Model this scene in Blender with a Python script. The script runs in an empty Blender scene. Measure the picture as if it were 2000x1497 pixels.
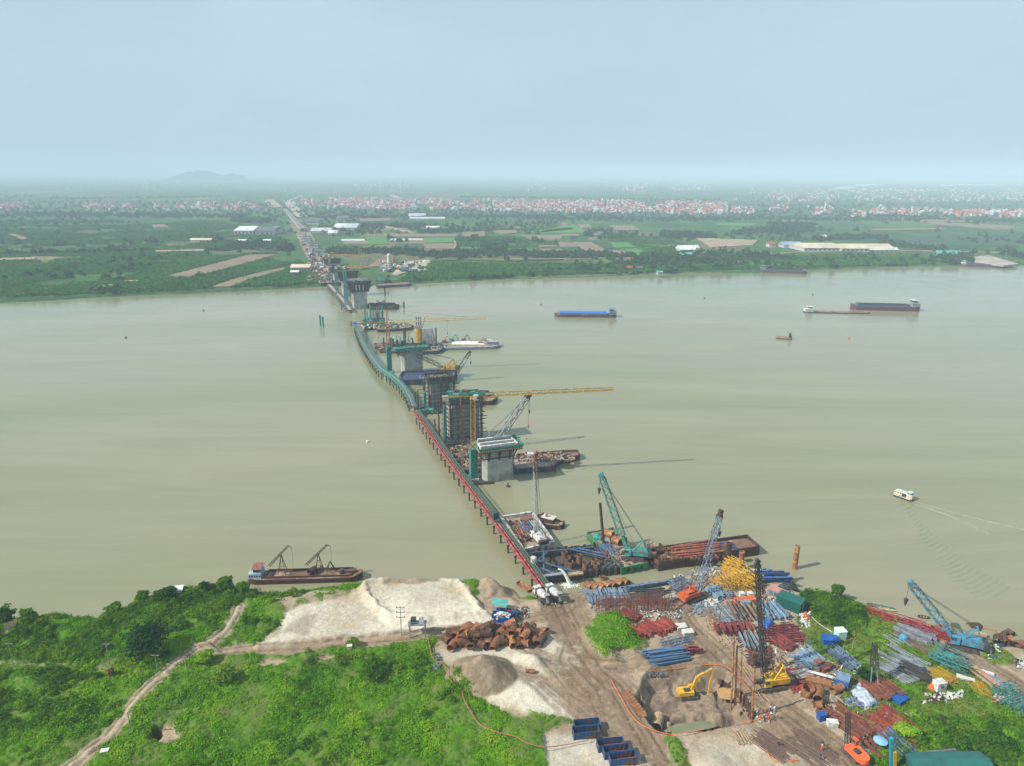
import bpy, math, random
import numpy as np
from mathutils import Vector, Matrix
R = math.radians
random.seed(7)
rng = np.random.default_rng(7)
sc = bpy.context.scene
col = sc.collection

# ------------------------------------------------------------------ camera
CAMH, FPX, PITCH, ROLL = 130.0, 1387.0, R(16.5), R(0.33)
_f = Vector((0, math.cos(PITCH), -math.sin(PITCH)))
_r0 = Vector((1, 0, 0)); _u0 = Vector((0, math.sin(PITCH), math.cos(PITCH)))
_r = _r0 * math.cos(ROLL) + _u0 * math.sin(ROLL)
_u = -_r0 * math.sin(ROLL) + _u0 * math.cos(ROLL)
cd = bpy.data.cameras.new('camera'); cam = bpy.data.objects.new('camera', cd); col.objects.link(cam)
cam.matrix_world = Matrix(((_r.x, _u.x, -_f.x, 0), (_r.y, _u.y, -_f.y, 0), (_r.z, _u.z, -_f.z, CAMH), (0, 0, 0, 1)))
cd.sensor_width = 36; cd.lens = 36 * FPX / 2000; cd.clip_start = 1; cd.clip_end = 90000
sc.camera = cam
# ------------------------------------------------------------------ world, sun, exposure
SUN_EL = R(41); SUN_AZ = Vector((-0.94, -0.34, 0)).normalized()
w = bpy.data.worlds.new('World'); sc.world = w; w.use_nodes = True
nt = w.node_tree; N = nt.nodes; L = nt.links; N.clear()
out = N.new('ShaderNodeOutputWorld'); bg = N.new('ShaderNodeBackground'); bg.inputs[1].default_value = 0.072
sky = N.new('ShaderNodeTexSky'); sky.sky_type = 'NISHITA'; sky.sun_disc = False
sky.sun_elevation = SUN_EL; sky.sun_rotation = math.atan2(SUN_AZ.x, SUN_AZ.y)
sky.air_density = 1.2; sky.dust_density = 3.0; sky.ozone_density = 1.5; sky.altitude = 100
tc = N.new('ShaderNodeTexCoord'); mp = N.new('ShaderNodeMapping'); mp.inputs[3].default_value = (1.2, 1.2, 3.0)
nz = N.new('ShaderNodeTexNoise'); nz.inputs['Scale'].default_value = 1.6; nz.inputs['Detail'].default_value = 6; nz.inputs['Roughness'].default_value = .62
rp = N.new('ShaderNodeValToRGB'); rp.color_ramp.elements[0].position = .38; rp.color_ramp.elements[1].position = .78
rp.color_ramp.elements[0].color = (5.0, 6.7, 7.8, 1); rp.color_ramp.elements[1].color = (6.1, 7.8, 8.7, 1)
L.new(tc.outputs['Generated'], mp.inputs[0]); L.new(mp.outputs[0], nz.inputs['Vector']); L.new(nz.outputs[0], rp.inputs[0])
mx = N.new('ShaderNodeMix'); mx.data_type = 'RGBA'; mx.inputs[0].default_value = 0.9   # thin high veil over the blue
L.new(sky.outputs[0], mx.inputs[6]); L.new(rp.outputs[0], mx.inputs[7])
L.new(mx.outputs[2], bg.inputs[0]); L.new(bg.outputs[0], out.inputs[0])
sl = bpy.data.lights.new('sun', 'SUN'); sl.energy = 5.0; sl.angle = R(0.55); sl.color = (1.0, .94, .84)
so = bpy.data.objects.new('sun', sl); col.objects.link(so)
sd = Vector((SUN_AZ.x * math.cos(SUN_EL), SUN_AZ.y * math.cos(SUN_EL), math.sin(SUN_EL)))
so.rotation_euler = sd.to_track_quat('Z', 'Y').to_euler(); so.location = (-200, -100, 400)
vs = sc.view_settings; vs.view_transform = 'Standard'; vs.look = 'None'; vs.gamma = 1; vs.exposure = 0.46; vs.use_curve_mapping = False
cy = sc.cycles
cy.max_bounces = 6; cy.diffuse_bounces = 2; cy.glossy_bounces = 2; cy.transmission_bounces = 2; cy.volume_bounces = 1
cy.transparent_max_bounces = 6; cy.caustics_reflective = False; cy.caustics_refractive = False

# ------------------------------------------------------------------ pixel (of the 2000 px wide photograph) to place
def P(px, py, z=0.0):
    d = _f * FPX + _r * (px - 1000) + _u * (748.5 - py)
    t = (z - CAMH) / d.z
    return Vector((d.x * t, d.y * t, z))
def PY(px, py, y):
    d = _f * FPX + _r * (px - 1000) + _u * (748.5 - py)
    t = y / d.y
    return Vector((d.x * t, y, CAMH + d.z * t))
def proj(x, y, z):
    dz = z - CAMH
    a = y * _f.y + dz * _f.z
    a = np.where(a < 5, 5, a)
    return 1000 + FPX * (x * _r.x + y * _r.y + dz * _r.z) / a, 748.5 - FPX * (x * _u.x + y * _u.y + dz * _u.z) / a

# ------------------------------------------------------------------ numpy noise and masks
_tab = rng.random((16, 128, 128))
def vn(x, y, s, seed=0):
    x = np.asarray(x) / s + 37.3 * seed; y = np.asarray(y) / s + 11.7 * seed
    xi = np.floor(x).astype(int); yi = np.floor(y).astype(int); fx = x - xi; fy = y - yi
    fx = fx * fx * (3 - 2 * fx); fy = fy * fy * (3 - 2 * fy); t = _tab[seed % 16]
    a = t[xi % 128, yi % 128]; b = t[(xi + 1) % 128, yi % 128]; c = t[xi % 128, (yi + 1) % 128]; d = t[(xi + 1) % 128, (yi + 1) % 128]
    return (a * (1 - fx) + b * fx) * (1 - fy) + (c * (1 - fx) + d * fx) * fy
def fbm(x, y, s, o=4, seed=0):
    r = 0; a = 1; t = 0
    for i in range(o):
        r = r + a * vn(x, y, s / 2 ** i, seed + i); t += a; a *= .55
    return r / t
def segd(x, y, a, b):
    dx, dy = b[0] - a[0], b[1] - a[1]; l = dx * dx + dy * dy + 1e-9
    t = np.clip(((x - a[0]) * dx + (y - a[1]) * dy) / l, 0, 1)
    return np.hypot(x - a[0] - t * dx, y - a[1] - t * dy)
def pld(x, y, pts):
    r = None
    for a, b in zip(pts[:-1], pts[1:]):
        d = segd(x, y, a, b); r = d if r is None else np.minimum(r, d)
    return r
def inside(x, y, poly):
    r = np.zeros(np.shape(x), bool); n = len(poly)
    for i in range(n):
        x0, y0 = poly[i]; x1, y1 = poly[(i + 1) % n]
        if y0 == y1: continue
        c = ((y0 > y) != (y1 > y)) & (x < (x1 - x0) * (y - y0) / (y1 - y0) + x0)
        r ^= c
    return r
def sdist(x, y, poly):
    d = pld(x, y, list(poly) + [poly[0]])
    return np.where(inside(x, y, poly), d, -d)
def sst(v, a, b):
    t = np.clip((v - a) / (b - a), 0, 1); return t * t * (3 - 2 * t)

# ------------------------------------------------------------------ materials
MATS = {}
def M(name, c, c2=None, s=1.0, r=.6, m=0.0, lo=.4, hi=.62, bump=0.0, det=5, c3=None, s3=.3, var=0.0):
    if name in MATS: return MATS[name]
    mt = bpy.data.materials.new(name); mt.use_nodes = True; t = mt.node_tree; n = t.nodes; l = t.links
    b = n['Principled BSDF']; b.inputs['Roughness'].default_value = r; b.inputs['Metallic'].default_value = m; b.inputs['Specular IOR Level'].default_value = .22 if r > .3 else .5
    co = n.new('ShaderNodeTexCoord'); nz = n.new('ShaderNodeTexNoise'); nz.inputs['Scale'].default_value = s; nz.inputs['Detail'].default_value = det
    l.new(co.outputs['Object'], nz.inputs['Vector'])
    c2 = c2 or tuple(v * .72 for v in c)
    rr = n.new('ShaderNodeValToRGB'); e = rr.color_ramp.elements
    e[0].position = lo; e[1].position = hi; e[0].color = (*c, 1); e[1].color = (*c2, 1)
    l.new(nz.outputs[0], rr.inputs[0]); cur = rr.outputs[0]
    if c3:
        n2 = n.new('ShaderNodeTexNoise'); n2.inputs['Scale'].default_value = s3; n2.inputs['Detail'].default_value = 6
        l.new(co.outputs['Object'], n2.inputs['Vector'])
        r2 = n.new('ShaderNodeValToRGB'); r2.color_ramp.elements[0].position = .5; r2.color_ramp.elements[1].position = .62
        l.new(n2.outputs[0], r2.inputs[0]); mm = n.new('ShaderNodeMix'); mm.data_type = 'RGBA'
        l.new(r2.outputs[0], mm.inputs[0]); l.new(cur, mm.inputs[6]); mm.inputs[7].default_value = (*c3, 1); cur = mm.outputs[2]
    if var:
        oi = n.new('ShaderNodeObjectInfo'); mr = n.new('ShaderNodeMapRange'); mr.inputs[3].default_value = 1 - var; mr.inputs[4].default_value = 1 + var
        l.new(oi.outputs['Random'], mr.inputs[0]); hs = n.new('ShaderNodeHueSaturation'); l.new(mr.outputs[0], hs.inputs['Value'])
        l.new(cur, hs.inputs['Color']); cur = hs.outputs[0]
    l.new(cur, b.inputs['Base Color'])
    if bump:
        bp = n.new('ShaderNodeBump'); bp.inputs['Strength'].default_value = 1; bp.inputs['Distance'].default_value = bump
        l.new(nz.outputs[0], bp.inputs['Height']); l.new(bp.outputs[0], b.inputs['Normal'])
    MATS[name] = mt; return mt

# ------------------------------------------------------------------ mesh builder
class MB:
    def __init__(s): s.v = []; s.f = []
    def add(s, vs, fs):
        k = len(s.v); s.v += [tuple(v) for v in vs]; s.f += [tuple(i + k for i in f) for f in fs]; return s
    def box(s, c, d, rz=0.0, ry=0.0, rx=0.0):
        m = Matrix.Rotation(rz, 3, 'Z') @ Matrix.Rotation(ry, 3, 'Y') @ Matrix.Rotation(rx, 3, 'X'); c = Vector(c)
        vs = [c + m @ Vector((x * d[0] / 2, y * d[1] / 2, z * d[2] / 2)) for x in (-1, 1) for y in (-1, 1) for z in (-1, 1)]
        return s.add(vs, [(0, 1, 3, 2), (4, 6, 7, 5), (0, 4, 5, 1), (2, 3, 7, 6), (0, 2, 6, 4), (1, 5, 7, 3)])
    def frame(s, a, b):
        d = (Vector(b) - Vector(a)).normalized()
        u = Vector((0, 0, 1)) if abs(d.z) < .97 else Vector((0, 1, 0))
        x = d.cross(u).normalized(); return d, x, x.cross(d).normalized()
    def beam(s, a, b, w=.2, h=None):
        h = h or w; a = Vector(a); b = Vector(b); d, x, y = s.frame(a, b)
        vs = [q + x * i * w / 2 + y * j * h / 2 for q in (a, b) for i, j in ((-1, -1), (1, -1), (1, 1), (-1, 1))]
        return s.add(vs, [(3, 2, 1, 0), (4, 5, 6, 7), (0, 1, 5, 4), (1, 2, 6, 5), (2, 3, 7, 6), (3, 0, 4, 7)])
    def ibeam(s, a, b, w=.3, h=.4, t=.05):
        a = Vector(a); b = Vector(b); d, x, y = s.frame(a, b)
        for o in (-1, 1): s.beam(a + y * o * (h - t) / 2, b + y * o * (h - t) / 2, w, t)
        return s.beam(a, b, t, h - 2 * t)
    def cyl(s, a, b, r0, r1=None, n=10, caps=True):
        r1 = r0 if r1 is None else r1; a = Vector(a); b = Vector(b); d, x, y = s.frame(a, b)
        vs = [q + (x * math.cos(2 * math.pi * i / n) + y * math.sin(2 * math.pi * i / n)) * r for q, r in ((a, r0), (b, r1)) for i in range(n)]
        fs = [(i, (i + 1) % n, n + (i + 1) % n, n + i) for i in range(n)]
        if caps: fs += [tuple(range(n - 1, -1, -1)), tuple(range(n, 2 * n))]
        return s.add(vs, fs)
    def pipe(s, a, b, r, t=.06, n=14):
        a = Vector(a); b = Vector(b); d, x, y = s.frame(a, b)
        vs = [q + (x * math.cos(2 * math.pi * i / n) + y * math.sin(2 * math.pi * i / n)) * rr for q, rr in ((a, r), (b, r), (b, r - t), (a, r - t)) for i in range(n)]
        fs = [(k * n + i, k * n + (i + 1) % n, ((k + 1) % 4) * n + (i + 1) % n, ((k + 1) % 4) * n + i) for k in range(4) for i in range(n)]
        return s.add(vs, fs)
    def prism(s, pts, z0, z1, sc1=1.0):
        n = len(pts); cx = sum(p[0] for p in pts) / n; cyy = sum(p[1] for p in pts) / n
        vs = [(p[0], p[1], z0) for p in pts] + [(cx + (p[0] - cx) * sc1, cyy + (p[1] - cyy) * sc1, z1) for p in pts]
        return s.add(vs, [tuple(range(n - 1, -1, -1)), tuple(range(n, 2 * n))] + [(i, (i + 1) % n, n + (i + 1) % n, n + i) for i in range(n)])
    def tube(s, pts, r, n=6):
        for a, b in zip(pts[:-1], pts[1:]): s.cyl(a, b, r, n=n)
        return s
    def lattice(s, a, b, w0, w1=None, bay=None, ch=.14, lc=.07, tri=False, taper=0.0):
        """four-chord lattice from a to b; taper = share of the length over which each end narrows"""
        w1 = w0 if w1 is None else w1; a = Vector(a); b = Vector(b); d, x, y = s.frame(a, b); ln = (b - a).length
        bay = bay or w0; n = max(2, int(ln / bay)); cs = ((-1, -1), (1, -1), (1, 1), (-1, 1)) if not tri else ((-1, -1), (1, -1), (0, 1))
        ring = []
        for i in range(n + 1):
            t = i / n; ww = w0 + (w1 - w0) * t
            if taper: ww *= min(1, .3 + .7 * min(t, 1 - t) / taper)
            c = a + (b - a) * t; ring.append([c + x * p * ww / 2 + y * q * ww / 2 for p, q in cs])
        k = len(cs)
        for i in range(n):
            for j in range(k):
                s.beam(ring[i][j], ring[i + 1][j], ch)
                p, q = (ring[i][j], ring[i + 1][(j + 1) % k]) if i % 2 else (ring[i][(j + 1) % k], ring[i + 1][j])
                s.beam(p, q, lc)
        return s
    def mesh(s, name):
        me = bpy.data.meshes.new(name); me.from_pydata(s.v, [], s.f); me.update(); return me

def link(o, parent=None):
    col.objects.link(o)
    if parent is not None: o.parent = parent
    return o
def thing(name, label, cat, loc=(0, 0, 0), rz=0.0, group=None, s=1.0):
    o = bpy.data.objects.new(name, None); link(o); o.location = loc; o.rotation_euler = (0, 0, rz); o.empty_display_size = .5
    if s != 1.0: o.scale = (s, s, s)
    o['label'] = label; o['category'] = cat; o['kind'] = 'thing'
    if group: o['group'] = group
    return o
def part(mb, name, mat, parent, label=None, smooth=False, kind=None):
    me = mb.mesh(name) if isinstance(mb, MB) else mb
    if not me.materials: me.materials.append(mat)
    if smooth: me.polygons.foreach_set('use_smooth', [True] * len(me.polygons))
    o = bpy.data.objects.new(name, me); link(o, parent)
    if label: o['label'] = label
    if kind: o['kind'] = kind
    return o
def solo(mb, name, mat, label, cat, loc=(0, 0, 0), rz=0.0, group=None, smooth=False):
    o = part(mb, name, mat, None, smooth=smooth); o.location = loc; o.rotation_euler = (0, 0, rz)
    o['label'] = label; o['category'] = cat; o['kind'] = 'thing'
    if group: o['group'] = group
    return o
def dup(root, loc, rz=0.0, label=None, group=None, s=None):
    def cp(o, par):
        c = o.copy(); link(c, par)
        for ch in o.children: cp(ch, c)
        return c
    c = cp(root, None); c.location = loc; c.rotation_euler = (0, 0, rz)
    if s: c.scale = (s, s, s)
    if label: c['label'] = label
    if group: c['group'] = group
    return c
def structure(o, kind='structure'):
    o['kind'] = kind; return o
def yaw(a, b): return math.atan2(b[1] - a[1], b[0] - a[0])
# ================================================================== NEAR GROUND
def pw(pts, z=2.5): return [tuple(P(x, y, z)[:2]) for x, y in pts]
def grow(a, b, d0, k, lim):
    r = []; v = a; d = d0
    while (v < lim if b > 0 else v > lim): v += b * d; r.append(v); d *= k
    return r
gx = sorted(grow(-200, -1, 1, 1.25, -4000)) + list(np.arange(-200, 255, .4)) + grow(254.5, 1, 1, 1.25, 4000)
gy = sorted(grow(112, -1, 1, 1.25, -3000)) + list(np.arange(112, 256, .4)) + grow(255.5, 1, 1, 1.3, 275)
gx = np.array(gx); gy = np.array(gy); X, Y = np.meshgrid(gx, gy)
shore = pw([(-1500, 1290), (-600, 1232), (-200, 1212), (0, 1203), (60, 1208), (120, 1203), (190, 1206), (240, 1192), (310, 1168), (350, 1152), (430, 1145), (485, 1152),
            (520, 1162), (590, 1154), (650, 1146), (700, 1140), (740, 1136), (870, 1134), (930, 1134), (965, 1138), (1000, 1150), (1018, 1168), (1050, 1166), (1110, 1157),
            (1220, 1147), (1270, 1142), (1320, 1128), (1390, 1110), (1440, 1106), (1500, 1118), (1548, 1135), (1565, 1153), (1610, 1157), (1650, 1167), (1700, 1188),
            (1760, 1208), (1830, 1228), (1880, 1236), (1950, 1254), (2000, 1266), (2100, 1290), (2500, 1400)], 0)
land = [(-4500, shore[0][1] - 200)] + shore + [(4500, shore[-1][1] - 900), (4500, -3500), (-4500, -3500)]
jx = (fbm(X, Y, 9, 3, 1) - .5) * 5; jy = (fbm(X, Y, 9, 3, 5) - .5) * 5
SD = sdist(X + jx * .5, Y + jy * .5, land)
Z = np.clip(SD * .35, -4, 0) + sst(SD, 0, 7) * 2.5
PX, PYY = proj(X, Y, 2.5)
front = (Y > 60)
PXj = PX + jx * 3.5 + (fbm(X, Y, 2.5, 2, 3) - .5) * 9; PYj = PYY + jy * 2 + (fbm(X, Y, 2.5, 2, 6) - .5) * 6
def mask(poly, f=5): return sst(sdist(PXj, PYj, poly), -f, f) * front
sandp = [(494, 1264), (543, 1237), (552, 1203), (590, 1184), (680, 1168), (697, 1147), (725, 1132), (753, 1128), (865, 1128), (900, 1137), (928, 1165), (965, 1207), (950, 1228), (830, 1236), (655, 1250), (550, 1260)]
ridge = [(697, 1147), (725, 1132), (753, 1128), (865, 1128), (900, 1137), (928, 1165), (965, 1207), (900, 1214), (830, 1222), (760, 1215), (728, 1190), (712, 1170)]
dirtp = [(925, 1128), (1000, 1140), (1030, 1160), (1150, 1140), (1300, 1120), (1400, 1098), (1500, 1105), (1560, 1140), (1572, 1180), (1560, 1215), (1575, 1260), (1600, 1285), (1640, 1300), (1650, 1340), (1640, 1385),
         (1700, 1420), (1700, 1530), (1560, 1620), (1060, 1560), (1070, 1497), (1055, 1435), (1120, 1412), (1080, 1397), (1010, 1398), (940, 1358), (905, 1335), (860, 1290), (845, 1262), (850, 1240), (760, 1262), (600, 1275), (430, 1280), (410, 1262), (560, 1258), (700, 1240), (850, 1225), (950, 1215)]
isl = [(1134, 1232), (1160, 1212), (1196, 1200), (1222, 1214), (1236, 1236), (1262, 1262), (1246, 1276), (1212, 1268), (1196, 1284), (1180, 1286), (1160, 1268)]
dgrass = mask([(1300, 1440), (1320, 1440), (1350, 1497), (1345, 1560), (1310, 1560), (1305, 1480)], 4)
rdirt = np.maximum(mask([(1835, 1250), (1870, 1232), (1960, 1250), (2010, 1262), (2300, 1340), (2300, 1480), (2000, 1372), (1960, 1340), (1900, 1310), (1850, 1282)]), mask([(1870, 1225), (2100, 1280), (2100, 1340), (1960, 1300)]))
darkgreen = np.maximum(mask([(1905, 1262), (1945, 1258), (1985, 1285), (1975, 1302), (1930, 1292)], 4), 0)
rdirt = rdirt * (1 - darkgreen)
grass_in_sand = mask([(590, 1150), (640, 1142), (695, 1140), (705, 1150), (690, 1170), (640, 1178), (600, 1170)], 6)
m_isl = mask(isl); m_sand = mask(sandp); m_ridge = mask(ridge, 7) * m_sand; m_dirt = np.clip(mask(dirtp, 6) + rdirt, 0, 1) * (1 - m_isl) * (1 - dgrass)
white2 = np.maximum(mask([(930, 1345), (985, 1318), (1050, 1325), (1090, 1350), (1105, 1385), (1130, 1420), (1030, 1395), (980, 1375)], 9), mask([(1040, 1440), (1200, 1440), (1300, 1500), (1280, 1600), (1040, 1600)], 12))
white2 = np.maximum(white2, mask([(850, 1275), (1080, 1250), (1140, 1260), (1130, 1300), (1030, 1320), (960, 1290), (880, 1290)], 9) * .8)
white2 = np.maximum(white2, mask([(1385, 1440), (1500, 1450), (1640, 1500), (1640, 1600), (1330, 1600), (1340, 1470)], 12) * .7)
bare = np.maximum(mask([(492, 1300), (520, 1284), (556, 1284), (560, 1296), (520, 1306)], 4), mask([(585, 1294), (640, 1284), (668, 1286), (640, 1296)], 3))
bare = np.maximum(bare, mask([(0, 1232), (28, 1230), (20, 1243), (0, 1245)], 3)); bare = np.maximum(bare, mask([(300, 1424), (345, 1418), (350, 1450), (325, 1462), (300, 1455)], 4))
shorem = mask([(525, 1168), (600, 1150), (700, 1146), (715, 1182), (620, 1200), (560, 1210), (545, 1240), (500, 1262), (560, 1200)], 8) * .85
# height
hump = fbm(X, Y, 14, 4, 2); fine = fbm(X, Y, 3.2, 3, 8)
bareall = np.clip(m_dirt + m_sand + bare * .7 + shorem * .5, 0, 1)
Z += np.where(SD > 0, sst(SD, 0, 10), 0) * (1 - bareall) * ((hump - .5) * 3.0 + (fine - .5) * 1.3 + .5)
left = sst(PX, 520, 380) * front * (1 - bareall) * sst(SD, 1, 8)
Z += left * (fbm(X, Y, 7, 3, 4) * 1.2)
Z += (fine - .5) * .35 * bareall + (fbm(X, Y, 1.6, 2, 12) - .5) * .22 * m_dirt * sst(SD, 0, 3)
sr = sdist(PXj, PYj, ridge)
Z += m_ridge * 1.2 + np.exp(-((sr - 8) / 5) ** 2) * 1.0 * front * m_sand * (.6 + .8 * fine)
Z += np.exp(-(pld(PX, PYY, [(505, 1262), (600, 1252), (700, 1244), (790, 1237), (850, 1232), (930, 1222)]) / 6) ** 2) * 1.0 * front * (.3 + fine)
Z -= mask([(745, 1136), (850, 1133), (860, 1140), (800, 1146), (750, 1144)], 3) * .5
Z -= bare * 1.0 * fine
Z += m_isl * .9
Z += (vn(X, Y, 1.1, 6) - .5) * .25 * m_sand * (.3 + fbm(X, Y, 12, 2, 9))
# dark sand heap
hx, hy = P(943, 1318, 2.5)[:2]; dd = np.hypot((X - hx) / 9.4, (Y - hy) / 7.8) + (fine - .5) * .22
heap = np.clip(1 - dd, 0, 1); Z += heap * 6.3; m_heap = sst(dd, 1.08, .98)
for (qx, qy, rr, hh) in ((1030, 1290, 4, 1.2), (1050, 1296, 3, 1), (1000, 1345, 6, .5), (1040, 1350, 5, .5), (1310, 1280, 4, 1.2), (1200, 1290, 4, 1.2), (1240, 1285, 4, 1.3), (940, 1150, 7, 2), (965, 1150, 5, 1.6), (1000, 1175, 4, 1.0), (1270, 1300, 5, .8), (1400, 1500, 6, 1)):
    ax, ay = P(qx, qy, 2.5)[:2]; d2 = np.hypot(X - ax, Y - ay) / rr + (fine - .5) * .7; Z += np.clip(1 - d2, 0, 1) * hh * 1.3
# pit
pitp = [(1255, 1318), (1280, 1300), (1395, 1295), (1430, 1318), (1462, 1370), (1478, 1400), (1470, 1412), (1395, 1424), (1310, 1434), (1285, 1428), (1240, 1372)]
sp = sdist(PXj * .4 + PX * .6, PYj * .4 + PYY * .6, pitp); m_pit = sst(sp, -2, 3) * front
dig = sst(sp + (fine - .5) * 8, 0, 12) * 2.2 + sst(sp + (fine - .5) * 10, 12, 24) * 1.4 + sst(PYY, 1372, 1392) * sst(sp, 0, 7) * 2.6 * (.25 + 1.4 * vn(X, Y, 3.5, 9))
dig = dig * (.85 + .3 * vn(X, Y, 5, 3))
trench = np.exp(-(pld(PX, PYY, [(1244, 1352), (1262, 1385), (1285, 1418), (1310, 1428), (1385, 1420)]) / 7) ** 2) * front
dig = np.maximum(dig, trench * 3.4)
Z -= dig * m_pit
Z += m_pit * sst(sp, 8, 22) * ((vn(X, Y, 1.6, 7) - .5) * 2.2 + (vn(X, Y, 5, 2) - .5) * 1.8) * sst(np.abs(PYY - 1358), 8, 22)
hole = mask([(1400, 1340), (1425, 1335), (1440, 1352), (1432, 1366), (1408, 1362)], 2); Z = np.where(hole > .3, np.minimum(Z, -1.3), Z)
# cofferdam ditch at (300,1440)
dk = mask([(292, 1425), (312, 1420), (318, 1438), (305, 1458), (294, 1450)], 3); Z -= dk * 2.0
# tracks
tracks = [([(140, 1510), (215, 1440), (280, 1370), (340, 1300), (385, 1268), (420, 1255), (440, 1240), (455, 1215), (468, 1185)], 1.7, .9),
          ([(385, 1272), (450, 1270), (600, 1262), (740, 1248), (850, 1240), (980, 1225), (1080, 1200), (1110, 1190), (1150, 1160)], 1.9, .75),
          ([(0, 1303), (100, 1302), (200, 1312), (310, 1325)], .8, .35),
          ([(1085, 1175), (1110, 1220), (1135, 1270), (1165, 1310), (1210, 1350), (1250, 1420), (1300, 1500)], 2.6, 1),
          ([(1100, 1170), (1125, 1230), (1100, 1290), (1160, 1350), (1180, 1420), (1260, 1500)], 2.0, .8),
          ([(1135, 1285), (1200, 1300), (1300, 1296), (1400, 1285), (1420, 1270)], 2.0, .8),
          ([(1410, 1125), (1385, 1150), (1350, 1180), (1330, 1195), (1345, 1220), (1390, 1260), (1430, 1300), (1490, 1350), (1560, 1400), (1650, 1470), (1700, 1520)], 2.4, 1),
          ([(1330, 1190), (1315, 1205), (1340, 1235), (1400, 1290), (1450, 1340), (1530, 1395), (1620, 1460)], 1.6, .8),
          ([(1480, 1370), (1540, 1420), (1600, 1500)], 1.6, .7), ([(1020, 1260), (1080, 1300), (1120, 1350), (1190, 1400)], 1.8, .7), ([(980, 1300), (1060, 1330), (1140, 1400), (1200, 1440)], 1.7, .6),
          ([(1850, 1262), (1900, 1300), (1960, 1340), (2010, 1375), (2200, 1480)], 1.6, .9), ([(1880, 1262), (1940, 1300), (2040, 1360)], 1.3, .7)]
for pts, hw, k in list(tracks[3:]):
    for q_ in range(4): ox, oy = random.uniform(-34, 34), random.uniform(-16, 16); tracks.append(([(x_ + ox + random.uniform(-8, 8), y_ + oy + random.uniform(-4, 4)) for x_, y_ in pts], 1.1, random.uniform(.3, .65)))
m_tr = np.zeros_like(Z); rutd = np.zeros_like(Z)
for pts, hw, k in tracks:
    d = pld(X + jx * .25, Y + jy * .25, pw(pts)); tr = sst(d, hw * 1.7, hw * .8) * k * (.75 if hw == 1.1 else 1); m_tr = np.maximum(m_tr, tr)
    rr = (np.exp(-((d - hw * .62) / .42) ** 2) + .6 * np.exp(-((d - hw * 1.3) / .4) ** 2)) * k * (.5 + fine); rutd = np.maximum(rutd, rr)
Z -= rutd * .42 * front * sst(SD, 1, 5)
lefttrack = sst(PX, 1000, 900)
# colour of the soil itself
def lerp(a, b, t): return a * (1 - t[..., None]) + b * t[..., None]
C3 = lambda *c: np.array(c, float)
n1 = fbm(X, Y, 6, 4, 10); n2 = fbm(X, Y, 30, 3, 13); n3 = fbm(X, Y, 1.3, 2, 14)
G1 = lerp(C3(.075, .18, .006)[None, None] * np.ones(X.shape + (1,)), C3(.11, .15, .035), sst(n1, .3, .7))
dirt = lerp(C3(.38, .30, .215)[None, None] * np.ones(X.shape + (1,)), C3(.28, .205, .14), sst(n1 * .6 + n2 * .4, .42, .62)); dirt = lerp(dirt, C3(.42, .35, .26), sst(n3 * .5 + n2 * .5, .52, .72) * .8)
sand = lerp(C3(.44, .40, .32)[None, None] * np.ones(X.shape + (1,)), C3(.40, .33, .23), sst(n1, .5, .75)); sand = lerp(sand, C3(.55, .50, .40), sst(n2, .45, .65))
Cc = lerp(G1, dirt, np.clip(m_dirt + shorem, 0, 1)); Cc = lerp(Cc, sand, np.clip(white2 * m_dirt * (.7 + .6 * n1), 0, 1)); Cc = lerp(Cc, sand, m_sand)
Cc = lerp(Cc, C3(.36, .27, .19), bare); Cc = lerp(Cc, C3(.2, .14, .085) , m_sand * mask([(745, 1136), (850, 1133), (860, 1140), (800, 1146), (750, 1144)], 3) * .7)
Cc = lerp(Cc, C3(.28, .24, .19), m_sand * mask([(545, 1235), (600, 1195), (625, 1205), (600, 1240)], 6) * .8)
Cc = lerp(Cc, C3(.24, .165, .105), m_tr * m_dirt * (.45 + .5 * n3)); Cc = lerp(Cc, C3(.42, .33, .23), m_tr * (1 - m_dirt) * (.5 + .5 * lefttrack))
Cc = lerp(Cc, C3(.11, .072, .045), np.clip(rutd, 0, 1) * .9 * np.clip(m_dirt + m_tr, 0, 1) * sst(n3, .1, .45))
Cc = lerp(Cc, C3(.23, .175, .125), m_pit * .85); Cc = lerp(Cc, C3(.12, .09, .068), m_pit * sst(n3 * .6 + n1 * .4, .45, .6) * .8)
Cc = lerp(Cc, C3(.22, .165, .11), m_heap); Cc = lerp(Cc, C3(.28, .22, .16), m_heap * sst(n3, .5, .8))
Cc = lerp(Cc, C3(.16, .12, .07), sst(SD, 1.6, .2)); Cc = lerp(Cc, C3(.05, .04, .02), dk)
Cc = Cc * (.9 + .2 * vn(X, Y, .8, 15))[..., None]
m_bare = np.clip(np.maximum.reduce([m_dirt, m_sand, bare, shorem * .75, m_tr * 1.1, sst(SD, 1.5, .5)]), 0, 1)
def zt(x, y):
    i = np.clip(np.searchsorted(gx, x) - 1, 0, len(gx) - 2); j = np.clip(np.searchsorted(gy, y) - 1, 0, len(gy) - 2)
    u = (x - gx[i]) / (gx[i + 1] - gx[i]); v = (y - gy[j]) / (gy[j + 1] - gy[j])
    return (Z[j, i] * (1 - u) + Z[j, i + 1] * u) * (1 - v) + (Z[j + 1, i] * (1 - u) + Z[j + 1, i + 1] * u) * v
def samp(A, x, y):
    return A[np.clip(np.searchsorted(gy, y), 0, len(gy) - 1), np.clip(np.searchsorted(gx, x), 0, len(gx) - 1)]
def G(px, py, dz=0.0):
    z = 2.5
    for _ in range(5): p = P(px, py, z); z = .4 * z + .6 * float(zt(p.x, p.y))
    return Vector((p.x, p.y, float(zt(p.x, p.y)) + dz))
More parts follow.
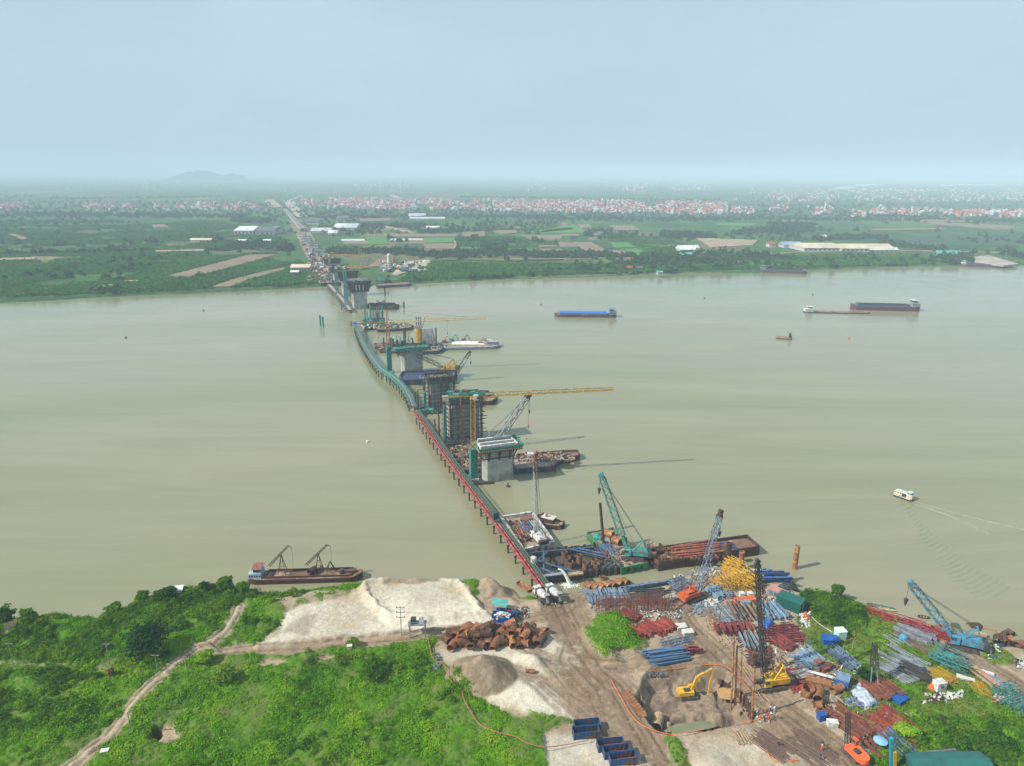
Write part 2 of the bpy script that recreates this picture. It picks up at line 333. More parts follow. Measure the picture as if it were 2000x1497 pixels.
def grid_mesh(name, X, Y, Z, C=None):
    h, w_ = X.shape; me = bpy.data.meshes.new(name); n = h * w_
    me.vertices.add(n); me.vertices.foreach_set('co', np.stack([X, Y, Z], -1).astype(np.float32).ravel())
    i = (np.arange(h - 1)[:, None] * w_ + np.arange(w_ - 1)[None]).ravel(); q = np.stack([i, i + 1, i + 1 + w_, i + w_], -1)
    me.loops.add(q.size); me.loops.foreach_set('vertex_index', q.ravel().astype(np.int32))
    me.polygons.add(len(q)); me.polygons.foreach_set('loop_start', (np.arange(len(q)) * 4).astype(np.int32))
    me.update(calc_edges=True); me.polygons.foreach_set('use_smooth', np.ones(len(q), bool))
    if C is not None:
        a = me.color_attributes.new('soil', 'FLOAT_COLOR', 'POINT'); a.data.foreach_set('color', np.concatenate([C, np.ones(X.shape + (1,))], -1).astype(np.float32).ravel())
    return me
gm = bpy.data.materials.new('ground_soil'); gm.use_nodes = True; t = gm.node_tree; n = t.nodes; l = t.links; b = n['Principled BSDF']; b.inputs['Roughness'].default_value = .95
b.inputs['Specular IOR Level'].default_value = .15
at = n.new('ShaderNodeAttribute'); at.attribute_name = 'soil'; co = n.new('ShaderNodeTexCoord')
nz = n.new('ShaderNodeTexNoise'); nz.inputs['Scale'].default_value = 1.7; nz.inputs['Detail'].default_value = 6; nz.inputs['Roughness'].default_value = .7; l.new(co.outputs['Object'], nz.inputs['Vector'])
mr = n.new('ShaderNodeMapRange'); mr.inputs[3].default_value = .40; mr.inputs[4].default_value = 1.45; l.new(nz.outputs[0], mr.inputs[0])
mu = n.new('ShaderNodeMix'); mu.data_type = 'RGBA'; mu.blend_type = 'MULTIPLY'; mu.inputs[0].default_value = 1; l.new(at.outputs['Color'], mu.inputs[6]); l.new(mr.outputs[0], mu.inputs[7]); l.new(mu.outputs[2], b.inputs['Base Color'])
bp = n.new('ShaderNodeBump'); bp.inputs['Distance'].default_value = .35; bp.inputs['Strength'].default_value = .9; l.new(nz.outputs[0], bp.inputs['Height']); l.new(bp.outputs[0], b.inputs['Normal'])
ground = part(grid_mesh('ground', X, Y, Z, Cc), 'ground', gm, None); structure(ground)

# ================================================================== WATER
wm = bpy.data.materials.new('muddy_water'); wm.use_nodes = True; t = wm.node_tree; n = t.nodes; l = t.links; b = n['Principled BSDF']
b.inputs['Roughness'].default_value = .045; b.inputs['IOR'].default_value = 1.33; b.inputs['Specular IOR Level'].default_value = .5
co = n.new('ShaderNodeTexCoord'); mp = n.new('ShaderNodeMapping'); mp.inputs['Scale'].default_value = (.0016, .006, 1); mp.inputs['Rotation'].default_value = (0, 0, R(6)); l.new(co.outputs['Object'], mp.inputs[0])
nz = n.new('ShaderNodeTexNoise'); nz.inputs['Scale'].default_value = 1; nz.inputs['Detail'].default_value = 7; nz.inputs['Distortion'].default_value = .8; l.new(mp.outputs[0], nz.inputs['Vector'])
rr = n.new('ShaderNodeValToRGB'); e = rr.color_ramp.elements; e[0].position = .36; e[1].position = .64; e[0].color = (.172, .184, .096, 1); e[1].color = (.230, .212, .140, 1)
l.new(nz.outputs[0], rr.inputs[0])
ms_ = n.new('ShaderNodeMapping'); ms_.inputs['Scale'].default_value = (.006, .05, 1); ms_.inputs['Rotation'].default_value = (0, 0, R(4)); l.new(co.outputs['Object'], ms_.inputs[0]); sn_ = n.new('ShaderNodeTexNoise'); sn_.inputs['Scale'].default_value = 1; sn_.inputs['Detail'].default_value = 6; sn_.inputs['Distortion'].default_value = 1.2; sn_.inputs['Roughness'].default_value = .65; l.new(ms_.outputs[0], sn_.inputs['Vector'])
sr_ = n.new('ShaderNodeMapRange'); sr_.inputs[1].default_value = .35; sr_.inputs[2].default_value = .65; sr_.inputs[3].default_value = .93; sr_.inputs[4].default_value = 1.07; l.new(sn_.outputs[0], sr_.inputs[0]); sx_ = n.new('ShaderNodeMix'); sx_.data_type = 'RGBA'; sx_.blend_type = 'MULTIPLY'; sx_.inputs[0].default_value = 1; l.new(rr.outputs[0], sx_.inputs[6]); l.new(sr_.outputs[0], sx_.inputs[7]); l.new(sx_.outputs[2], b.inputs['Base Color'])
w1 = n.new('ShaderNodeMapping'); w1.inputs['Scale'].default_value = (.35, .9, 1); w1.inputs['Rotation'].default_value = (0, 0, R(-8)); l.new(co.outputs['Object'], w1.inputs[0])
wn = n.new('ShaderNodeTexNoise'); wn.inputs['Scale'].default_value = 1; wn.inputs['Detail'].default_value = 5; wn.inputs['Roughness'].default_value = .6; l.new(w1.outputs[0], wn.inputs['Vector'])
w2 = n.new('ShaderNodeTexNoise'); w2.inputs['Scale'].default_value = .03; w2.inputs['Detail'].default_value = 3; l.new(co.outputs['Object'], w2.inputs['Vector'])
rw_ = n.new('ShaderNodeMapRange'); rw_.inputs[1].default_value = .35; rw_.inputs[2].default_value = .65; rw_.inputs[3].default_value = .03; rw_.inputs[4].default_value = .16; l.new(w2.outputs[0], rw_.inputs[0]); l.new(rw_.outputs[0], b.inputs['Roughness'])
ml = n.new('ShaderNodeMath'); ml.operation = 'MULTIPLY'; l.new(wn.outputs[0], ml.inputs[0]); l.new(w2.outputs[0], ml.inputs[1])
bp = n.new('ShaderNodeBump'); bp.inputs['Distance'].default_value = .2; bp.inputs['Strength'].default_value = .8; l.new(ml.outputs[0], bp.inputs['Height']); l.new(bp.outputs[0], b.inputs['Normal'])
wb = MB(); sh_ = [(-30000, shore[0][1] - 40)] + [(x, y - 5) for x, y in shore] + [(30000, shore[-1][1] - 5)]
wb.add([(x, y, 0) for x, y in sh_] + [(x, 2500, 0) for x, y in sh_], [(i, i + 1, i + 1 + len(sh_), i + len(sh_)) for i in range(len(sh_) - 1)])
river = structure(part(wb, 'river_water', wm, None))

# ================================================================== FAR GROUND
fshore_px = [(-900, 660), (-300, 612), (0, 592), (90, 588), (150, 583), (300, 577), (450, 570), (560, 565), (640, 560), (700, 557), (745, 558), (850, 553), (1000, 546), (1200, 540), (1350, 535), (1500, 532), (1620, 527),
             (1750, 523), (1880, 520), (2000, 518), (2600, 505)]
fshore = [tuple(P(x, y, 0)[:2]) for x, y in fshore_px]
fs_x = np.array([p[0] for p in fshore]); fs_y = np.array([p[1] for p in fshore])
yy = np.concatenate([[0], np.geomspace(1, 1 + 42000, 300) - 1 + 0.0]); xx = np.concatenate([-np.geomspace(32000, 1000, 40)[:-1], np.arange(-1000, 1601, 13), np.geomspace(1600, 32000, 40)[1:]])
yy = np.concatenate([[-14, -5, 0, 4, 9], np.arange(16, 400, 12), np.geomspace(400, 42000, 170)])
FX, DY = np.meshgrid(xx, yy); base = np.interp(FX, fs_x, fs_y) + (fbm(FX, FX * 0, 60, 4, 2) - .5) * 16; FY = base + DY
FZ = np.clip(DY * .25, -3, 0) + sst(DY, 0, 10) * 3.0 + sst(DY, 5, 80) * (fbm(FX, FY, 120, 3, 4) - .2) * 1.5
def zf(x, y):
    return 3.6
fm = bpy.data.materials.new('plain'); fm.use_nodes = True; t = fm.node_tree; n = t.nodes; l = t.links; b = n['Principled BSDF']; b.inputs['Roughness'].default_value = 1; b.inputs['Specular IOR Level'].default_value = .1
co = n.new('ShaderNodeTexCoord')
def nnoise(s, d=4, m=None, dist=0):
    q = n.new('ShaderNodeTexNoise'); q.inputs['Scale'].default_value = s; q.inputs['Detail'].default_value = d; q.inputs['Distortion'].default_value = dist
    if m:
        mm = n.new('ShaderNodeMapping'); mm.inputs['Scale'].default_value = m; l.new(co.outputs['Object'], mm.inputs[0]); l.new(mm.outputs[0], q.inputs['Vector'])
    else: l.new(co.outputs['Object'], q.inputs['Vector'])
    return q.outputs[0]
def nramp(src, stops):
    q = n.new('ShaderNodeValToRGB'); el = q.color_ramp.elements
    while len(el) < len(stops): el.new(.5)
    for e_, (p_, c_) in zip(el, stops): e_.position = p_; e_.color = (*c_, 1)
    l.new(src, q.inputs[0]); return q.outputs[0]
def nmix(f, a, bb, bt='MIX'):
    q = n.new('ShaderNodeMix'); q.data_type = 'RGBA'; q.blend_type = bt
    if isinstance(f, float): q.inputs[0].default_value = f
    else: l.new(f, q.inputs[0])
    l.new(a, q.inputs[6]); l.new(bb, q.inputs[7]); return q.outputs[2]
vo = n.new('ShaderNodeTexVoronoi'); vo.distance = 'CHEBYCHEV'; vo.inputs['Scale'].default_value = 1; vm = n.new('ShaderNodeMapping'); vm.inputs['Scale'].default_value = (.0075, .0042, 1); vm.inputs['Rotation'].default_value = (0, 0, R(8))
l.new(co.outputs['Object'], vm.inputs[0]); l.new(vm.outputs[0], vo.inputs['Vector'])
sx = n.new('ShaderNodeSeparateColor'); l.new(vo.outputs['Color'], sx.inputs[0])
fields = nramp(sx.outputs[0], [(0, (.022, .07, .022)), (.35, (.038, .10, .026)), (.62, (.065, .14, .032)), (.80, (.055, .095, .03)), (.90, (.15, .125, .075)), (1.0, (.22, .17, .11))])
veg = nramp(nnoise(.012, 6, (1, .6, 1)), [(.30, (.016, .048, .018)), (.5, (.032, .092, .026)), (.72, (.06, .135, .032))])
fine_ = nramp(nnoise(.12, 4), [(.3, (.55, .55, .55)), (.7, (1.25, 1.25, 1.25))])
mixf = nramp(nnoise(.0011, 3, None, .5), [(.40, (0, 0, 0)), (.56, (1, 1, 1))])
l.new(nmix(1.0, nmix(mixf, veg, fields), fine_, 'MULTIPLY'), b.inputs['Base Color'])
plain = structure(part(grid_mesh('plain', FX, FY, FZ), 'plain_beyond_the_river', fm, None))
# seen-through-the-haze air
hm = bpy.data.materials.new('haze'); hm.use_nodes = True; t = hm.node_tree; t.nodes.clear(); ho = t.nodes.new('ShaderNodeOutputMaterial'); hv = t.nodes.new('ShaderNodeVolumePrincipled')
hv.inputs['Color'].default_value = (.62, .78, .92, 1); hv.inputs['Density'].default_value = 0.00019; hv.inputs['Anisotropy'].default_value = -.1; t.links.new(hv.outputs[0], ho.inputs['Volume'])
hb = MB(); hb.box((0, 19000, 112), (76000, 46000, 236)); haze = part(hb, 'haze', hm, None); haze['kind'] = 'stuff'
# ================================================================== VEGETATION
def leafmat(name, cols, s=.05, tr=.3):
    mt = bpy.data.materials.new(name); mt.use_nodes = True; t = mt.node_tree; n = t.nodes; l = t.links; b = n['Principled BSDF']
    b.inputs['Roughness'].default_value = .7; b.inputs['Specular IOR Level'].default_value = .06
    oi = n.new('ShaderNodeObjectInfo'); ge = n.new('ShaderNodeNewGeometry'); nz = n.new('ShaderNodeTexNoise'); nz.inputs['Scale'].default_value = s; nz.inputs['Detail'].default_value = 3
    l.new(ge.outputs['Position'], nz.inputs['Vector']); ad = n.new('ShaderNodeMath'); ad.operation = 'MULTIPLY_ADD'; ad.inputs[1].default_value = .42
    l.new(oi.outputs['Random'], ad.inputs[0]); mm = n.new('ShaderNodeMath'); mm.operation = 'MULTIPLY_ADD'; mm.inputs[1].default_value = 1.5; mm.inputs[2].default_value = -.46
    l.new(nz.outputs[0], mm.inputs[0]); l.new(mm.outputs[0], ad.inputs[2])
    r = n.new('ShaderNodeValToRGB'); el = r.color_ramp.elements
    while len(el) < len(cols): el.new(.5)
    for i, c in enumerate(cols): el[i].position = i / (len(cols) - 1); el[i].color = (*c, 1)
    l.new(ad.outputs[0], r.inputs[0]); l.new(r.outputs[0], b.inputs['Base Color'])
    tl = n.new('ShaderNodeBsdfTranslucent'); l.new(r.outputs[0], tl.inputs['Color']); ms = n.new('ShaderNodeMixShader'); ms.inputs[0].default_value = tr
    l.new(b.outputs[0], ms.inputs[1]); l.new(tl.outputs[0], ms.inputs[2]); l.new(ms.outputs[0], n['Material Output'].inputs[0])
    return mt
def clump(name, nl, rad, hgt, leaf, seed, mat, core=.45, up=.5, long=1.5):
    g = np.random.default_rng(seed); d = g.normal(size=(nl, 3)); d /= np.linalg.norm(d, axis=1)[:, None]; d[:, 2] = np.abs(d[:, 2])
    lob = 1 + .25 * np.sin(d[:, 0] * 3 + seed) + .2 * np.cos(d[:, 1] * 4 + seed * 2); r = (core + (1 - core) * g.random(nl) ** .5) * lob
    c = d * r[:, None] * [rad, rad, hgt]
    nrm = d + g.normal(size=(nl, 3)) * .55; nrm[:, 2] += up * .8; nrm /= np.linalg.norm(nrm, axis=1)[:, None]
    a = np.cross(nrm, g.normal(size=(nl, 3))); a /= np.linalg.norm(a, axis=1)[:, None]; b_ = np.cross(nrm, a); sz = leaf * (.6 + .8 * g.random(nl))[:, None]
    v = np.stack([c - a * sz * long * .5, c - b_ * sz * .35, c + a * sz * long * .5, c + b_ * sz * .35], 1).reshape(-1, 3)
    me = bpy.data.meshes.new(name); me.from_pydata(v.tolist(), [], [(4 * i, 4 * i + 1, 4 * i + 2, 4 * i + 3) for i in range(nl)]); me.materials.append(mat); me.update(); return me
def scatter(name, pts, scl, meshes, label, seed=0, parent=None):
    """one object of countless plants: a point cloud with the clumps set on it"""
    g = np.random.default_rng(seed); n_ = len(pts); me = bpy.data.meshes.new(name); me.from_pydata(pts.tolist(), [], [])
    for nm, ty, dat in (('scl', 'FLOAT', scl), ('rz', 'FLOAT', g.random(n_) * 6.283), ('kind_no', 'INT', g.integers(0, len(meshes), n_))):
        a = me.attributes.new(nm, ty, 'POINT'); a.data.foreach_set('value', np.asarray(dat, np.float32 if ty == 'FLOAT' else np.int32))
    o = bpy.data.objects.new(name, me); link(o, parent); o['kind'] = 'stuff'
    if label: o['label'] = label
    ng = bpy.data.node_groups.new(name, 'GeometryNodeTree'); ng.interface.new_socket('Geometry', in_out='INPUT', socket_type='NodeSocketGeometry'); ng.interface.new_socket('Geometry', in_out='OUTPUT', socket_type='NodeSocketGeometry')
    n = ng.nodes; l = ng.links; gi = n.new('NodeGroupInput'); go = n.new('NodeGroupOutput'); jn = n.new('GeometryNodeJoinGeometry')
    def attr(nm, ty): q = n.new('GeometryNodeInputNamedAttribute'); q.data_type = ty; q.inputs[0].default_value = nm; return q.outputs[0]
    sc_ = attr('scl', 'FLOAT'); rz = attr('rz', 'FLOAT'); kd = attr('kind_no', 'INT'); cx = n.new('ShaderNodeCombineXYZ'); l.new(rz, cx.inputs[2])
    for i, m_ in enumerate(meshes):
        src = bpy.data.objects.new(name + '_source', m_)      # never linked to the scene: only the instancer reads it
        oi = n.new('GeometryNodeObjectInfo'); oi.inputs['Object'].default_value = src; ip = n.new('GeometryNodeInstanceOnPoints')
        cm = n.new('FunctionNodeCompare'); cm.data_type = 'INT'; cm.operation = 'EQUAL'; l.new(kd, cm.inputs[2]); cm.inputs[3].default_value = i
        l.new(gi.outputs[0], ip.inputs['Points']); l.new(cm.outputs[0], ip.inputs['Selection']); l.new(oi.outputs['Geometry'], ip.inputs['Instance']); l.new(cx.outputs[0], ip.inputs['Rotation']); l.new(sc_, ip.inputs['Scale'])
        l.new(ip.outputs[0], jn.inputs[0])
    l.new(jn.outputs[0], go.inputs[0]); md = o.modifiers.new('plants', 'NODES'); md.node_group = ng
    return o
lm_weed = leafmat('weed_leaves', [(.035, .12, .002), (.095, .25, .003), (.165, .35, .006), (.26, .38, .02)], .09)
lm_bush = leafmat('bush_leaves', [(.012, .05, .003), (.04, .12, .004), (.09, .20, .006), (.17, .26, .015)], .12)
lm_grass = leafmat('grass_blades', [(.045, .13, .004), (.10, .20, .012), (.17, .23, .03), (.24, .24, .07)], .07)
lm_dark = leafmat('dark_leaves', [(.008, .035, .010), (.015, .055, .014), (.03, .08, .018)], .1)
weed = [clump('weed', 100, .95, .40, .22, i, lm_weed) for i in range(3)]
bush = [clump('bush', 160, 1.5, 1.5, .36, 10 + i, lm_bush) for i in range(3)]
tuft = [clump('tuft', 46, .8, .34, .30, 20 + i, lm_grass, up=.2) for i in range(3)]
def near_pts(n_, keep, seed, x0=-190, x1=240, y0=118, y1=250):
    g = np.random.default_rng(seed); x = x0 + (x1 - x0) * g.random(n_); y = y0 + (y1 - y0) * g.random(n_)
    px, py = proj(x, y, 2.5); ok = (px > -60) & (px < 2060) & (py < 1560) & (samp(SD, x, y) > .3); x, y, px, py = x[ok], y[ok], px[ok], py[ok]
    nb = samp(m_bare, x, y) + (g.random(len(x)) - .5) * .5; ok = (nb < .42) & (g.random(len(x)) < keep(x, y, px, py)); x, y = x[ok], y[ok]
    return np.stack([x, y, zt(x, y) - .05], -1), g
bushp = [(-200, 1180), (500, 1140), (600, 1150), (575, 1190), (545, 1215), (520, 1245), (440, 1262), (420, 1255), (452, 1215), (452, 1190), (430, 1200), (415, 1250), (330, 1290), (200, 1300), (-200, 1295)]
bush2 = [(-200, 1315), (200, 1322), (285, 1335), (240, 1390), (150, 1430), (-200, 1440)]
def k_bush(x, y, px, py):
    f = fbm(x, y, 9, 3, 3); a = np.where(inside(px, py, bushp), sst(f, .36, .52) * .95, 0)
    a = np.maximum(a, np.where(inside(px, py, bush2), .75 * sst(f, .38, .52), 0))
    a = np.maximum(a, np.where((px < 900) & (py > 1262), sst(fbm(x, y, 16, 3, 7), .60, .68) * .07, 0))
    a = np.maximum(a, np.where(inside(px, py, [(1560, 1150), (1650, 1165), (1700, 1190), (1690, 1225), (1640, 1240), (1590, 1215), (1565, 1180)]), .75, 0))
    a = np.maximum(a, np.where(inside(px, py, [(1760, 1400), (2100, 1420), (2100, 1560), (1700, 1560), (1740, 1450)]), .6, 0))
    a = np.maximum(a, np.where(inside(px, py, [(1650, 1290), (1720, 1310), (1730, 1335), (1690, 1330)]), .5, 0))
    a = np.maximum(a, np.where(inside(px, py, [(360, 1270), (850, 1255), (870, 1330), (700, 1310), (560, 1295), (470, 1300), (420, 1380), (350, 1345)]), .16 * sst(f, .45, .55), 0))
    return a
pts, g = near_pts(60000, k_bush, 31); scatter('bushes', pts, .45 + .75 * g.random(len(pts)) ** 1.5, bush, None, 1)
def k_weed(x, y, px, py): return np.where((px < 1330) | inside(px, py, [(1700, 1400), (2100, 1400), (2100, 1560), (1700, 1560)]), 1.0, .06)
pts, g = near_pts(64000, k_weed, 32); hmp = fbm(pts[:, 0], pts[:, 1], 5, 3, 5); scatter('weeds', pts, .45 + 1.1 * sst(hmp, .35, .7) * (.6 + .6 * g.random(len(pts))), weed, None, 2)
def k_tuft(x, y, px, py): return np.where((px >= 1330), .95 * sst(fbm(x, y, 6, 3, 9), .25, .45), 0)
pts, g = near_pts(64000, k_tuft, 33); scatter('grass', pts, .5 + .7 * g.random(len(pts)), tuft, None, 3)
# sparse weeds on bare soil edges
def tree(px, py, h, wd, label, mat, seed, trunk=.25, group=None, base=None, cat='tree', name='tree'):
    p = G(px, py) if base is None else base; t = thing(name, label, cat, p, 0, group)
    mb = MB(); tp = Vector((0, 0, h * .55)); mb.cyl((0, 0, -.4), tp, trunk, trunk * .5, 7)
    for a in range(5):
        q = Vector((math.cos(a * 1.3 + seed), math.sin(a * 1.3 + seed), .9)) * wd * .3; mb.cyl(tp * (.5 + .08 * a), tp * (.5 + .08 * a) + q, trunk * .4, trunk * .15, 5)
    part(mb, 'trunk', M('bark', (.12, .09, .06), (.06, .045, .03), 3), t)
    g = np.random.default_rng(seed); v = []; f = []; nc = int(9 + wd)
    for i in range(nc):
        a = g.random() * 6.28; rr = g.random() ** .5 * wd * .5 * .72; zc = h * (.35 + .5 * g.random() * (1 - (rr / (wd * .5)) ** 2 * .5)); me = clump('x', 130, wd * .26, h * .22, .55, seed * 50 + i, mat, up=.3)
        cc = np.empty(len(me.vertices) * 3); me.vertices.foreach_get('co', cc); cc = cc.reshape(-1, 3) + [math.cos(a) * rr, math.sin(a) * rr, zc]; k = len(v); v += cc.tolist(); f += [(k + 4 * j, k + 4 * j + 1, k + 4 * j + 2, k + 4 * j + 3) for j in range(130)]; bpy.data.meshes.remove(me)
    me = bpy.data.meshes.new('crown'); me.from_pydata(v, [], f); part(me, 'crown', mat, t); return t
tree(287, 1283, 9.5, 12.5, 'large round dark green tree beside the dirt track in the left fields', lm_dark, 3)
for k, (x, y, h, wd, lb, mt) in enumerate([(325, 1172, 4.5, 6, 'dense shrub tree beside the small white shelter on the left bank', lm_bush), (280, 1178, 3.5, 4, 'low round shrub on the bank edge left of the white shelter', lm_bush), (402, 1153, 3, 3, 'small tuft-like shrub at the water edge between the white shelter and the rusty sand boat', lm_bush),
        (440, 1152, 4, 5, 'broad shrub at the water edge left of the rusty sand boat', lm_bush), (475, 1158, 4, 4.5, 'leafy shrub right behind the stern of the rusty sand boat', lm_bush), (572, 1166, 2.6, 3, 'thin pale shrub below the middle of the rusty sand boat', lm_grass),
        (225, 1198, 3.5, 4.5, 'rounded shrub standing on the left bank above the shrub thicket', lm_bush), (55, 1215, 3.6, 5, 'small spreading tree at the far left bank', lm_bush), (8, 1212, 4, 6, 'leafy tree on the bank at the left edge of the photo', lm_bush),
        (1634, 1166, 4.5, 3.5, 'small pointed tree on the grassy bank right of the green container', lm_bush), (400, 1296, 3.2, 5, 'bright green bush beside the fork of the dirt tracks', lm_weed), (690, 1264, 2.2, 3, 'small bush below the access road at the foot of the sand field', lm_bush),
        (440, 1330, 3.6, 6, 'dark bush in the weeds right of the dirt track', lm_bush), (730, 1318, 3.2, 6, 'dark leafy bush in the middle of the weed field', lm_bush), (1770, 1440, 3.4, 5, 'bushy shrub in the grass at the right above the green roofed hut', lm_weed), (1690, 1330, 3, 4, 'dark bush between the short blue bundle and the steel derrick mast', lm_dark)]):
    tree(x, y, h, wd, lb, mt, 20 + k, .12, name='shrub' if h < 4 else 'tree', cat='shrub' if h < 4 else 'tree')

# ================================================================== FAR LAND: fields
fmats = {'brown': M('bare_field', (.21, .155, .105), (.15, .11, .075), .03, 1, lo=.35, hi=.65), 'green': M('bright_crop', (.06, .19, .035), (.045, .13, .03), .05, 1), 'pale': M('pale_yard', (.36, .32, .27), (.22, .19, .155), .05, 1),
         'dark': M('dark_crop', (.03, .08, .03), (.02, .05, .02), .05, 1), 'tan': M('track_soil', (.33, .25, .18), (.2, .15, .11), .03, 1), 'film': M('crop_film', (.5, .53, .53), (.35, .4, .38), .05, .6)}
FIELDS = [('brown', [(325, 541), (420, 516), (486, 499), (539, 498), (497, 511), (413, 533), (371, 543)]), ('brown', [(413, 562), (455, 547), (518, 531), (558, 523), (553, 530), (497, 544), (451, 561)]), ('tan', [(301, 490), (406, 488), (402, 491), (304, 494)]),
 ('tan', [(0, 505), (70, 504), (66, 508), (0, 510)]), ('brown', [(17, 458), (31, 458), (56, 467), (42, 469)]), ('brown', [(297, 440), (320, 439), (332, 444), (300, 445)]), ('brown', [(903, 455), (947, 453), (947, 463), (901, 463)]),
 ('brown', [(962, 452), (1008, 450), (1011, 456), (980, 458)]), ('brown', [(749, 458), (896, 458), (889, 463), (749, 463)]), ('brown', [(1015, 460), (1099, 460), (1095, 469), (1036, 469)]), ('brown', [(833, 477), (889, 476), (885, 487), (831, 486)]),
 ('brown', [(1116, 474), (1155, 474), (1186, 491), (1137, 493)]), ('brown', [(1088, 474), (1113, 474), (1125, 483), (1095, 483)]), ('brown', [(1190, 491), (1218, 490), (1232, 500), (1204, 502)]), ('green', [(1193, 475), (1225, 474), (1242, 484), (1200, 485)]),
 ('green', [(1221, 488), (1246, 486), (1263, 498), (1246, 502)]), ('green', [(830, 465), (887, 465), (887, 474), (831, 476)]), ('green', [(1116, 437), (1148, 453), (1137, 456), (1046, 456)]), ('green', [(896, 484), (945, 484), (945, 491), (896, 491)]),
 ('brown', [(1050, 488), (1095, 487), (1099, 492), (1053, 493)]), ('brown', [(1095, 458), (1130, 458), (1132, 462), (1099, 462)]), ('brown', [(1190, 441), (1235, 441), (1250, 450), (1207, 451)]), ('brown', [(1095, 436), (1116, 436), (1116, 440), (1097, 440)]),
 ('dark', [(770, 477), (826, 477), (828, 486), (772, 486)]), ('green', [(715, 464), (755, 464), (758, 478), (720, 478)]), ('film', [(763, 467.5), (826, 467.5), (826, 470), (763, 470)]), ('film', [(666, 468), (712, 468), (714, 471.5), (668, 471.5)]),
 ('pale', [(768, 519), (790, 512), (838, 509), (842, 513), (820, 524), (800, 531), (778, 538), (765, 538), (775, 527)]), ('brown', [(716, 523), (740, 508), (770, 506), (765, 520)]), ('brown', [(668, 472), (718, 472), (720, 478), (672, 478)]),
 ('dark', [(1095, 484), (1130, 483), (1139, 491), (1099, 492)]), ('dark', [(1165, 478), (1190, 478), (1198, 486), (1180, 487)]), ('brown', [(700, 428), (760, 427), (764, 432), (704, 433)]), ('brown', [(1050, 480), (1085, 480), (1089, 483), (1054, 484)]),
 ('green', [(1046, 452), (1116, 445), (1120, 449), (1060, 455)]), ('brown', [(1127, 439), (1150, 439), (1158, 445), (1136, 446)]), ('brown', [(1700, 448), (1840, 446), (1850, 449), (1710, 451)]), ('dark', [(1720, 460), (1990, 465), (1990, 482), (1790, 480)]),
 ('tan', [(1360, 466), (1480, 470), (1470, 480), (1390, 484)]), ('green', [(1400, 436), (1480, 437), (1470, 442), (1400, 441)]), ('brown', [(1800, 430), (1900, 432), (1900, 434), (1800, 433)]), ('green', [(185, 560), (222, 556), (225, 561), (190, 565)]), ('tan', [(236, 549.5), (270, 548.5), (270, 551), (236, 551.5)]),
 ('tan', [(1441, 503), (1446, 512), (1451, 520), (1446, 520), (1438, 508)]), ('tan', [(888, 465), (891.5, 465), (891.5, 485), (886, 487)]), ('tan', [(750, 441), (812, 455), (806, 457), (748, 444)]), ('pale', [(1900, 503), (1930, 500), (1970, 511), (1990, 517), (1960, 520), (1905, 514)])]
for kd, poly in FIELDS:
    p3 = [P(x, y, 3.75) for x, y in poly]; mb = MB(); c = sum((Vector(p) for p in p3), Vector()) / len(p3); bs = np.interp(c.x, fs_x, fs_y)
    mb.prism([(p.x - c.x, p.y - c.y) for p in p3], -1.5, .75); o = structure(part(mb, 'field', fmats[kd], None)); o.location = (c.x, c.y, 4.0)
# road corridor and roads on the far side
def ribbon(name, px, wd, mat, z=4.9):
    ps = [P(x, y, z) for x, y in px]; mb = MB(); vs = []
    for i, p in enumerate(ps):
        d = (ps[min(i + 1, len(ps) - 1)] - ps[max(i - 1, 0)]).normalized(); nn = Vector((-d.y, d.x, 0)); w_ = wd[i] if isinstance(wd, (list, tuple)) else wd
        vs += [p + nn * w_ / 2, p - nn * w_ / 2]
    n_ = len(ps); vs += [v - Vector((0, 0, 2)) for v in vs]
    fs = [(2 * i, 2 * i + 2, 2 * i + 3, 2 * i + 1) for i in range(n_ - 1)] + [(2 * i, 2 * i + 2 * n_, 2 * i + 2 + 2 * n_, 2 * i + 2) for i in range(n_ - 1)] + [(2 * i + 1, 2 * i + 3, 2 * i + 3 + 2 * n_, 2 * i + 1 + 2 * n_) for i in range(n_ - 1)]
    mb.add(vs, fs); return structure(part(mb, name, mat, None))
site = M('site_soil', (.22, .16, .12), (.12, .10, .08), .05, 1, lo=.3, hi=.7, c3=(.28, .24, .2), s3=.03)
ribbon('road', [(648, 552), (638, 535), (622, 508), (608, 487), (596, 462), (585, 445), (574, 430)], [26, 26, 27, 28, 30, 32, 34], site, 4.6)
ribbon('road', [(590, 424), (575, 408), (563, 392)], [30, 35, 45], fmats['pale'], 4.8); ribbon('road', [(544, 405), (532, 398), (524, 390)], [50, 40, 45], fmats['tan'], 4.8)
ribbon('road', [(563, 392), (590, 382), (640, 376), (700, 374)], 14, fmats['tan'], 4.9); ribbon('road', [(840, 510), (900, 507), (1000, 510), (1100, 506)], 5, fmats['dark'], 5.0)
ribbon('road', [(1000, 506), (1200, 504), (1440, 502), (1560, 492), (1800, 489), (2000, 494)], 6, fmats['tan'], 4.9); ribbon('road', [(765, 381), (782, 389)], 30, fmats['pale'], 4.9)

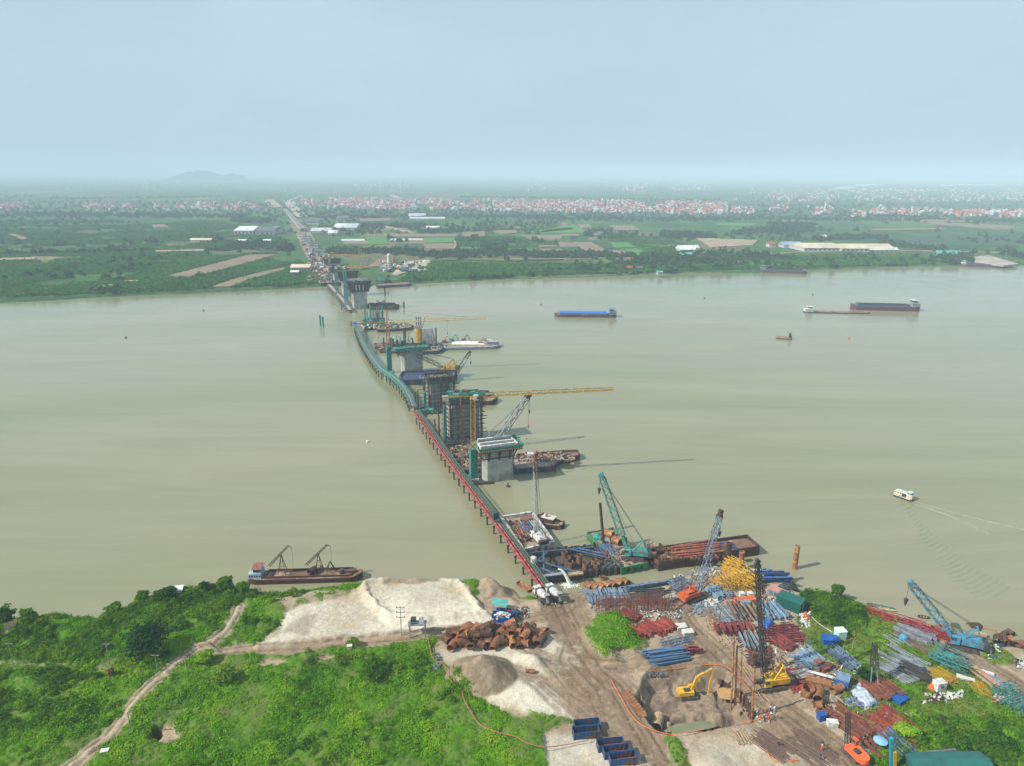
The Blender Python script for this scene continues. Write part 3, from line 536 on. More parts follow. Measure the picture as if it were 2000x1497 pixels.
# ------------------------------------------------------------------ far trees and plantations
lm_ft = leafmat('far_tree_leaves', [(.010, .038, .012), (.024, .068, .018), (.045, .10, .022)], .01, .15)
lm_ban = leafmat('banana_leaves', [(.025, .10, .018), (.045, .15, .024), (.08, .20, .03)], .012, .3)
ftree = [clump('far_tree', 60, 4.2, 7.5, 2.6, 40 + i, lm_ft, up=.5) for i in range(4)]
ban = [clump('banana_plant', 16, 1.7, 2.6, 2.3, 50 + i, lm_ban, core=.3, up=.6, long=1.8) for i in range(2)]
def far_xy(n_, pxr, pyr, seed, pw_=1.0):
    g = np.random.default_rng(seed); a = pxr[0] + (pxr[1] - pxr[0]) * g.random(n_); bq = pyr[0] + (pyr[1] - pyr[0]) * g.random(n_)
    dx = _f.x * FPX + _r.x * (a - 1000) + _u.x * (748.5 - bq); dy = _f.y * FPX + _r.y * (a - 1000) + _u.y * (748.5 - bq); dz = _f.z * FPX + _r.z * (a - 1000) + _u.z * (748.5 - bq)
    t = (4 - CAMH) / dz; return a, bq, dx * t, dy * t, g
def isfield(a, bq, grow_=1.0):
    r = np.zeros(a.shape, bool)
    for kd, poly in FIELDS:
        if kd != 'dark': r |= sdist(a, bq, poly) > -grow_
    r |= pld(a, bq, [(648, 552), (622, 508), (596, 462), (574, 430), (563, 392)]) < 5 + (bq - 400) * .08
    return r
def inland(x, y, m=10): return y > np.interp(x, fs_x, fs_y) + m
BELTS = [([(-50, 590), (150, 580), (450, 567), (560, 561)], 3.5, 500), ([(745, 553), (850, 549), (1000, 541), (1200, 536), (1350, 531), (1500, 528), (1620, 523), (1750, 519), (1880, 514)], 3.2, 750), ([(440, 484), (500, 480), (570, 486)], 7, 260), ([(400, 470), (430, 472)], 4, 40),
 ([(620, 425), (800, 424), (1000, 424), (1250, 430), (1500, 428), (2000, 432)], 4, 900), ([(640, 493), (760, 492), (850, 500), (960, 492), (1060, 500)], 5, 420), ([(1060, 502), (1160, 500), (1260, 502), (1330, 508), (1420, 510), (1500, 500)], 6, 520), ([(940, 482), (985, 484)], 6, 90),
 ([(1180, 458), (1240, 462)], 3, 60), ([(1290, 458), (1320, 459), (1400, 462)], 5, 150), ([(1430, 455), (1500, 450), (1590, 450)], 6, 260), ([(1500, 438), (1600, 440)], 3, 90), ([(1590, 467), (1700, 464), (1730, 466)], 4, 180), ([(1040, 472), (1060, 474)], 4, 40), ([(850, 470), (1000, 474)], 1.5, 60),
 ([(0, 421), (200, 420), (480, 424)], 3, 340), ([(455, 430), (530, 432)], 5, 160), ([(1820, 505), (1860, 500), (1900, 508)], 4, 70), ([(1960, 490), (2000, 505)], 5, 60), ([(1640, 420), (1700, 420), (1830, 428)], 4, 200), ([(700, 442), (770, 444), (830, 440)], 4, 160), ([(0, 498), (200, 494), (440, 488)], 1.5, 160),
 ([(1720, 475), (1800, 486), (1850, 490)], 3, 90), ([(900, 385), (1400, 392)], 1.5, 260), ([(100, 388), (400, 386)], 1.2, 120), ([(1200, 512), (1300, 520)], 3, 40), ([(180, 570), (230, 568)], 5, 30), ([(380, 541), (395, 541)], 1.5, 6), ([(820, 455), (900, 452)], 2, 70)]
BX = []; BY = []; gB = np.random.default_rng(77)
for pl, wd, cnt in BELTS:
    ls = [math.dist(a, b) for a, b in zip(pl[:-1], pl[1:])]; tot = sum(ls)
    for _ in range(cnt):
        u = gB.random() * tot; i = 0
        while i < len(ls) - 1 and u > ls[i]: u -= ls[i]; i += 1
        a, b = pl[i], pl[i + 1]; t_ = u / ls[i]; BX.append(a[0] + (b[0] - a[0]) * t_ + gB.normal() * 2); BY.append(a[1] + (b[1] - a[1]) * t_ + gB.normal() * wd * .45)
BX = np.array(BX); BY = np.array(BY); q = np.array([P(a, b, 4)[:2] for a, b in zip(BX, BY)]); ok = inland(q[:, 0], q[:, 1], 6) & ~isfield(BX, BY, .3); belt = q[ok]; bpx = BX[ok]
a, bq, x, y, g = far_xy(60000, (-150, 2150), (352, 590), 5)
dens = sst(fbm(x, y, 260, 3, 3), .50, .62) * np.clip((bq - 348) / 90, .12, 1) * np.where((a < 620) & (bq > 440), .22, .8) * np.where((a > 1350) & (bq > 430), .55, 1)
ok = inland(x, y, 14) & ~isfield(a, bq) & (g.random(len(x)) < dens * .30); fx_, fy_ = x[ok], y[ok]
order = np.argsort(belt[:, 1]); vis = [i for i in order if -10 < bpx[i] < 2010]; own = vis[:290]; rest = np.ones(len(belt), bool); rest[own] = False
allp = np.concatenate([np.concatenate([belt[rest], np.stack([fx_, fy_], -1)]), ]); scatter('far_woods', np.concatenate([allp, np.full((len(allp), 1), 3.2)], 1), .55 + .75 * g.random(len(allp)), ftree, None, 5)
ft_me = ftree
for n_, i in enumerate(own):
    o = part(ft_me[n_ % 4], 'tree', lm_ft, None); o.location = (belt[i][0], belt[i][1], 3.0); sc_ = .5 + .65 * ((n_ * .618) % 1); o.scale = (sc_, sc_, sc_ * .9); o.rotation_euler = (0, 0, n_ * 1.7)
    o['label'] = 'dark green tree in the shaggy belt of trees along the far river bank'; o['category'] = 'tree'; o['kind'] = 'thing'; o['group'] = 'trees along the far river bank'
def plantation(polys, n_, seed, name, prob=None):
    P_ = []
    for poly in polys:
        xs_ = [p[0] for p in poly]; ys_ = [p[1] for p in poly]; c3 = [P(*p, 4) for p in poly]; x0, x1 = min(p.x for p in c3), max(p.x for p in c3); y0, y1 = min(p.y for p in c3), max(p.y for p in c3)
        g = np.random.default_rng(seed); stp = 4.2 if y1 < 1500 else 6.5; th = R(12); nx = np.arange(x0 - 300, x1 + 300, stp); ny = np.arange(y0 - 300, y1 + 300, stp * .8); xx_, yy_ = np.meshgrid(nx, ny); cx, cy_ = (x0 + x1) / 2, (y0 + y1) / 2
        xr = cx + (xx_ - cx) * math.cos(th) - (yy_ - cy_) * math.sin(th); yr = cy_ + (xx_ - cx) * math.sin(th) + (yy_ - cy_) * math.cos(th); xr = (xr + g.normal(size=xr.shape) * .6).ravel(); yr = (yr + g.normal(size=yr.shape) * .6).ravel()
        px_, py_ = proj(xr, yr, 4.0); ok = inside(px_, py_, poly) & (px_ > -40) & (px_ < 2040) & inland(xr, yr, 8) & ~isfield(px_, py_, .3) & (fbm(xr, yr, 90, 3, 6) > .36); P_.append(np.stack([xr[ok], yr[ok], np.full(ok.sum(), 3.4)], -1))
    P_ = np.concatenate(P_); g = np.random.default_rng(seed); k = g.random(len(P_)) < .9; P_ = P_[k]; return scatter(name, P_, .7 + .6 * g.random(len(P_)), ban, None, seed)
plantation([[(-100, 600), (-100, 500), (280, 486), (560, 492), (640, 550), (450, 572)], [(770, 552), (800, 535), (850, 512), (1000, 514), (1360, 520), (1360, 533), (1000, 546)], [(1360, 520), (1500, 500), (1750, 500), (1880, 512), (1750, 523), (1500, 532), (1360, 533)]], 0, 6, 'banana_plants')
plantation([[(-100, 495), (-100, 430), (430, 432), (570, 470), (440, 487), (280, 484)], [(890, 464), (1000, 462), (1060, 470), (1100, 478), (1060, 484), (945, 484), (890, 478)], [(1160, 462), (1290, 463), (1380, 490), (1300, 500), (1240, 484), (1190, 470)], [(930, 440), (1090, 440), (1080, 450), (950, 450)]], 0, 7, 'orchard_rows')

# ------------------------------------------------------------------ far buildings
wallc = M('pale_render', (.44, .43, .41), (.32, .32, .31), .1, .9); rt = M('red_tile_roof', (.34, .075, .045), (.24, .06, .045), .1, .8); rg = M('grey_sheet_roof', (.45, .48, .50), (.3, .33, .36), .1, .5); rw = M('white_flat_roof', (.62, .62, .60), (.45, .47, .47), .1, .7)
rb_ = M('blue_sheet_roof', (.2, .32, .42), (.15, .25, .34), .1, .5); rdk = M('dark_sheet_roof', (.10, .11, .12), (.06, .07, .08), .1, .5); rteal = M('teal_sheet_roof', (.10, .38, .33), (.07, .28, .25), .4, .5); rtan = M('tan_sheet_roof', (.55, .46, .34), (.42, .35, .26), .05, .7)
def house_mesh(wd, dp, h, roof, flat, seed):
    mb = MB(); mb.box((0, 0, h / 2), (wd, dp, h)); nf = len(mb.f)
    for i in range(int(wd // 3)):                           # a row of window recesses on each long face
        for s_ in (-1, 1): mb.box((-wd / 2 + 2 + i * 3, s_ * dp / 2, h * .55), (1.1, .12, 1.3))
    nw = len(mb.f)
    if flat: mb.box((0, 0, h + .2), (wd + .5, dp + .5, .4)); mb.box((wd * .2, dp * .1, h + 1.4), (wd * .35, dp * .4, 2.2))
    else:
        e = .6; mb.add([(-wd / 2 - e, -dp / 2 - e, h), (wd / 2 + e, -dp / 2 - e, h), (wd / 2 + e, dp / 2 + e, h), (-wd / 2 - e, dp / 2 + e, h), (-wd / 2 - e, 0, h + dp * .34), (wd / 2 + e, 0, h + dp * .34)], [(0, 1, 5, 4), (2, 3, 4, 5), (0, 4, 3), (1, 2, 5), (3, 2, 1, 0)])
    me = mb.mesh('village_house'); me.materials.append(wallc); me.materials.append(M('dark_window', (.03, .035, .04), (.05, .06, .07))); me.materials.append(roof)
    idx = np.zeros(len(me.polygons), np.int32); idx[nf:nw] = 1; idx[nw:] = 2; me.polygons.foreach_set('material_index', idx); return me
hs = [(house_mesh(11, 9, 7, rt, 0, 1), 'two-storey house with a red tiled gable roof'), (house_mesh(8, 12, 10, rt, 0, 2), 'tall narrow house with a red tiled roof'), (house_mesh(9, 14, 4.5, rt, 0, 3), 'low house with a red tiled roof'), (house_mesh(7, 14, 11, rw, 1, 4), 'tall white house with a flat roof'),
      (house_mesh(13, 10, 5, rg, 0, 5), 'house with a grey sheet roof'), (house_mesh(8, 9, 8, rb_, 0, 6), 'house with a blue sheet roof'), (house_mesh(10, 11, 8, rw, 1, 7), 'white block house with a flat roof')]
hp = [.27, .18, .22, .10, .09, .05, .09]
VB = [((640, 1420), (386, 419), 2700, 1), ((590, 730), (392, 414), 260, 1), ((1400, 2010), (402, 421), 620, 2), ((0, 530), (396, 413), 560, 0), ((690, 1420), (355, 374), 700, 3), ((1400, 2020), (371, 394), 700, 4), ((400, 700), (345, 375), 160, 3), ((0, 420), (345, 372), 120, 3), ((600, 2000), (343, 352), 260, 3)]
secname = ['in the thin row of houses behind the left plain', 'in the crowded village beyond the far fields', 'in the strung-out village beyond the right-hand plain', '', '']
HX = []
for n_, (xr_, yr_, cnt, sec) in enumerate(VB):
    a, bq, x, y, g = far_xy(cnt, xr_, yr_, 60 + n_)
    if sec == 1: tilt = 398 + (a - 700) * .013; bq2 = tilt + (bq - 402) * (.45 + .35 * vn(a, a * 0, 60, 3)); 
    elif sec in (2, 0): bq2 = (411 + (a - 1400) * .013 if sec == 2 else 405 + 0 * a) + g.normal(size=cnt) * 3.4
    else: bq2 = bq
    keep = fbm(a, bq2 * 2, 40 if sec < 3 else 60, 3, 4 + n_) > (.34 if sec == 1 else .44 if sec < 3 else .50)
    for aa, bb, kk in zip(a, bq2, keep):
        if kk and bb > 341.8: HX.append((aa, bb, sec))
HX.sort(key=lambda t_: -t_[1]); gH = np.random.default_rng(99); kinds = gH.choice(7, len(HX), p=hp); cntk = {}; pools = [[] for _ in hs]; nown = 0; percell = {}
for (aa, bb, sec), kd in zip(HX, kinds):
    p = P(aa, bb, 3.5)
    if nown < 290 and sec < 3:
        o = part(hs[kd][0], 'village_house', wallc, None); o.location = (p.x, p.y, 3.3); o.rotation_euler = (0, 0, gH.normal() * .35 + (1.57 if gH.random() < .4 else 0)); nown += 1
        o['label'] = hs[kd][1] + ' ' + secname[sec]; o['category'] = 'house'; o['kind'] = 'thing'; o['group'] = hs[kd][1] + 's ' + secname[sec]
    else: pools[kd].append((p.x, p.y, 3.3))
allh = np.array([p for pl in pools for p in pl]); kno = np.concatenate([np.full(len(pl), i) for i, pl in enumerate(pools)])
vo_ = scatter('village_houses', allh, np.where(allh[:, 1] > 6000, 1.4, .8) * (.8 + .5 * gH.random(len(allh))), [h_[0] for h_ in hs], None, 8)
vo_.data.attributes['kind_no'].data.foreach_set('value', kno.astype(np.int32))
a, bq, x, y, g = far_xy(2600, (0, 2010), (392, 426), 71); ok = (g.random(len(a)) < .75); tv = np.stack([x[ok], y[ok], np.full(ok.sum(), 3.2)], -1); scatter('village_trees', tv, .6 + .6 * g.random(len(tv)), ftree, None, 9)

def shed(name, label, px0, px1, py, dep, h, roof, wall=wallc, cat='shed', gable=True, rz=0.0, group=None, wins=0):
    a = P(px0, py, 4); b = P(px1, py, 4); wd = (b - a).length; c = (a + b) / 2; t = thing(name, label, cat, (c.x, c.y + dep / 2, 3.4), yaw(a, b) + rz, group)
    mb = MB(); mb.box((0, 0, h / 2), (wd, dep, h)); wl = part(mb, 'wall', wall, t)
    mb = MB(); e = .8; g_ = min(dep * .22, 6) if gable else .8
    mb.add([(-wd / 2 - e, -dep / 2 - e, h), (wd / 2 + e, -dep / 2 - e, h), (wd / 2 + e, dep / 2 + e, h), (-wd / 2 - e, dep / 2 + e, h), (-wd / 2 - e, 0, h + g_), (wd / 2 + e, 0, h + g_)], [(0, 1, 5, 4), (2, 3, 4, 5), (0, 4, 3), (1, 2, 5), (3, 2, 1, 0)]); part(mb, 'roof', roof, t)
    if wins:
        for i in range(wins): mb = MB(); mb.box((-wd / 2 + wd * (i + .5) / wins, -dep / 2 - .05, h * .5), (wd / wins * .5, .2, h * .35)); part(mb, 'window', M('dark_window', (.03, .035, .04)), t)
    return t
shed('warehouse', 'long white vaulted warehouse left of the far approach road', 454, 491, 459, 90, 9, rw, wins=5); shed('warehouse', 'dark roofed warehouse joined to the white warehouse by the approach road', 497, 532, 459, 80, 8, rdk, wins=4)
shed('factory_house', 'small white block beside the dark roofed warehouse', 533, 542, 455, 20, 12, rw, gable=False, wins=2); shed('shed', 'rusty and white long shed alone in the left plain', 371, 412, 473, 14, 4, rtan)
shed('shed', 'low white shed in the trees below the white warehouse', 461, 488, 474, 10, 4, rw); shed('shed', 'short white shed in the trees right of the low white shed', 514, 528, 474, 10, 4, rw)
shed('greenhouse', 'broad pale greenhouse on the right of the far approach road', 646, 668, 449, 110, 5, rw); shed('greenhouse', 'second pale greenhouse touching the broad one', 669, 692, 449, 110, 5, rg); shed('greenhouse', 'long narrow pale greenhouse in front of the broad one', 606, 645, 455, 30, 4, rg); shed('greenhouse', 'short white greenhouse beside the long narrow one', 640, 657, 459, 24, 4, rw)
shed('shed', 'grey roofed row shed behind the greenhouses', 586, 622, 438, 40, 6, rdk); shed('shed', 'dark workshop with a pale front behind the greenhouses', 655, 678, 433, 60, 8, rdk, wins=3); shed('shed', 'pale shed at the foot of the crowded village', 797, 830, 425, 40, 5, rg); shed('shed', 'long low grey farm shed in the brown fields', 800, 868, 430, 20, 4, rg); shed('shed', 'white farm shed above the brown fields', 832, 858, 448, 16, 4, rw)
shed('office_hut', 'long pale site office on the far bank left of the bridge', 568, 604, 531, 16, 6, rtan, wins=7); shed('office_hut', 'low white hut in front of the long site office', 568, 582, 537, 8, 4, rw, wins=2)
shed('brick_works', 'tan roofed brick works hall beyond the right-hand plantation', 1568, 1640, 491, 60, 6, rtan, wins=8); shed('brick_works', 'long tan and red kiln shed at the right end of the brick works', 1642, 1746, 492, 46, 6, rtan, wins=12); shed('brick_works', 'low kiln roof in front of the long kiln shed', 1700, 1754, 492.5, 16, 4, rw, wins=6)
shed('hut', 'red roofed hut at the left end of the brick works', 1502, 1514, 483, 16, 6, rt); shed('shed', 'grey roofed shed between the red hut and the brick works', 1530, 1566, 484, 24, 5, rb_); shed('hut', 'small white roofed pavilion behind the brick works', 1606, 1614, 468, 16, 6, rw)
shed('shed', 'teal roofed shed near the right end of the far bank', 1838, 1880, 501, 22, 4, rteal); shed('shed', 'pale sheet covered stack in the plain right of the bright fields', 1328, 1366, 492, 30, 4, rw); shed('shed', 'small teal shed below the pale stack', 1330, 1352, 503, 16, 4, rteal)
shed('hut', 'red roofed hut on the far bank above the blue cargo ship', 1225, 1235, 529, 8, 5, rt, wins=2); shed('hut', 'grey hut beside the red roofed hut on the far bank', 1243, 1255, 528, 8, 4, rdk); shed('stilt_hut', 'teal hut on stilts at the far water edge', 1284, 1294, 537, 6, 4, rteal)
shed('apartment_block', 'pale apartment block on the horizon plain, left of its pair', 1226, 1238, 372, 30, 26, rw, gable=False, wins=4); shed('apartment_block', 'low white block between the two horizon apartment blocks', 1239, 1254, 373, 30, 18, rw, gable=False, wins=4); shed('apartment_block', 'pale apartment block on the horizon plain, right of its pair', 1255, 1264, 372, 30, 26, rw, gable=False, wins=3)
shed('school', 'long white school block with rows of windows in the right-hand village', 1505, 1523, 414, 14, 14, rw, gable=False, wins=6); shed('tower_house', 'tall slim white tower house in the right-hand village', 1611, 1617, 416, 10, 36, rw, gable=False, wins=2); shed('tower_house', 'white tower house further right in the right-hand village', 1781, 1785, 418, 8, 24, rw, gable=False)
shed('tower_house', 'slim grey tower left of the school in the village', 1444, 1448, 414, 10, 22, rg, gable=False); shed('warehouse', 'wide white factory roof in the far right haze', 1653, 1673, 370, 200, 12, rw); shed('warehouse', 'long white factory roof on the horizon at the far right', 1860, 1950, 364, 200, 12, rw); shed('warehouse', 'very long pale factory roof near the horizon', 1690, 1725, 364, 200, 12, rw)
shed('warehouse', 'long white factory roof on the horizon above the crowded village', 915, 960, 344.6, 300, 16, rw); shed('warehouse', 'white factory roof on the horizon at the left', 265, 290, 345.5, 300, 16, rw)
for k, x in enumerate((1142, 1150, 1157, 1164)): shed('tower_block', 'faint tower block in the group of four on the horizon', x, x + 4, 346.5, 60, 75, rw, gable=False, cat='tower block', group='four tower blocks on the horizon')
t = thing('pylon', 'slim mast rising behind the school block', 'mast', P(1506, 412, 4)); mb = MB(); mb.lattice((0, 0, 0), (0, 0, 62), 4, 1, 4, .5, .3); part(mb, 'mast', M('mast_paint', (.5, .35, .33)), t)
# hills
hb_ = MB(); 
def hill(px0, px1, py_top, dist, seed, nm):
    n1_, n2_ = 60, 24; c = PY((px0 + px1) / 2, 343, dist); wd = (px1 - px0) / FPX * dist; top = PY((px0 + px1) / 2, py_top, dist).z
    u, v = np.meshgrid(np.linspace(-1, 1, n1_), np.linspace(-1, 1, n2_)); prof = np.clip(1 - u ** 2, 0, 1) ** .55 * np.clip(1 - v ** 2, 0, 1); z = prof * (top - 4) * (.72 + .5 * fbm(u * 100 + seed * 40, v * 60, 60, 4, seed)) + 3
    return structure(part(grid_mesh(nm, c.x + u * wd / 2, dist + v * wd * .4, z), nm, M('hill_woods', (.03, .07, .03), (.02, .045, .02), .01, 1), None))
hill(338, 440, 333, 9500, 3, 'hills'); hill(425, 480, 338.5, 9800, 4, 'hills'); None
# ================================================================== BRIDGE WORKS
conc = M('pier_concrete', (.40, .40, .37), (.29, .29, .27), .25, .85, c3=(.24, .23, .20), s3=.12, bump=.03)
concl = M('pale_concrete', (.52, .50, .46), (.38, .36, .32), .4, .85)
teal = M('teal_paint', (.025, .24, .20), (.015, .13, .11), .8, .55); tnet = M('teal_netting', (.035, .27, .22), (.01, .10, .08), 1.8, .9, lo=.3, hi=.7, bump=.25)
red = M('red_girder_paint', (.27, .028, .035), (.15, .028, .026), .6, .6, c3=(.30, .16, .12), s3=1.2); rust = M('rusty_steel', (.26, .105, .045), (.13, .055, .03), .9, .8, c3=(.36, .19, .09), s3=.7, var=.25)
drust = M('dark_rust_steel', (.10, .05, .035), (.05, .03, .025), .8, .8, var=.2); dark = M('dark_steel', (.035, .035, .038), (.06, .05, .045), .8, .6); grey = M('grey_steel', (.26, .28, .29), (.17, .18, .19), .8, .5)
yel = M('yellow_crane_paint', (.52, .30, .03), (.34, .19, .03), .6, .5, c3=(.25, .13, .04), s3=.9); blu = M('blue_paint', (.035, .11, .26), (.03, .07, .15), .6, .5, c3=(.12, .10, .09), s3=.8, var=.2); wht = M('white_paint', (.58, .58, .56), (.36, .35, .33), .9, .5)
bar_ = M('rebar', (.14, .09, .07), (.08, .055, .045), 2, .8); glass = M('cab_glass', (.03, .05, .06), (.05, .08, .09), 2, .12); orn = M('orange_paint', (.52, .11, .03), (.34, .07, .03), .8, .5); cable = M('cable', (.03, .03, .03), (.05, .05, .05)); timb = M('timber', (.36, .26, .16), (.24, .16, .10), 1.5, .85)
navy = M('navy_hull_paint', (.015, .05, .16), (.02, .035, .08), .4, .5, c3=(.12, .06, .05), s3=.25)
AX = Vector((-.333, .943, 0)).normalized(); WX = Vector((AX.y, -AX.x, 0)); RZ = math.atan2(WX.y, WX.x)
def oct_(w_, d_, c=1.4): return [(-w_ / 2 + c, -d_ / 2), (w_ / 2 - c, -d_ / 2), (w_ / 2, -d_ / 2 + c), (w_ / 2, d_ / 2 - c), (w_ / 2 - c, d_ / 2), (-w_ / 2 + c, d_ / 2), (-w_ / 2, d_ / 2 - c), (-w_ / 2, -d_ / 2 + c)]
def shaft(t, w_, d_, h, mat=conc):
    mb = MB(); mb.prism(oct_(w_, d_), -4, h)
    o = part(mb, 'shaft', mat, t); g_ = MB()
    for i in range(1, 5): g_.box((-w_ / 2 + w_ * i / 5, -d_ / 2 - .03, h / 2), (.12, .1, h - .4))
    for z in np.arange(3, h, 4.0): g_.prism(oct_(w_ + .08, d_ + .08), z, z + .09)
    part(g_, 'pour_joint', M('joint_concrete', (.30, .30, .28), (.22, .21, .2), .5), o); return o
def pierbase(px, py, d_=7): p = P(px, py, 0) + AX * d_ / 2; return (p.x, p.y, 0)
def dots(mb, c, n_, spread, s_, g):
    for _ in range(n_):
        mb.box((c[0] + g.normal() * spread[0], c[1] + g.normal() * spread[1], c[2] + s_ / 2), (s_ * (.5 + g.random()), s_ * (.5 + g.random()), s_ * (.5 + g.random())), g.random() * 3)
# pier 1 with teal working platform
t = thing('bridge_pier', 'nearest concrete bridge pier with white beams and teal netting round its head platform', 'bridge pier', pierbase(975, 941), RZ)
shaft(t, 13.6, 7, 15.2)
for s_ in (-1, 1):
    for x in (-4.8, 0, 4.8):
        mb = MB(); mb.beam((x, s_ * 3.6, 10.2), (x, s_ * 3.6, 15.0), .5); mb.beam((x, s_ * 3.6, 10.2), (x, s_ * 6.0, 15.0), .4); mb.beam((x, s_ * 3.6, 15.0), (x, s_ * 6.2, 15.0), .45); part(mb, 'bracket', drust, t)
    mb = MB(); mb.beam((s_ * 6.9, 0, 10.4), (s_ * 9.6, 0, 15), .5); mb.beam((s_ * 6.9, -2, 10.4), (s_ * 9.6, -2, 15), .4); mb.beam((s_ * 6.9, -2, 15), (s_ * 6.9, -2, 10), .4); part(mb, 'side_bracket', drust, t)
mb = MB(); mb.box((0, -3.85, 11.4), (14.4, .4, .5)); mb.box((0, 3.85, 11.4), (14.4, .4, .5)); part(mb, 'waling_beam', drust, t)
mb = MB(); mb.box((0, -6.0, 15.35), (19.8, .5, .5)); mb.box((0, 6.0, 15.35), (19.8, .5, .5)); part(mb, 'edge_beam', dark, t)
proto = MB(); proto.box((0, 0, 15.85), (.42, 13.4, .5)); pm = proto.mesh('cross_beam'); pm.materials.append(timb)
for i in range(22):
    o = part(pm, 'cross_beam', timb, t); o.location = (-9.5 + i * .905, 0, 0)
mb = MB(); mb.box((0, 0, 16.3), (19.4, 12.6, .25)); part(mb, 'platform_deck', M('platform_boards', (.24, .20, .15), (.15, .13, .10), 1), t)
for q in (((0, -6.4, 16.9), (19.6, .12, 1.0)), ((0, 6.4, 16.8), (19.6, .12, .8)), ((-9.8, 0, 16.8), (.12, 12.7, .9)), ((9.9, 0, 17.1), (.4, 12.7, 1.5))): mb = MB(); mb.box(*q); part(mb, 'safety_net', tnet, t)
mb = MB()
for i in range(12): mb.beam((-9.7 + i * 1.76, -6.45, 16.3), (-9.7 + i * 1.76, -6.45, 17.9), .1); mb.beam((-9.7 + i * 1.76, 6.45, 16.3), (-9.7 + i * 1.76, 6.45, 17.9), .1)
part(mb, 'railing', teal, t)
for y in (-4.6, -.9, 3.8): mb = MB(); mb.box((-.3 + y * .15, y, 17.3), (15.6, 1.0, 1.7)); part(mb, 'formwork_beam', wht, t)
for x in (-8.5, 7.9): mb = MB(); mb.box((x, -.5, 17.1), (.7, 8.6, 1.1)); part(mb, 'end_form', wht, t)
mb = MB(); g = np.random.default_rng(5); dots(mb, (-.5, -2.8, 16.5), 220, (4.5, .6, 0), .6, g); dots(mb, (-.5, 1.4, 16.5), 240, (4.5, 1.0, 0), .6, g); o = part(mb, 'formwork_clutter', M('grey_rubble', (.30, .29, .26), (.10, .10, .10), 2, .9, lo=.3, hi=.7), t, kind='stuff')
# scaffolded piers
def scaff(px, py, w_, h, label, cols, stairs, seed):
    t = thing('bridge_pier', label, 'bridge pier', pierbase(px, py), RZ); shaft(t, w_, 7, h - 2); g = np.random.default_rng(seed)
    mb = MB(); mb.prism(oct_(w_ + .7, 7.7), h - 3.8, h - 1.2); part(mb, 'formwork', M('formwork_panel', (.13, .17, .20), (.09, .11, .13), .5), t)
    for k, z in enumerate(np.arange(2.2, h - .5, 2.2)):
        mb = MB(); e = 1.0
        for s_ in (-1, 1): mb.box((0, s_ * (3.5 + e), z), (w_ + 2.6, .22, .22)); mb.box((s_ * (w_ / 2 + e), 0, z), (.22, 9.2, .22)); mb.box((0, s_ * (3.5 + e * .55), z - .12), (w_ + 2.2, .35, .06))
        part(mb, 'walkway_frame', dark if k % 3 else teal, t)
        for s_ in (-1, 1):
            ln = 1.6 + 2.6 * g.random(); mb = MB(); mb.box((s_ * (w_ / 2 + 1 + ln / 2), -2 + 3 * g.random(), z + .4), (ln, .3, .3)); part(mb, 'outrigger_beam', dark, t)
    for x, m_ in cols:
        mb = MB(); mb.cyl((x, -5.0, -3), (x, -5.0, h + .6), .55, n=10); part(mb, 'support_column', m_, t)
    for x in (-w_ / 2 - .9, w_ / 2 + .9):
        mb = MB(); mb.cyl((x, 4.9, -3), (x, 4.9, h + .3), .5, n=8); part(mb, 'support_column', drust, t)
    mb = MB()
    for i in range(9): mb.beam((-w_ / 2 - .9 + (w_ + 1.8) * i / 8, -4.6, 0), (-w_ / 2 - .9 + (w_ + 1.8) * i / 8, -4.6, h), .14)
    part(mb, 'scaffold_posts', dark, t)
    mb = MB(); x0 = -w_ / 2 - 2.3; mb.box((x0, -3.2, h * .42), (1.4, 1.6, h * .84)) if stairs > 1 else mb.box((x0, -3.2, h * .3), (1.4, 1.6, h * .55)); part(mb, 'stair_net', tnet, t)
    mb = MB(); mb.box((0, 0, h - .9), (w_ + 3, 10.4, .2)); part(mb, 'top_platform', dark, t)
    for s_ in (-1, 1): mb = MB(); mb.box((0, s_ * 5.2, h - .2), (w_ + 3, .1, 1.2)); part(mb, 'safety_net', tnet if stairs > 1 else dark, t)
    mb = MB(); dots(mb, (0, 0, h - .8), 60, (w_ * .25, 2, 0), .6, g); part(mb, 'platform_clutter', grey, t, kind='stuff'); mb = MB()
    for _ in range(60): a = Vector((g.uniform(-w_ / 2, w_ / 2), g.uniform(-3, 3), h - 1)); mb.beam(a, a + Vector((0, 0, 1.6 + g.random())), .08)
    part(mb, 'starter_bars', bar_, t, kind='stuff'); return t
scaff(909, 861, 16, 23.5, 'scaffolded pier behind the yellow tower crane, with rusty upright tubes round it', [(-8, drust), (-2.6, rust), (3, drust), (8, drust)], 2, 3)
scaff(862, 799, 14, 19, 'scaffolded pier behind the blue crane barge end, dark frames and one teal stair', [(-7.4, drust), (0, dark), (3.6, dark), (7.2, drust)], 1, 4)
mb = MB(); mb.tube([tuple(P(848, 800, 3)), tuple(P(838, 801, 2.2)), tuple(P(822, 803, 2.4)), tuple(P(812, 806, 4))], 1.0, 6); solo(mb, 'gangway', tnet, 'teal netted gangway linking the trestle to the second scaffolded pier', 'gangway')
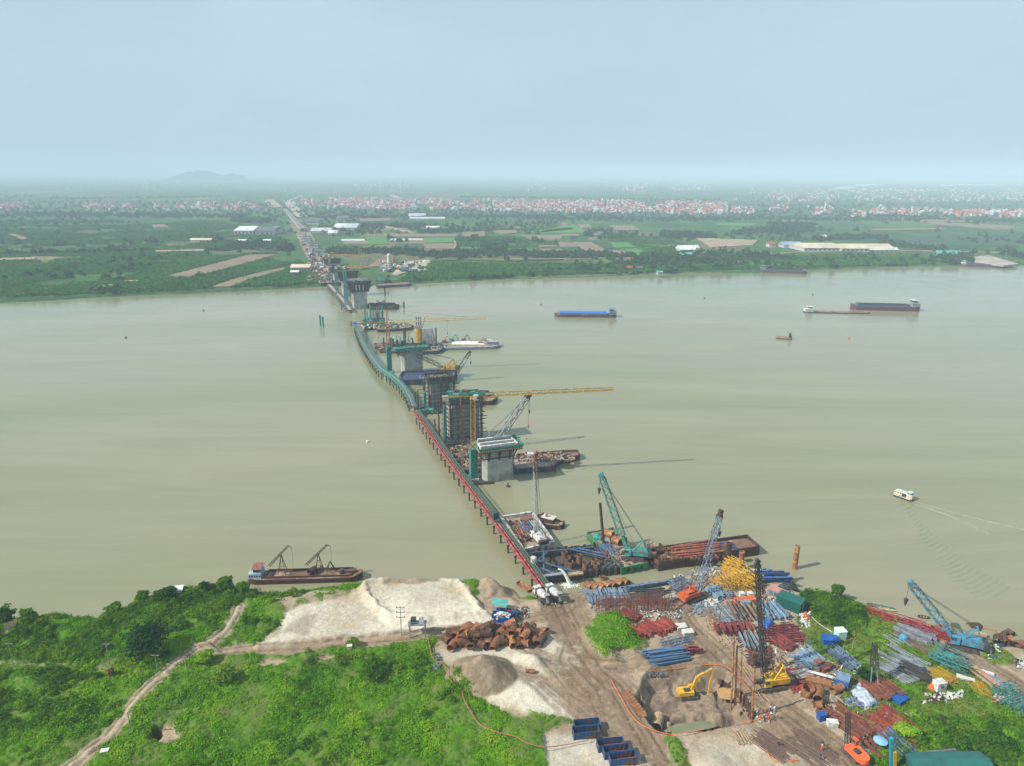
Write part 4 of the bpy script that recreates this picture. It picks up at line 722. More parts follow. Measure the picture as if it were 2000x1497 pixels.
# pier 4, teal head deck
t = thing('bridge_pier', 'plain concrete pier with a teal head deck beside the netted tower crane mast', 'bridge pier', pierbase(807, 732), RZ); shaft(t, 14, 7, 17)
mb = MB(); mb.box((0, 0, 17.4), (23.5, 13, .6)); part(mb, 'head_deck', teal, t)
for s_ in (-1, 1): mb = MB(); mb.box((0, s_ * 6.5, 18.4), (23.5, .12, 1.6)); part(mb, 'safety_net', tnet, t)
for i in range(12): mb = MB(); mb.box((-11 + i * 2, 0, 16.9), (.35, 13.4, .5)); part(mb, 'cross_beam', dark, t)
for s_ in (-1, 1): mb = MB(); mb.beam((s_ * 7, 0, 12.5), (s_ * 11, 0, 17), .5); part(mb, 'bracket', dark, t)
g = np.random.default_rng(8); mb = MB(); dots(mb, (0, 0, 17.7), 90, (5, 3, 0), .8, g); part(mb, 'deck_clutter', M('site_clutter', (.2, .2, .19), (.05, .16, .16), 1.5), t, kind='stuff')
for x in (-6, -5, 1.5): mb = MB(); mb.cyl((x, 2, 17.7), (x, 2, 22.5), .45, n=8); part(mb, 'casing', drust, t)
# black flared hammerheads further on
def hammer(px, py, w_, h, ch, label, n_br=6, detail=True):
    t = thing('bridge_pier', label, 'bridge pier', pierbase(px, py), RZ); shaft(t, w_, 7, h)
    mb = MB(); mb.prism([(-w_ * .62, -5), (w_ * .62, -5), (w_ * .62, 5), (-w_ * .62, 5)], h, h + 1.6); part(mb, 'collar', dark, t)
    mb = MB(); lo = [(-w_ * .6, -4.5), (w_ * .6, -4.5), (w_ * .6, 4.5), (-w_ * .6, 4.5)]; W2 = w_ * .8
    vs = [(x, y, h + 1.6) for x, y in lo] + [(x / abs(x) * W2, y * 1.4, h + ch) for x, y in lo]; mb.add(vs, [(3, 2, 1, 0), (4, 5, 6, 7)] + [(i, (i + 1) % 4, 4 + (i + 1) % 4, 4 + i) for i in range(4)]); part(mb, 'hammerhead', dark, t)
    for i in range(n_br):
        x = -W2 + 2 * W2 * i / (n_br - 1); mb = MB(); mb.beam((x * .75, -5.2, h + .5), (x, -7.2, h + ch + .6), .45); mb.beam((x, -7.2, h + ch + .6), (x, 7.2, h + ch + .6), .4); mb.beam((x, 7.2, h + ch + .6), (x * .75, 5.2, h + .5), .45); part(mb, 'falsework_frame', dark, t)
    for s_ in (-1, 1): mb = MB(); mb.beam((s_ * w_ * .5, 0, h - 1), (s_ * (W2 + 2), 0, h + ch * .6), .6); mb.beam((s_ * (W2 + 2), -4, h + ch * .6), (s_ * (W2 + 2), 4, h + ch * .6), .6); part(mb, 'side_bracket', dark, t)
    if detail:
        for x in (-3.4, -.2, 3.4): mb = MB(); mb.cyl((x, -6.4, h + 2), (x, -6.4, h + 7.2), .5, n=8); part(mb, 'white_duct', wht, t)
        g = np.random.default_rng(int(px)); mb = MB(); dots(mb, (0, 0, h + ch), 90, (w_ * .35, 3, 0), 1.2, g); part(mb, 'head_clutter', grey, t, kind='stuff')
    return t
hammer(704, 604, 14.4, 17, 11, 'nearest of the far piers, its black flared hammerhead carrying three white ducts')
hammer(682, 578, 14, 17, 10, 'far pier with black flared hammerhead standing between the two blue and teal crane masts', detail=False)
hammer(664, 557, 14, 15, 9, 'far pier with flared dark hammerhead right at the far water edge', detail=False)
hammer(651, 540, 14, 15, 8, 'first pier ashore on the far bank under the yellow crane jib', 4, False)
for i, (x, y, hh) in enumerate([(641, 526, 13), (633, 514, 11), (627, 506, 11), (621, 499, 10), (616, 493, 10), (611, 487, 10), (607, 482, 9), (603, 477, 9), (600, 473, 9)]):
    b_ = P(x, y, 3.5); t = thing('bridge_pier', 'small grey pier in the row running inland along the far works road', 'bridge pier', b_, RZ, 'inland piers of the unfinished bridge'); mb = MB()
    for s_ in (-1, 1): mb = MB(); mb.cyl((s_ * 5, 0, -1), (s_ * 5, 0, hh), 1.1, n=8); part(mb, 'column', conc, t)
    mb = MB(); mb.prism([(-8, -1.4), (8, -1.4), (8, 1.4), (-8, 1.4)], hh, hh + 2); part(mb, 'crosshead', conc, t)
for i in range(9):
    y0 = 1560 + i * 92; x0 = -5.7 - .353 * (y0 - 291); t = thing('viaduct_span', 'pale girder span of the inland viaduct leading away from the far works', 'viaduct span', (x0, y0, 0), RZ, 'inland viaduct spans')
    mb = MB(); mb.box((0, 44, 12), (10, 89, 1.6)); part(mb, 'deck', M('dusty_deck', (.22, .195, .165), (.15, .135, .12), .1, .9), t)
    for s_ in (-1, 1): mb = MB(); mb.box((s_ * 4.2, 44, 10.2), (1.6, 88, 2)); part(mb, 'girder', concl, t); mb = MB(); mb.box((s_ * 4.85, 44, 13.3), (.3, 89, 1)); part(mb, 'parapet', conc, t)
    
    for s_ in (-1, 1): mb = MB(); mb.box((s_ * 3.6, 2, 5), (2.2, 2.2, 9)); part(mb, 'column', conc, t)
# ------------------------------------------------------------------ tower cranes
def tower_crane(px, py, h, jl, cj, yaw_, label, mm=yel, jm=yel, apex=0, net=0, base=None, trolley=.5, w_=1.9, hook=20, sc_=1.0):
    b_ = P(px, py, .5) if base is None else base; t = thing('tower_crane', label, 'tower crane', b_)
    mb = MB(); mb.box((0, 0, .2), (5, 5, 1.4)); part(mb, 'base', conc, t)
    mb = MB(); mb.lattice((0, 0, .5), (0, 0, h), w_, w_, w_, .24 * sc_, .14 * sc_); part(mb, 'mast', mm, t)
    d = Vector((math.cos(yaw_), math.sin(yaw_), 0)); n_ = Vector((-d.y, d.x, 0))
    if net: mb = MB(); mb.box((0, 0, net / 2), (w_ + 1.2, w_ + 1.2, net), RZ); part(mb, 'mast_net', tnet, t)
    mb = MB(); mb.cyl((0, 0, h), (0, 0, h + 1.2), 1.4, n=12); part(mb, 'slewing_ring', mm, t)
    mb = MB(); mb.lattice(d * 1 + Vector((0, 0, h + 1.6)), d * jl + Vector((0, 0, h + 1.9)), 1.7, 1.2, 1.7, .2 * sc_, .11 * sc_, tri=True); part(mb, 'jib', jm, t)
    mb = MB(); mb.beam(-d * cj + Vector((0, 0, h + 1.3)) + n_ * .7, Vector((0, 0, h + 1.3)) + n_ * .7, .3); mb.beam(-d * cj + Vector((0, 0, h + 1.3)) - n_ * .7, Vector((0, 0, h + 1.3)) - n_ * .7, .3)
    for i in range(8): c_ = -d * cj * i / 7 + Vector((0, 0, h + 1.3)); mb.beam(c_ - n_ * .8, c_ + n_ * .8, .15)
    part(mb, 'counter_jib', mm, t)
    mb = MB(); mb.box(tuple(-d * (cj - 1.5) + Vector((0, 0, h + .6))), (2.4, 1.6, 2.2), yaw_); part(mb, 'counterweight', conc, t)
    mb = MB(); mb.box(tuple(-d * (cj * .55) + Vector((0, 0, h + 2.0))), (2.6, 1.4, 1.2), yaw_); part(mb, 'winch', grey, t)
    mb = MB(); c_ = d * 1.2 - n_ * 1.7 + Vector((0, 0, h + 1.0)); mb.box(tuple(c_), (2.0, 1.5, 2.2), yaw_); cb = part(mb, 'cab', wht, t); mb = MB(); mb.box(tuple(c_ + d * .7), (.75, 1.55, 1.2), yaw_); part(mb, 'window', glass, cb)
    if apex:
        mb = MB(); tp = Vector((0, 0, h + apex)); mb.lattice((0, 0, h + 1), tp, 1.5, .4, 1.5, .18 * sc_, .1 * sc_); part(mb, 'apex', mm, t)
        mb = MB(); mb.beam(tp, d * jl * .35 + Vector((0, 0, h + 3)), .1); mb.beam(tp, d * jl * .8 + Vector((0, 0, h + 3)), .1); mb.beam(tp, -d * (cj - 1) + Vector((0, 0, h + 1.5)), .1); part(mb, 'tie_rods', cable, t)
    c_ = d * jl * trolley + Vector((0, 0, h + .8)); mb = MB(); mb.box(tuple(c_), (1.8, 1.5, .5), yaw_); part(mb, 'trolley', jm, t)
    mb = MB(); mb.beam(c_, c_ - Vector((0, 0, hook)), .08); part(mb, 'hoist_rope', cable, t); mb = MB(); mb.cyl(c_ - Vector((0, 0, hook)), c_ - Vector((0, 0, hook + 1.3)), .5, .2, 8); part(mb, 'hook_block', orn, t)
    return t
t = tower_crane(925, 936, 37.2, 62, 13, R(9), 'big yellow tower crane with a long jib and teal netted foot beside the nearest pier', net=14.5, trolley=.39, hook=14, sc_=1.25)
mb = MB(); mb.box((-2.8, .3, 40.2), (16, 2, .2)); mb.box((-2.8, -.9, 39.6), (16, .1, 1.1)); part(mb, 'service_deck', teal, t)
mb = MB(); mb.box((-3, 0, 40.6), (3, 1.6, 1.0)); mb.box((-7, 0, 40.6), (2, 1.6, .8)); mb.box((4, .5, 40.4), (6, 1.2, .5)); part(mb, 'machinery', drust, t)
tower_crane(761, 727, 33, 66, 20, R(11), 'orange tower crane with pointed apex and teal netted foot by the teal headed pier', mm=M('orange_rust_paint', (.42, .20, .06), (.22, .10, .05), .8, .6), jm=M('pale_yellow_paint', (.66, .48, .18), (.5, .35, .14), .6, .5), apex=9.5, net=18, trolley=.6, hook=8, sc_=1.4)
tower_crane(646, 553, 32, 48, 8, R(-8), 'rusty yellow tower crane at the far water edge', mm=M('rust_teal_paint', (.35, .15, .07), (.10, .22, .2), .3, .6), apex=3, sc_=2.2, hook=6)
tower_crane(659, 579, 30, 34, 10, R(-4), 'small tower crane with a teal mast left of the far hammerhead piers', mm=teal, jm=yel, sc_=2.0, w_=2.2, hook=5, trolley=.8)
tower_crane(677, 601, 39, 26, 10, R(-12), 'tower crane with a blue and teal mast in front of the far hammerhead piers', mm=M('blue_teal_paint', (.04, .18, .33), (.03, .26, .2), .1, .6, lo=.45, hi=.55), jm=yel, sc_=2.0, w_=2.4, hook=5, trolley=.7)
# ------------------------------------------------------------------ trestles
def resample(pts, step):
    r = [pts[0]]; acc = 0
    for a, b in zip(pts[:-1], pts[1:]):
        l_ = (b - a).length; q = step - acc
        while q <= l_: r.append(a + (b - a) * q / l_); q += step
        acc = (acc + l_) % step
    return r
def smooth(pts, n_=6):
    r = []; m_ = len(pts)
    for i in range(m_ - 1):
        p0, p1, p2, p3 = pts[max(i - 1, 0)], pts[i], pts[i + 1], pts[min(i + 2, m_ - 1)]
        for k in range(n_): u = k / n_; r.append(.5 * ((2 * p1) + (-p0 + p2) * u + (2 * p0 - 5 * p1 + 4 * p2 - p3) * u * u + (-p0 + 3 * p1 - 3 * p2 + p3) * u ** 3))
    return r + [pts[-1]]
def trestle(px, zs, wd, gm_, rm_, label, step=7.0, style='red'):
    pts = resample(smooth([P(x, y, z) for (x, y), z in zip(px, zs)]), step); o = pts[0].copy(); o.z = 0; t = thing('trestle_walkway', label, 'trestle', o); n_ = len(pts)
    for i in range(n_ - 1):
        a, b = pts[i] - o, pts[i + 1] - o; d = (b - a).normalized(); s_ = Vector((-d.y, d.x, 0)).normalized(); up = Vector((0, 0, 1))
        mb = MB(); mb.beam(a - up * .1, b - up * .1, wd, .18); part(mb, 'deck_plate', M('deck_plate', (.16, .13, .11), (.10, .085, .075), 1), t)
        if style == 'red':
            for k, off in enumerate((wd * .5, wd * .12)):
                mb = MB(); mb.cyl(a + s_ * off + up * .45, b + s_ * off + up * .45, .40 - .08 * k, n=10); mb.beam(a + s_ * off + up * .45, a + s_ * off + d * .3 + up * .45, 1.0 - .2 * k); part(mb, 'red_pipe', gm_, t)
            mb = MB(); mb.beam(a - s_ * wd * .5 + up * .7, b - s_ * wd * .5 + up * .7, .1, .12); mb.beam(a - s_ * wd * .5 + up * 1.2, b - s_ * wd * .5 + up * 1.2, .14); [mb.beam(a + (b - a) * k / 4 - s_ * wd * .5, a + (b - a) * k / 4 - s_ * wd * .5 + up * 1.2, .12) for k in range(4)]; mb.beam(a - s_ * wd * .2 + up * .3, b - s_ * wd * .2 + up * .3, .2); part(mb, 'green_rail', rm_, t)
        else:
            for off in (-.5, .5):
                mb = MB(); mb.beam(a + s_ * off * wd + up * .35, b + s_ * off * wd + up * .35, .12, .6); mb.beam(a + s_ * off * wd + up * 1.2, b + s_ * off * wd + up * 1.2, .16)
                for k in range(3): q = a + (b - a) * k / 3 + s_ * off * wd; mb.beam(q, q + up * 1.3, .12)
                part(mb, 'netted_rail', gm_, t)
            mb = MB(); mb.beam(a + s_ * wd * .1 + up * .25, b + s_ * wd * .1 + up * .25, .5); mb.beam(a - s_ * wd * .18 + up * .2, b - s_ * wd * .18 + up * .2, .3); part(mb, 'deck_pipe', rm_, t)
        mb = MB(); mb.beam(a - up * .75 + s_ * wd * .38, b - up * .75 + s_ * wd * .38, .35, .8); mb.beam(a - up * .75 - s_ * wd * .38, b - up * .75 - s_ * wd * .38, .35, .8); part(mb, 'girder', gm_ if style == 'red' else teal, t)
        if i:
            mb = MB(); mb.beam(a - up * 1.35 + s_ * wd * .7, a - up * 1.35 - s_ * wd * .6, .5); part(mb, 'crosshead', drust, t)
            for off in (.55, -.42): q = a + s_ * wd * off; mb = MB(); mb.cyl((q.x, q.y, -4), (q.x, q.y, q.z - 1.1), .32, n=8); part(mb, 'pile', drust, t)
            if style == 'teal' or i % 4 == 0: mb = MB(); q1 = a + s_ * wd * .55; q2 = a - s_ * wd * .42; mb.beam((q1.x, q1.y, .8), (q2.x, q2.y, q2.z - 1.6), .18); part(mb, 'brace', drust, t)
    return t
rl = [(1066, 1150), (1036, 1108), (1000, 1058), (966, 1013), (925, 960), (880, 900), (845, 850), (808, 797)]
trestle(rl, [3.2, 3.8, 4.2, 4.4, 4.4, 4.4, 4.6, 5], 2.9, red, M('green_rail_paint', (.05, .20, .13), (.10, .12, .10), .5), 'red piped trestle walkway from the near bank out to the scaffolded piers', 7.5)
tl = [(807, 795), (800, 776), (785, 753), (764, 734), (744, 721), (729, 702), (717, 684), (706, 664), (695, 636)]
trestle(tl, [5, 5.2, 5.4, 5.5, 5.5, 5.4, 5, 5, 5], 3.2, teal, grey, 'teal trestle walkway curving on from the red one towards the far piers', 7.0, 'teal')
trestle([(684, 606), (671, 588), (657, 572), (642, 556)], [3, 3, 3, 4], 5, M('brown_girder', (.14, .10, .08), (.08, .06, .05), .5), concl, 'brown trestle walkway running from the far bank to the far piers', 9.0, 'teal')
b_ = P(966, 1012, 5.6); mb = MB(); mb.box((0, 0, 1.2), (2.2, 2.2, 2.4), .6); mb.box((1.4, -1.5, -.8), (2, 1.4, 1.4), .6); solo(mb, 'net_box', M('dark_teal_net', (.02, .08, .09), (.04, .05, .05), 2), 'dark teal wrapped box hanging on the red walkway halfway along', 'box', b_)
b_ = P(694, 634, 6.6); mb = MB(); mb.box((0, 0, 1), (4, 3, 1.6)); solo(mb, 'tarp_box', M('bright_blue_tarp', (.03, .12, .45), (.02, .09, .32)), 'small bright blue cover at the far end of the teal walkway', 'cover', b_)
# clutter of people-sized equipment on the walkway: lamp posts
for k, (x, y) in enumerate([(812, 800), (817, 797), (850, 856), (858, 850), (857, 842)]):
    b_ = P(x, y, 0); mb = MB(); mb.cyl((0, 0, -3), (0, 0, 10.5), .35, n=8); solo(mb, 'steel_pile', drust, 'dark mooring pile standing beside the walkway near the scaffolded piers', 'pile', b_, 0, 'mooring piles beside the walkway')
# free piles in the water
for x, y, h, r_, m_, lb in [(626, 636, 9, .8, teal, 'left one of the two dark teal piles standing alone left of the teal walkway'), (631.5, 639, 9, .8, teal, 'right one of the two dark teal piles standing alone left of the teal walkway'), (1552, 1111, 8.8, .85, rust, 'tall single rust brown pile standing in the water off the yellow crane sections'),
      (752, 578, 9, .8, drust, 'dark pile in the river right of the far hammerhead piers'), (789, 602, 6, .8, drust, 'short dark pile in the river right of the far pontoon'), (667, 606, 7, .7, teal, 'short pile left of the brown trestle end'), (686, 637, 4, .6, drust, 'low stub pile just left of the teal walkway end'),
      (1420, 1104, 8.5, .95, drust, 'dark upright casing standing at the bank before the rusty barge, left of its pair'), (1446, 1112, 6.8, .95, rust, 'upright casing standing at the bank before the rusty barge, right of its pair'), (1084, 922, 2.5, .5, drust, 'tiny stub pile by the blue barge')]:
    b_ = P(x, y, 0); mb = MB(); mb.pipe((0, 0, -4), (0, 0, h), r_, .12, 14); mb.cyl((0, 0, h - .4), (0, 0, h - .35), r_ - .1, n=12); solo(mb, 'steel_pile', m_, lb, 'pile', b_)
# foundations between the piers
def casings(name, label, pts, m_, parts_name='casing'):
    b_ = P(pts[0][0], pts[0][1], 0); t = thing(name, label, 'pile cluster', b_)
    for x, y, h, r_ in pts:
        q = P(x, y, 0) - b_; mb = MB(); mb.cyl((q.x, q.y, -3), (q.x, q.y, h), r_, n=10); part(mb, parts_name, m_, t)
    return t, b_
t, b_ = casings('caisson', 'yellow lower and grey upper caisson with dark tubes rising from its top', [(815, 683, 17, 1.1), (817.5, 684, 17, 1.3), (820.5, 684, 17, 1.3), (823, 683, 16, 1.1)], yel, 'yellow_column')
mb = MB(); mb.box((1.8, 0, 18), (6, 4, 1.4)); part(mb, 'collar', grey, t)
for x in (0, 1.6, 3.2): mb = MB(); mb.cyl((x, 0, 18), (x, 0, 25), .4, n=8); part(mb, 'tube', M('dark_green_steel', (.03, .08, .06)), t)
mb = MB(); mb.lattice((4.4, 0, 18), (6.5, 0, 25), .8, .4, .8, .15, .1); mb.beam((6.5, 0, 25), (9, 0, 26), .5); part(mb, 'davit', yel, t)
t, b_ = casings('foundation_formwork', 'teal column formwork with reinforcement cages on the pontoon behind the orange tower crane', [(714, 638, 18, .7), (725, 636, 19, .7), (738, 634, 16, .5), (748, 634, 17, .7), (745, 638, 6, .9), (719, 639, 8, .9)], teal, 'column_form')
for k in range(5): mb = MB(); c_ = P(722 + k * 5.4, 634, 0) - b_; mb.lattice((c_.x, c_.y, 2), (c_.x, c_.y, 11 + 4 * (k % 2)), 3.4, 3.0, 1.6, .22, .16); part(mb, 'rebar_cage', M('cage_steel', (.08, .12, .14), (.10, .09, .08)), t)
mb = MB(); q = P(731, 634, 0) - b_; mb.box((q.x, q.y, 4), (19, 7, 2.2), RZ * .3); part(mb, 'cap_form', tnet, t)
t, b_ = casings('foundation_casings', 'dark casings and a half built platform behind the teal headed pier', [(763, 682, 9, .7), (768, 682, 8, .9), (790, 678, 15, .8), (792, 678, 14, .7), (750, 680, 8, .6), (776, 681, 7, .7), (806, 680, 8, .5), (852, 672, 13, .6)], drust)
mb = MB(); q = P(790, 680, 0) - b_; mb.box((q.x, q.y, 1.6), (44, 9, 1.2), .12); part(mb, 'platform', dark, t)
for k in range(6): mb = MB(); c_ = P(766 + k * 13, 678, 0) - b_; mb.lattice((c_.x, c_.y, 2), (c_.x + (k % 3 - 1) * 2, c_.y, 7 + 2 * (k % 3)), 3, 2.6, 2, .25, .15); part(mb, 'frame', teal if k % 2 else grey, t)
mb = MB(); q = P(834, 676, 0) - b_; mb.prism([(q.x - 5, q.y - 4), (q.x + 7, q.y - 4), (q.x + 7, q.y + 4), (q.x - 5, q.y + 4)], 1, 14, .55); part(mb, 'grey_cover', grey, t)
# shadow-side: river end staging round the tower crane foot and pier 2
t = thing('staging', 'cluttered working staging between the scaffolded pier and the red walkway', 'staging', P(905, 905, 0))
cn = [P(x, y, 2.2) - P(905, 905, 0) for x, y in [(880, 878), (955, 868), (985, 905), (960, 915), (905, 918)]]; mb = MB(); mb.prism([(p.x, p.y) for p in cn], 1.2, 2.2); part(mb, 'deck', M('staging_deck', (.13, .10, .085), (.07, .06, .055), .6), t)
for x, y in [(885, 884), (905, 918), (930, 918), (958, 914), (980, 905), (952, 870)]: q = P(x, y, 1.5) - P(905, 905, 0); mb = MB(); mb.cyl((q.x, q.y, -4), (q.x, q.y, 1.9), .4, n=8); part(mb, 'pile', drust, t)
cn = [P(x, y, 1.0) for x, y in [(912, 925), (960, 925), (962, 942), (915, 945)]]; o = cn[0]; mb = MB(); mb.prism([(p.x - o.x, p.y - o.y) for p in cn], -1, 1.0); solo(mb, 'pontoon', dark, 'small dark pontoon at the foot of the big yellow tower crane', 'pontoon', (o.x, o.y, 0))
# ================================================================== VESSELS AND CRANES
hullr = M('rust_hull', (.16, .065, .045), (.09, .045, .035), .5, .7, c3=(.05, .04, .04), s3=.2); hullg = M('green_hull', (.03, .22, .07), (.02, .13, .05), .5, .6, c3=(.13, .08, .05), s3=.4); hullw = M('white_hull', (.50, .52, .50), (.36, .37, .36), .5, .6, c3=(.2, .15, .12), s3=.6)
deckr = M('rusty_deck', (.19, .10, .07), (.11, .07, .05), .5, .85, c3=(.28, .2, .14), s3=.3); deckg = M('grey_deck', (.22, .19, .16), (.14, .12, .10), .6, .85, c3=(.32, .27, .22), s3=.4)
tyre = M('tyre_rubber', (.012, .012, .012), (.02, .02, .02))
def barge(label, cpx, zd, hull, deckm, rim=None, rimh=.9, rimw=.5, name='barge', tyres=True, house=None):
    cs = [P(x, y, zd) for x, y in cpx]; o = sum(cs, Vector()) / len(cs); o.z = 0; t = thing(name, label, 'barge', o); c = [p - o for p in cs]
    mb = MB(); n_ = len(c); vs = [(p.x * .93, p.y * .93, -1.2) for p in c] + [(p.x, p.y, .6) for p in c] + [(p.x, p.y, zd - .12) for p in c]
    mb.add(vs, [tuple(range(n_ - 1, -1, -1)), tuple(range(2 * n_, 3 * n_))] + [(k * n_ + i, k * n_ + (i + 1) % n_, (k + 1) * n_ + (i + 1) % n_, (k + 1) * n_ + i) for k in (0, 1) for i in range(n_)]); part(mb, 'hull', hull, t)
    mb = MB(); mb.prism([(p.x * .985, p.y * .985) for p in c], zd - .1, zd); part(mb, 'deck', deckm, t)
    if rim:
        for i in range(n_):
            a, b = c[i], c[(i + 1) % n_]; mb = MB(); mb.beam((a.x * .985, a.y * .985, zd + rimh / 2), (b.x * .985, b.y * .985, zd + rimh / 2), rimw, rimh); part(mb, 'bulwark', rim, t)
    for i in range(n_):
        a = c[i] * .94; mb = MB(); mb.cyl((a.x, a.y, zd), (a.x, a.y, zd + .9), .28, .34, 8); part(mb, 'bollard', dark, t)
        if tyres:
            b = c[(i + 1) % n_]
            for k in range(1, 4):
                q = c[i] + (b - c[i]) * k / 4; d = (b - c[i]).normalized(); nn = Vector((d.y, -d.x, 0)); nn = nn if nn.dot(q) > 0 else -nn; mb = MB(); mb.pipe((q.x + nn.x * .05, q.y + nn.y * .05, zd - .7), (q.x + nn.x * .4, q.y + nn.y * .4, zd - .7), .5, .22, 10); part(mb, 'tyre_fender', tyre, t)
    return t, o
def clutter(name, label, cpx, z, n_, s_, mats_, seed, group=None, cat='scrap'):
    g = np.random.default_rng(seed); x0, x1, y0, y1 = cpx; b_ = P((x0 + x1) / 2, (y0 + y1) / 2, z); out_ = []
    for k, m_ in enumerate(mats_):
        mb = MB()
        for _ in range(n_ // len(mats_)):
            q = P(g.uniform(x0, x1), g.uniform(y0, y1), z) - b_; mb.box((q.x, q.y, s_ * .3), (s_ * (.3 + 1.4 * g.random()), s_ * (.3 + .6 * g.random()), s_ * .7 * (.4 + g.random())), g.random() * 3)
        o = solo(mb, name, m_, label[k] if isinstance(label, (list, tuple)) else label, cat, b_); o['kind'] = 'stuff'; out_.append(o)
def beams(name, label, cat, mat, a, b, n_, spread, z=None, ln=None, w_=.35, seed=1, group=None, kindm='i', jit=.06, layers=1, lj=.15):
    """n long pieces from pixel a to pixel b, spread sideways between them; each is its own object sharing one mesh"""
    g = np.random.default_rng(seed); Pa = G(*a) if z is None else P(*a, z); Pb = G(*b) if z is None else P(*b, z); d = (Pb - Pa); L_ = ln or d.length; d.z = 0; d.normalize(); s_ = Vector((-d.y, d.x, 0)); c = (Pa + Pb) / 2
    mb = MB()
    if kindm == 'i': mb.ibeam((-L_ / 2, 0, 0), (L_ / 2, 0, 0), w_, w_ * 1.15, w_ * .16)
    elif kindm == 'p': mb.pipe((-L_ / 2, 0, 0), (L_ / 2, 0, 0), w_ / 2, w_ * .12, 10)
    elif kindm == 'l': mb.lattice((-L_ / 2, 0, 0), (L_ / 2, 0, 0), w_, w_, w_, w_ * .08, w_ * .06)
    elif kindm == 'b': mb.box((0, 0, 0), (L_, w_, w_ * .3))
    elif kindm == 's': mb.add([(x, y, z_) for x in (-L_ / 2, L_ / 2) for y, z_ in ((-w_ / 2, .0), (-w_ / 4, .22), (w_ / 4, .22), (w_ / 2, 0), (w_ / 2 - .05, -.04), (w_ / 4 - .03, .17), (-w_ / 4 + .03, .17), (-w_ / 2 + .05, -.04))], [(0, 1, 9, 8), (1, 2, 10, 9), (2, 3, 11, 10), (3, 4, 12, 11), (4, 5, 13, 12), (5, 6, 14, 13), (6, 7, 15, 14), (7, 0, 8, 15)])
    me = mb.mesh(name); me.materials.append(mat); per = max(1, n_ // layers); r = []
    for i in range(n_):
        ly = i // per; k = i % per; off = (k - (per - 1) / 2) / max(per - 1, 1) * spread + g.normal() * w_ * .25; q = c + s_ * off + d * g.normal() * L_ * lj * .4
        zz = (float(zt(q.x, q.y)) if z is None else z) + w_ * .6 + ly * w_ * 1.15
        o = part(me, name, mat, None); o.location = (q.x, q.y, zz); o.rotation_euler = (g.normal() * .08, 0, math.atan2(d.y, d.x) + g.normal() * jit); o['label'] = label; o['category'] = cat; o['kind'] = 'thing'; o['group'] = group or (label.split(' ')[0] + ' pieces: ' + label); r.append(o)
    return r
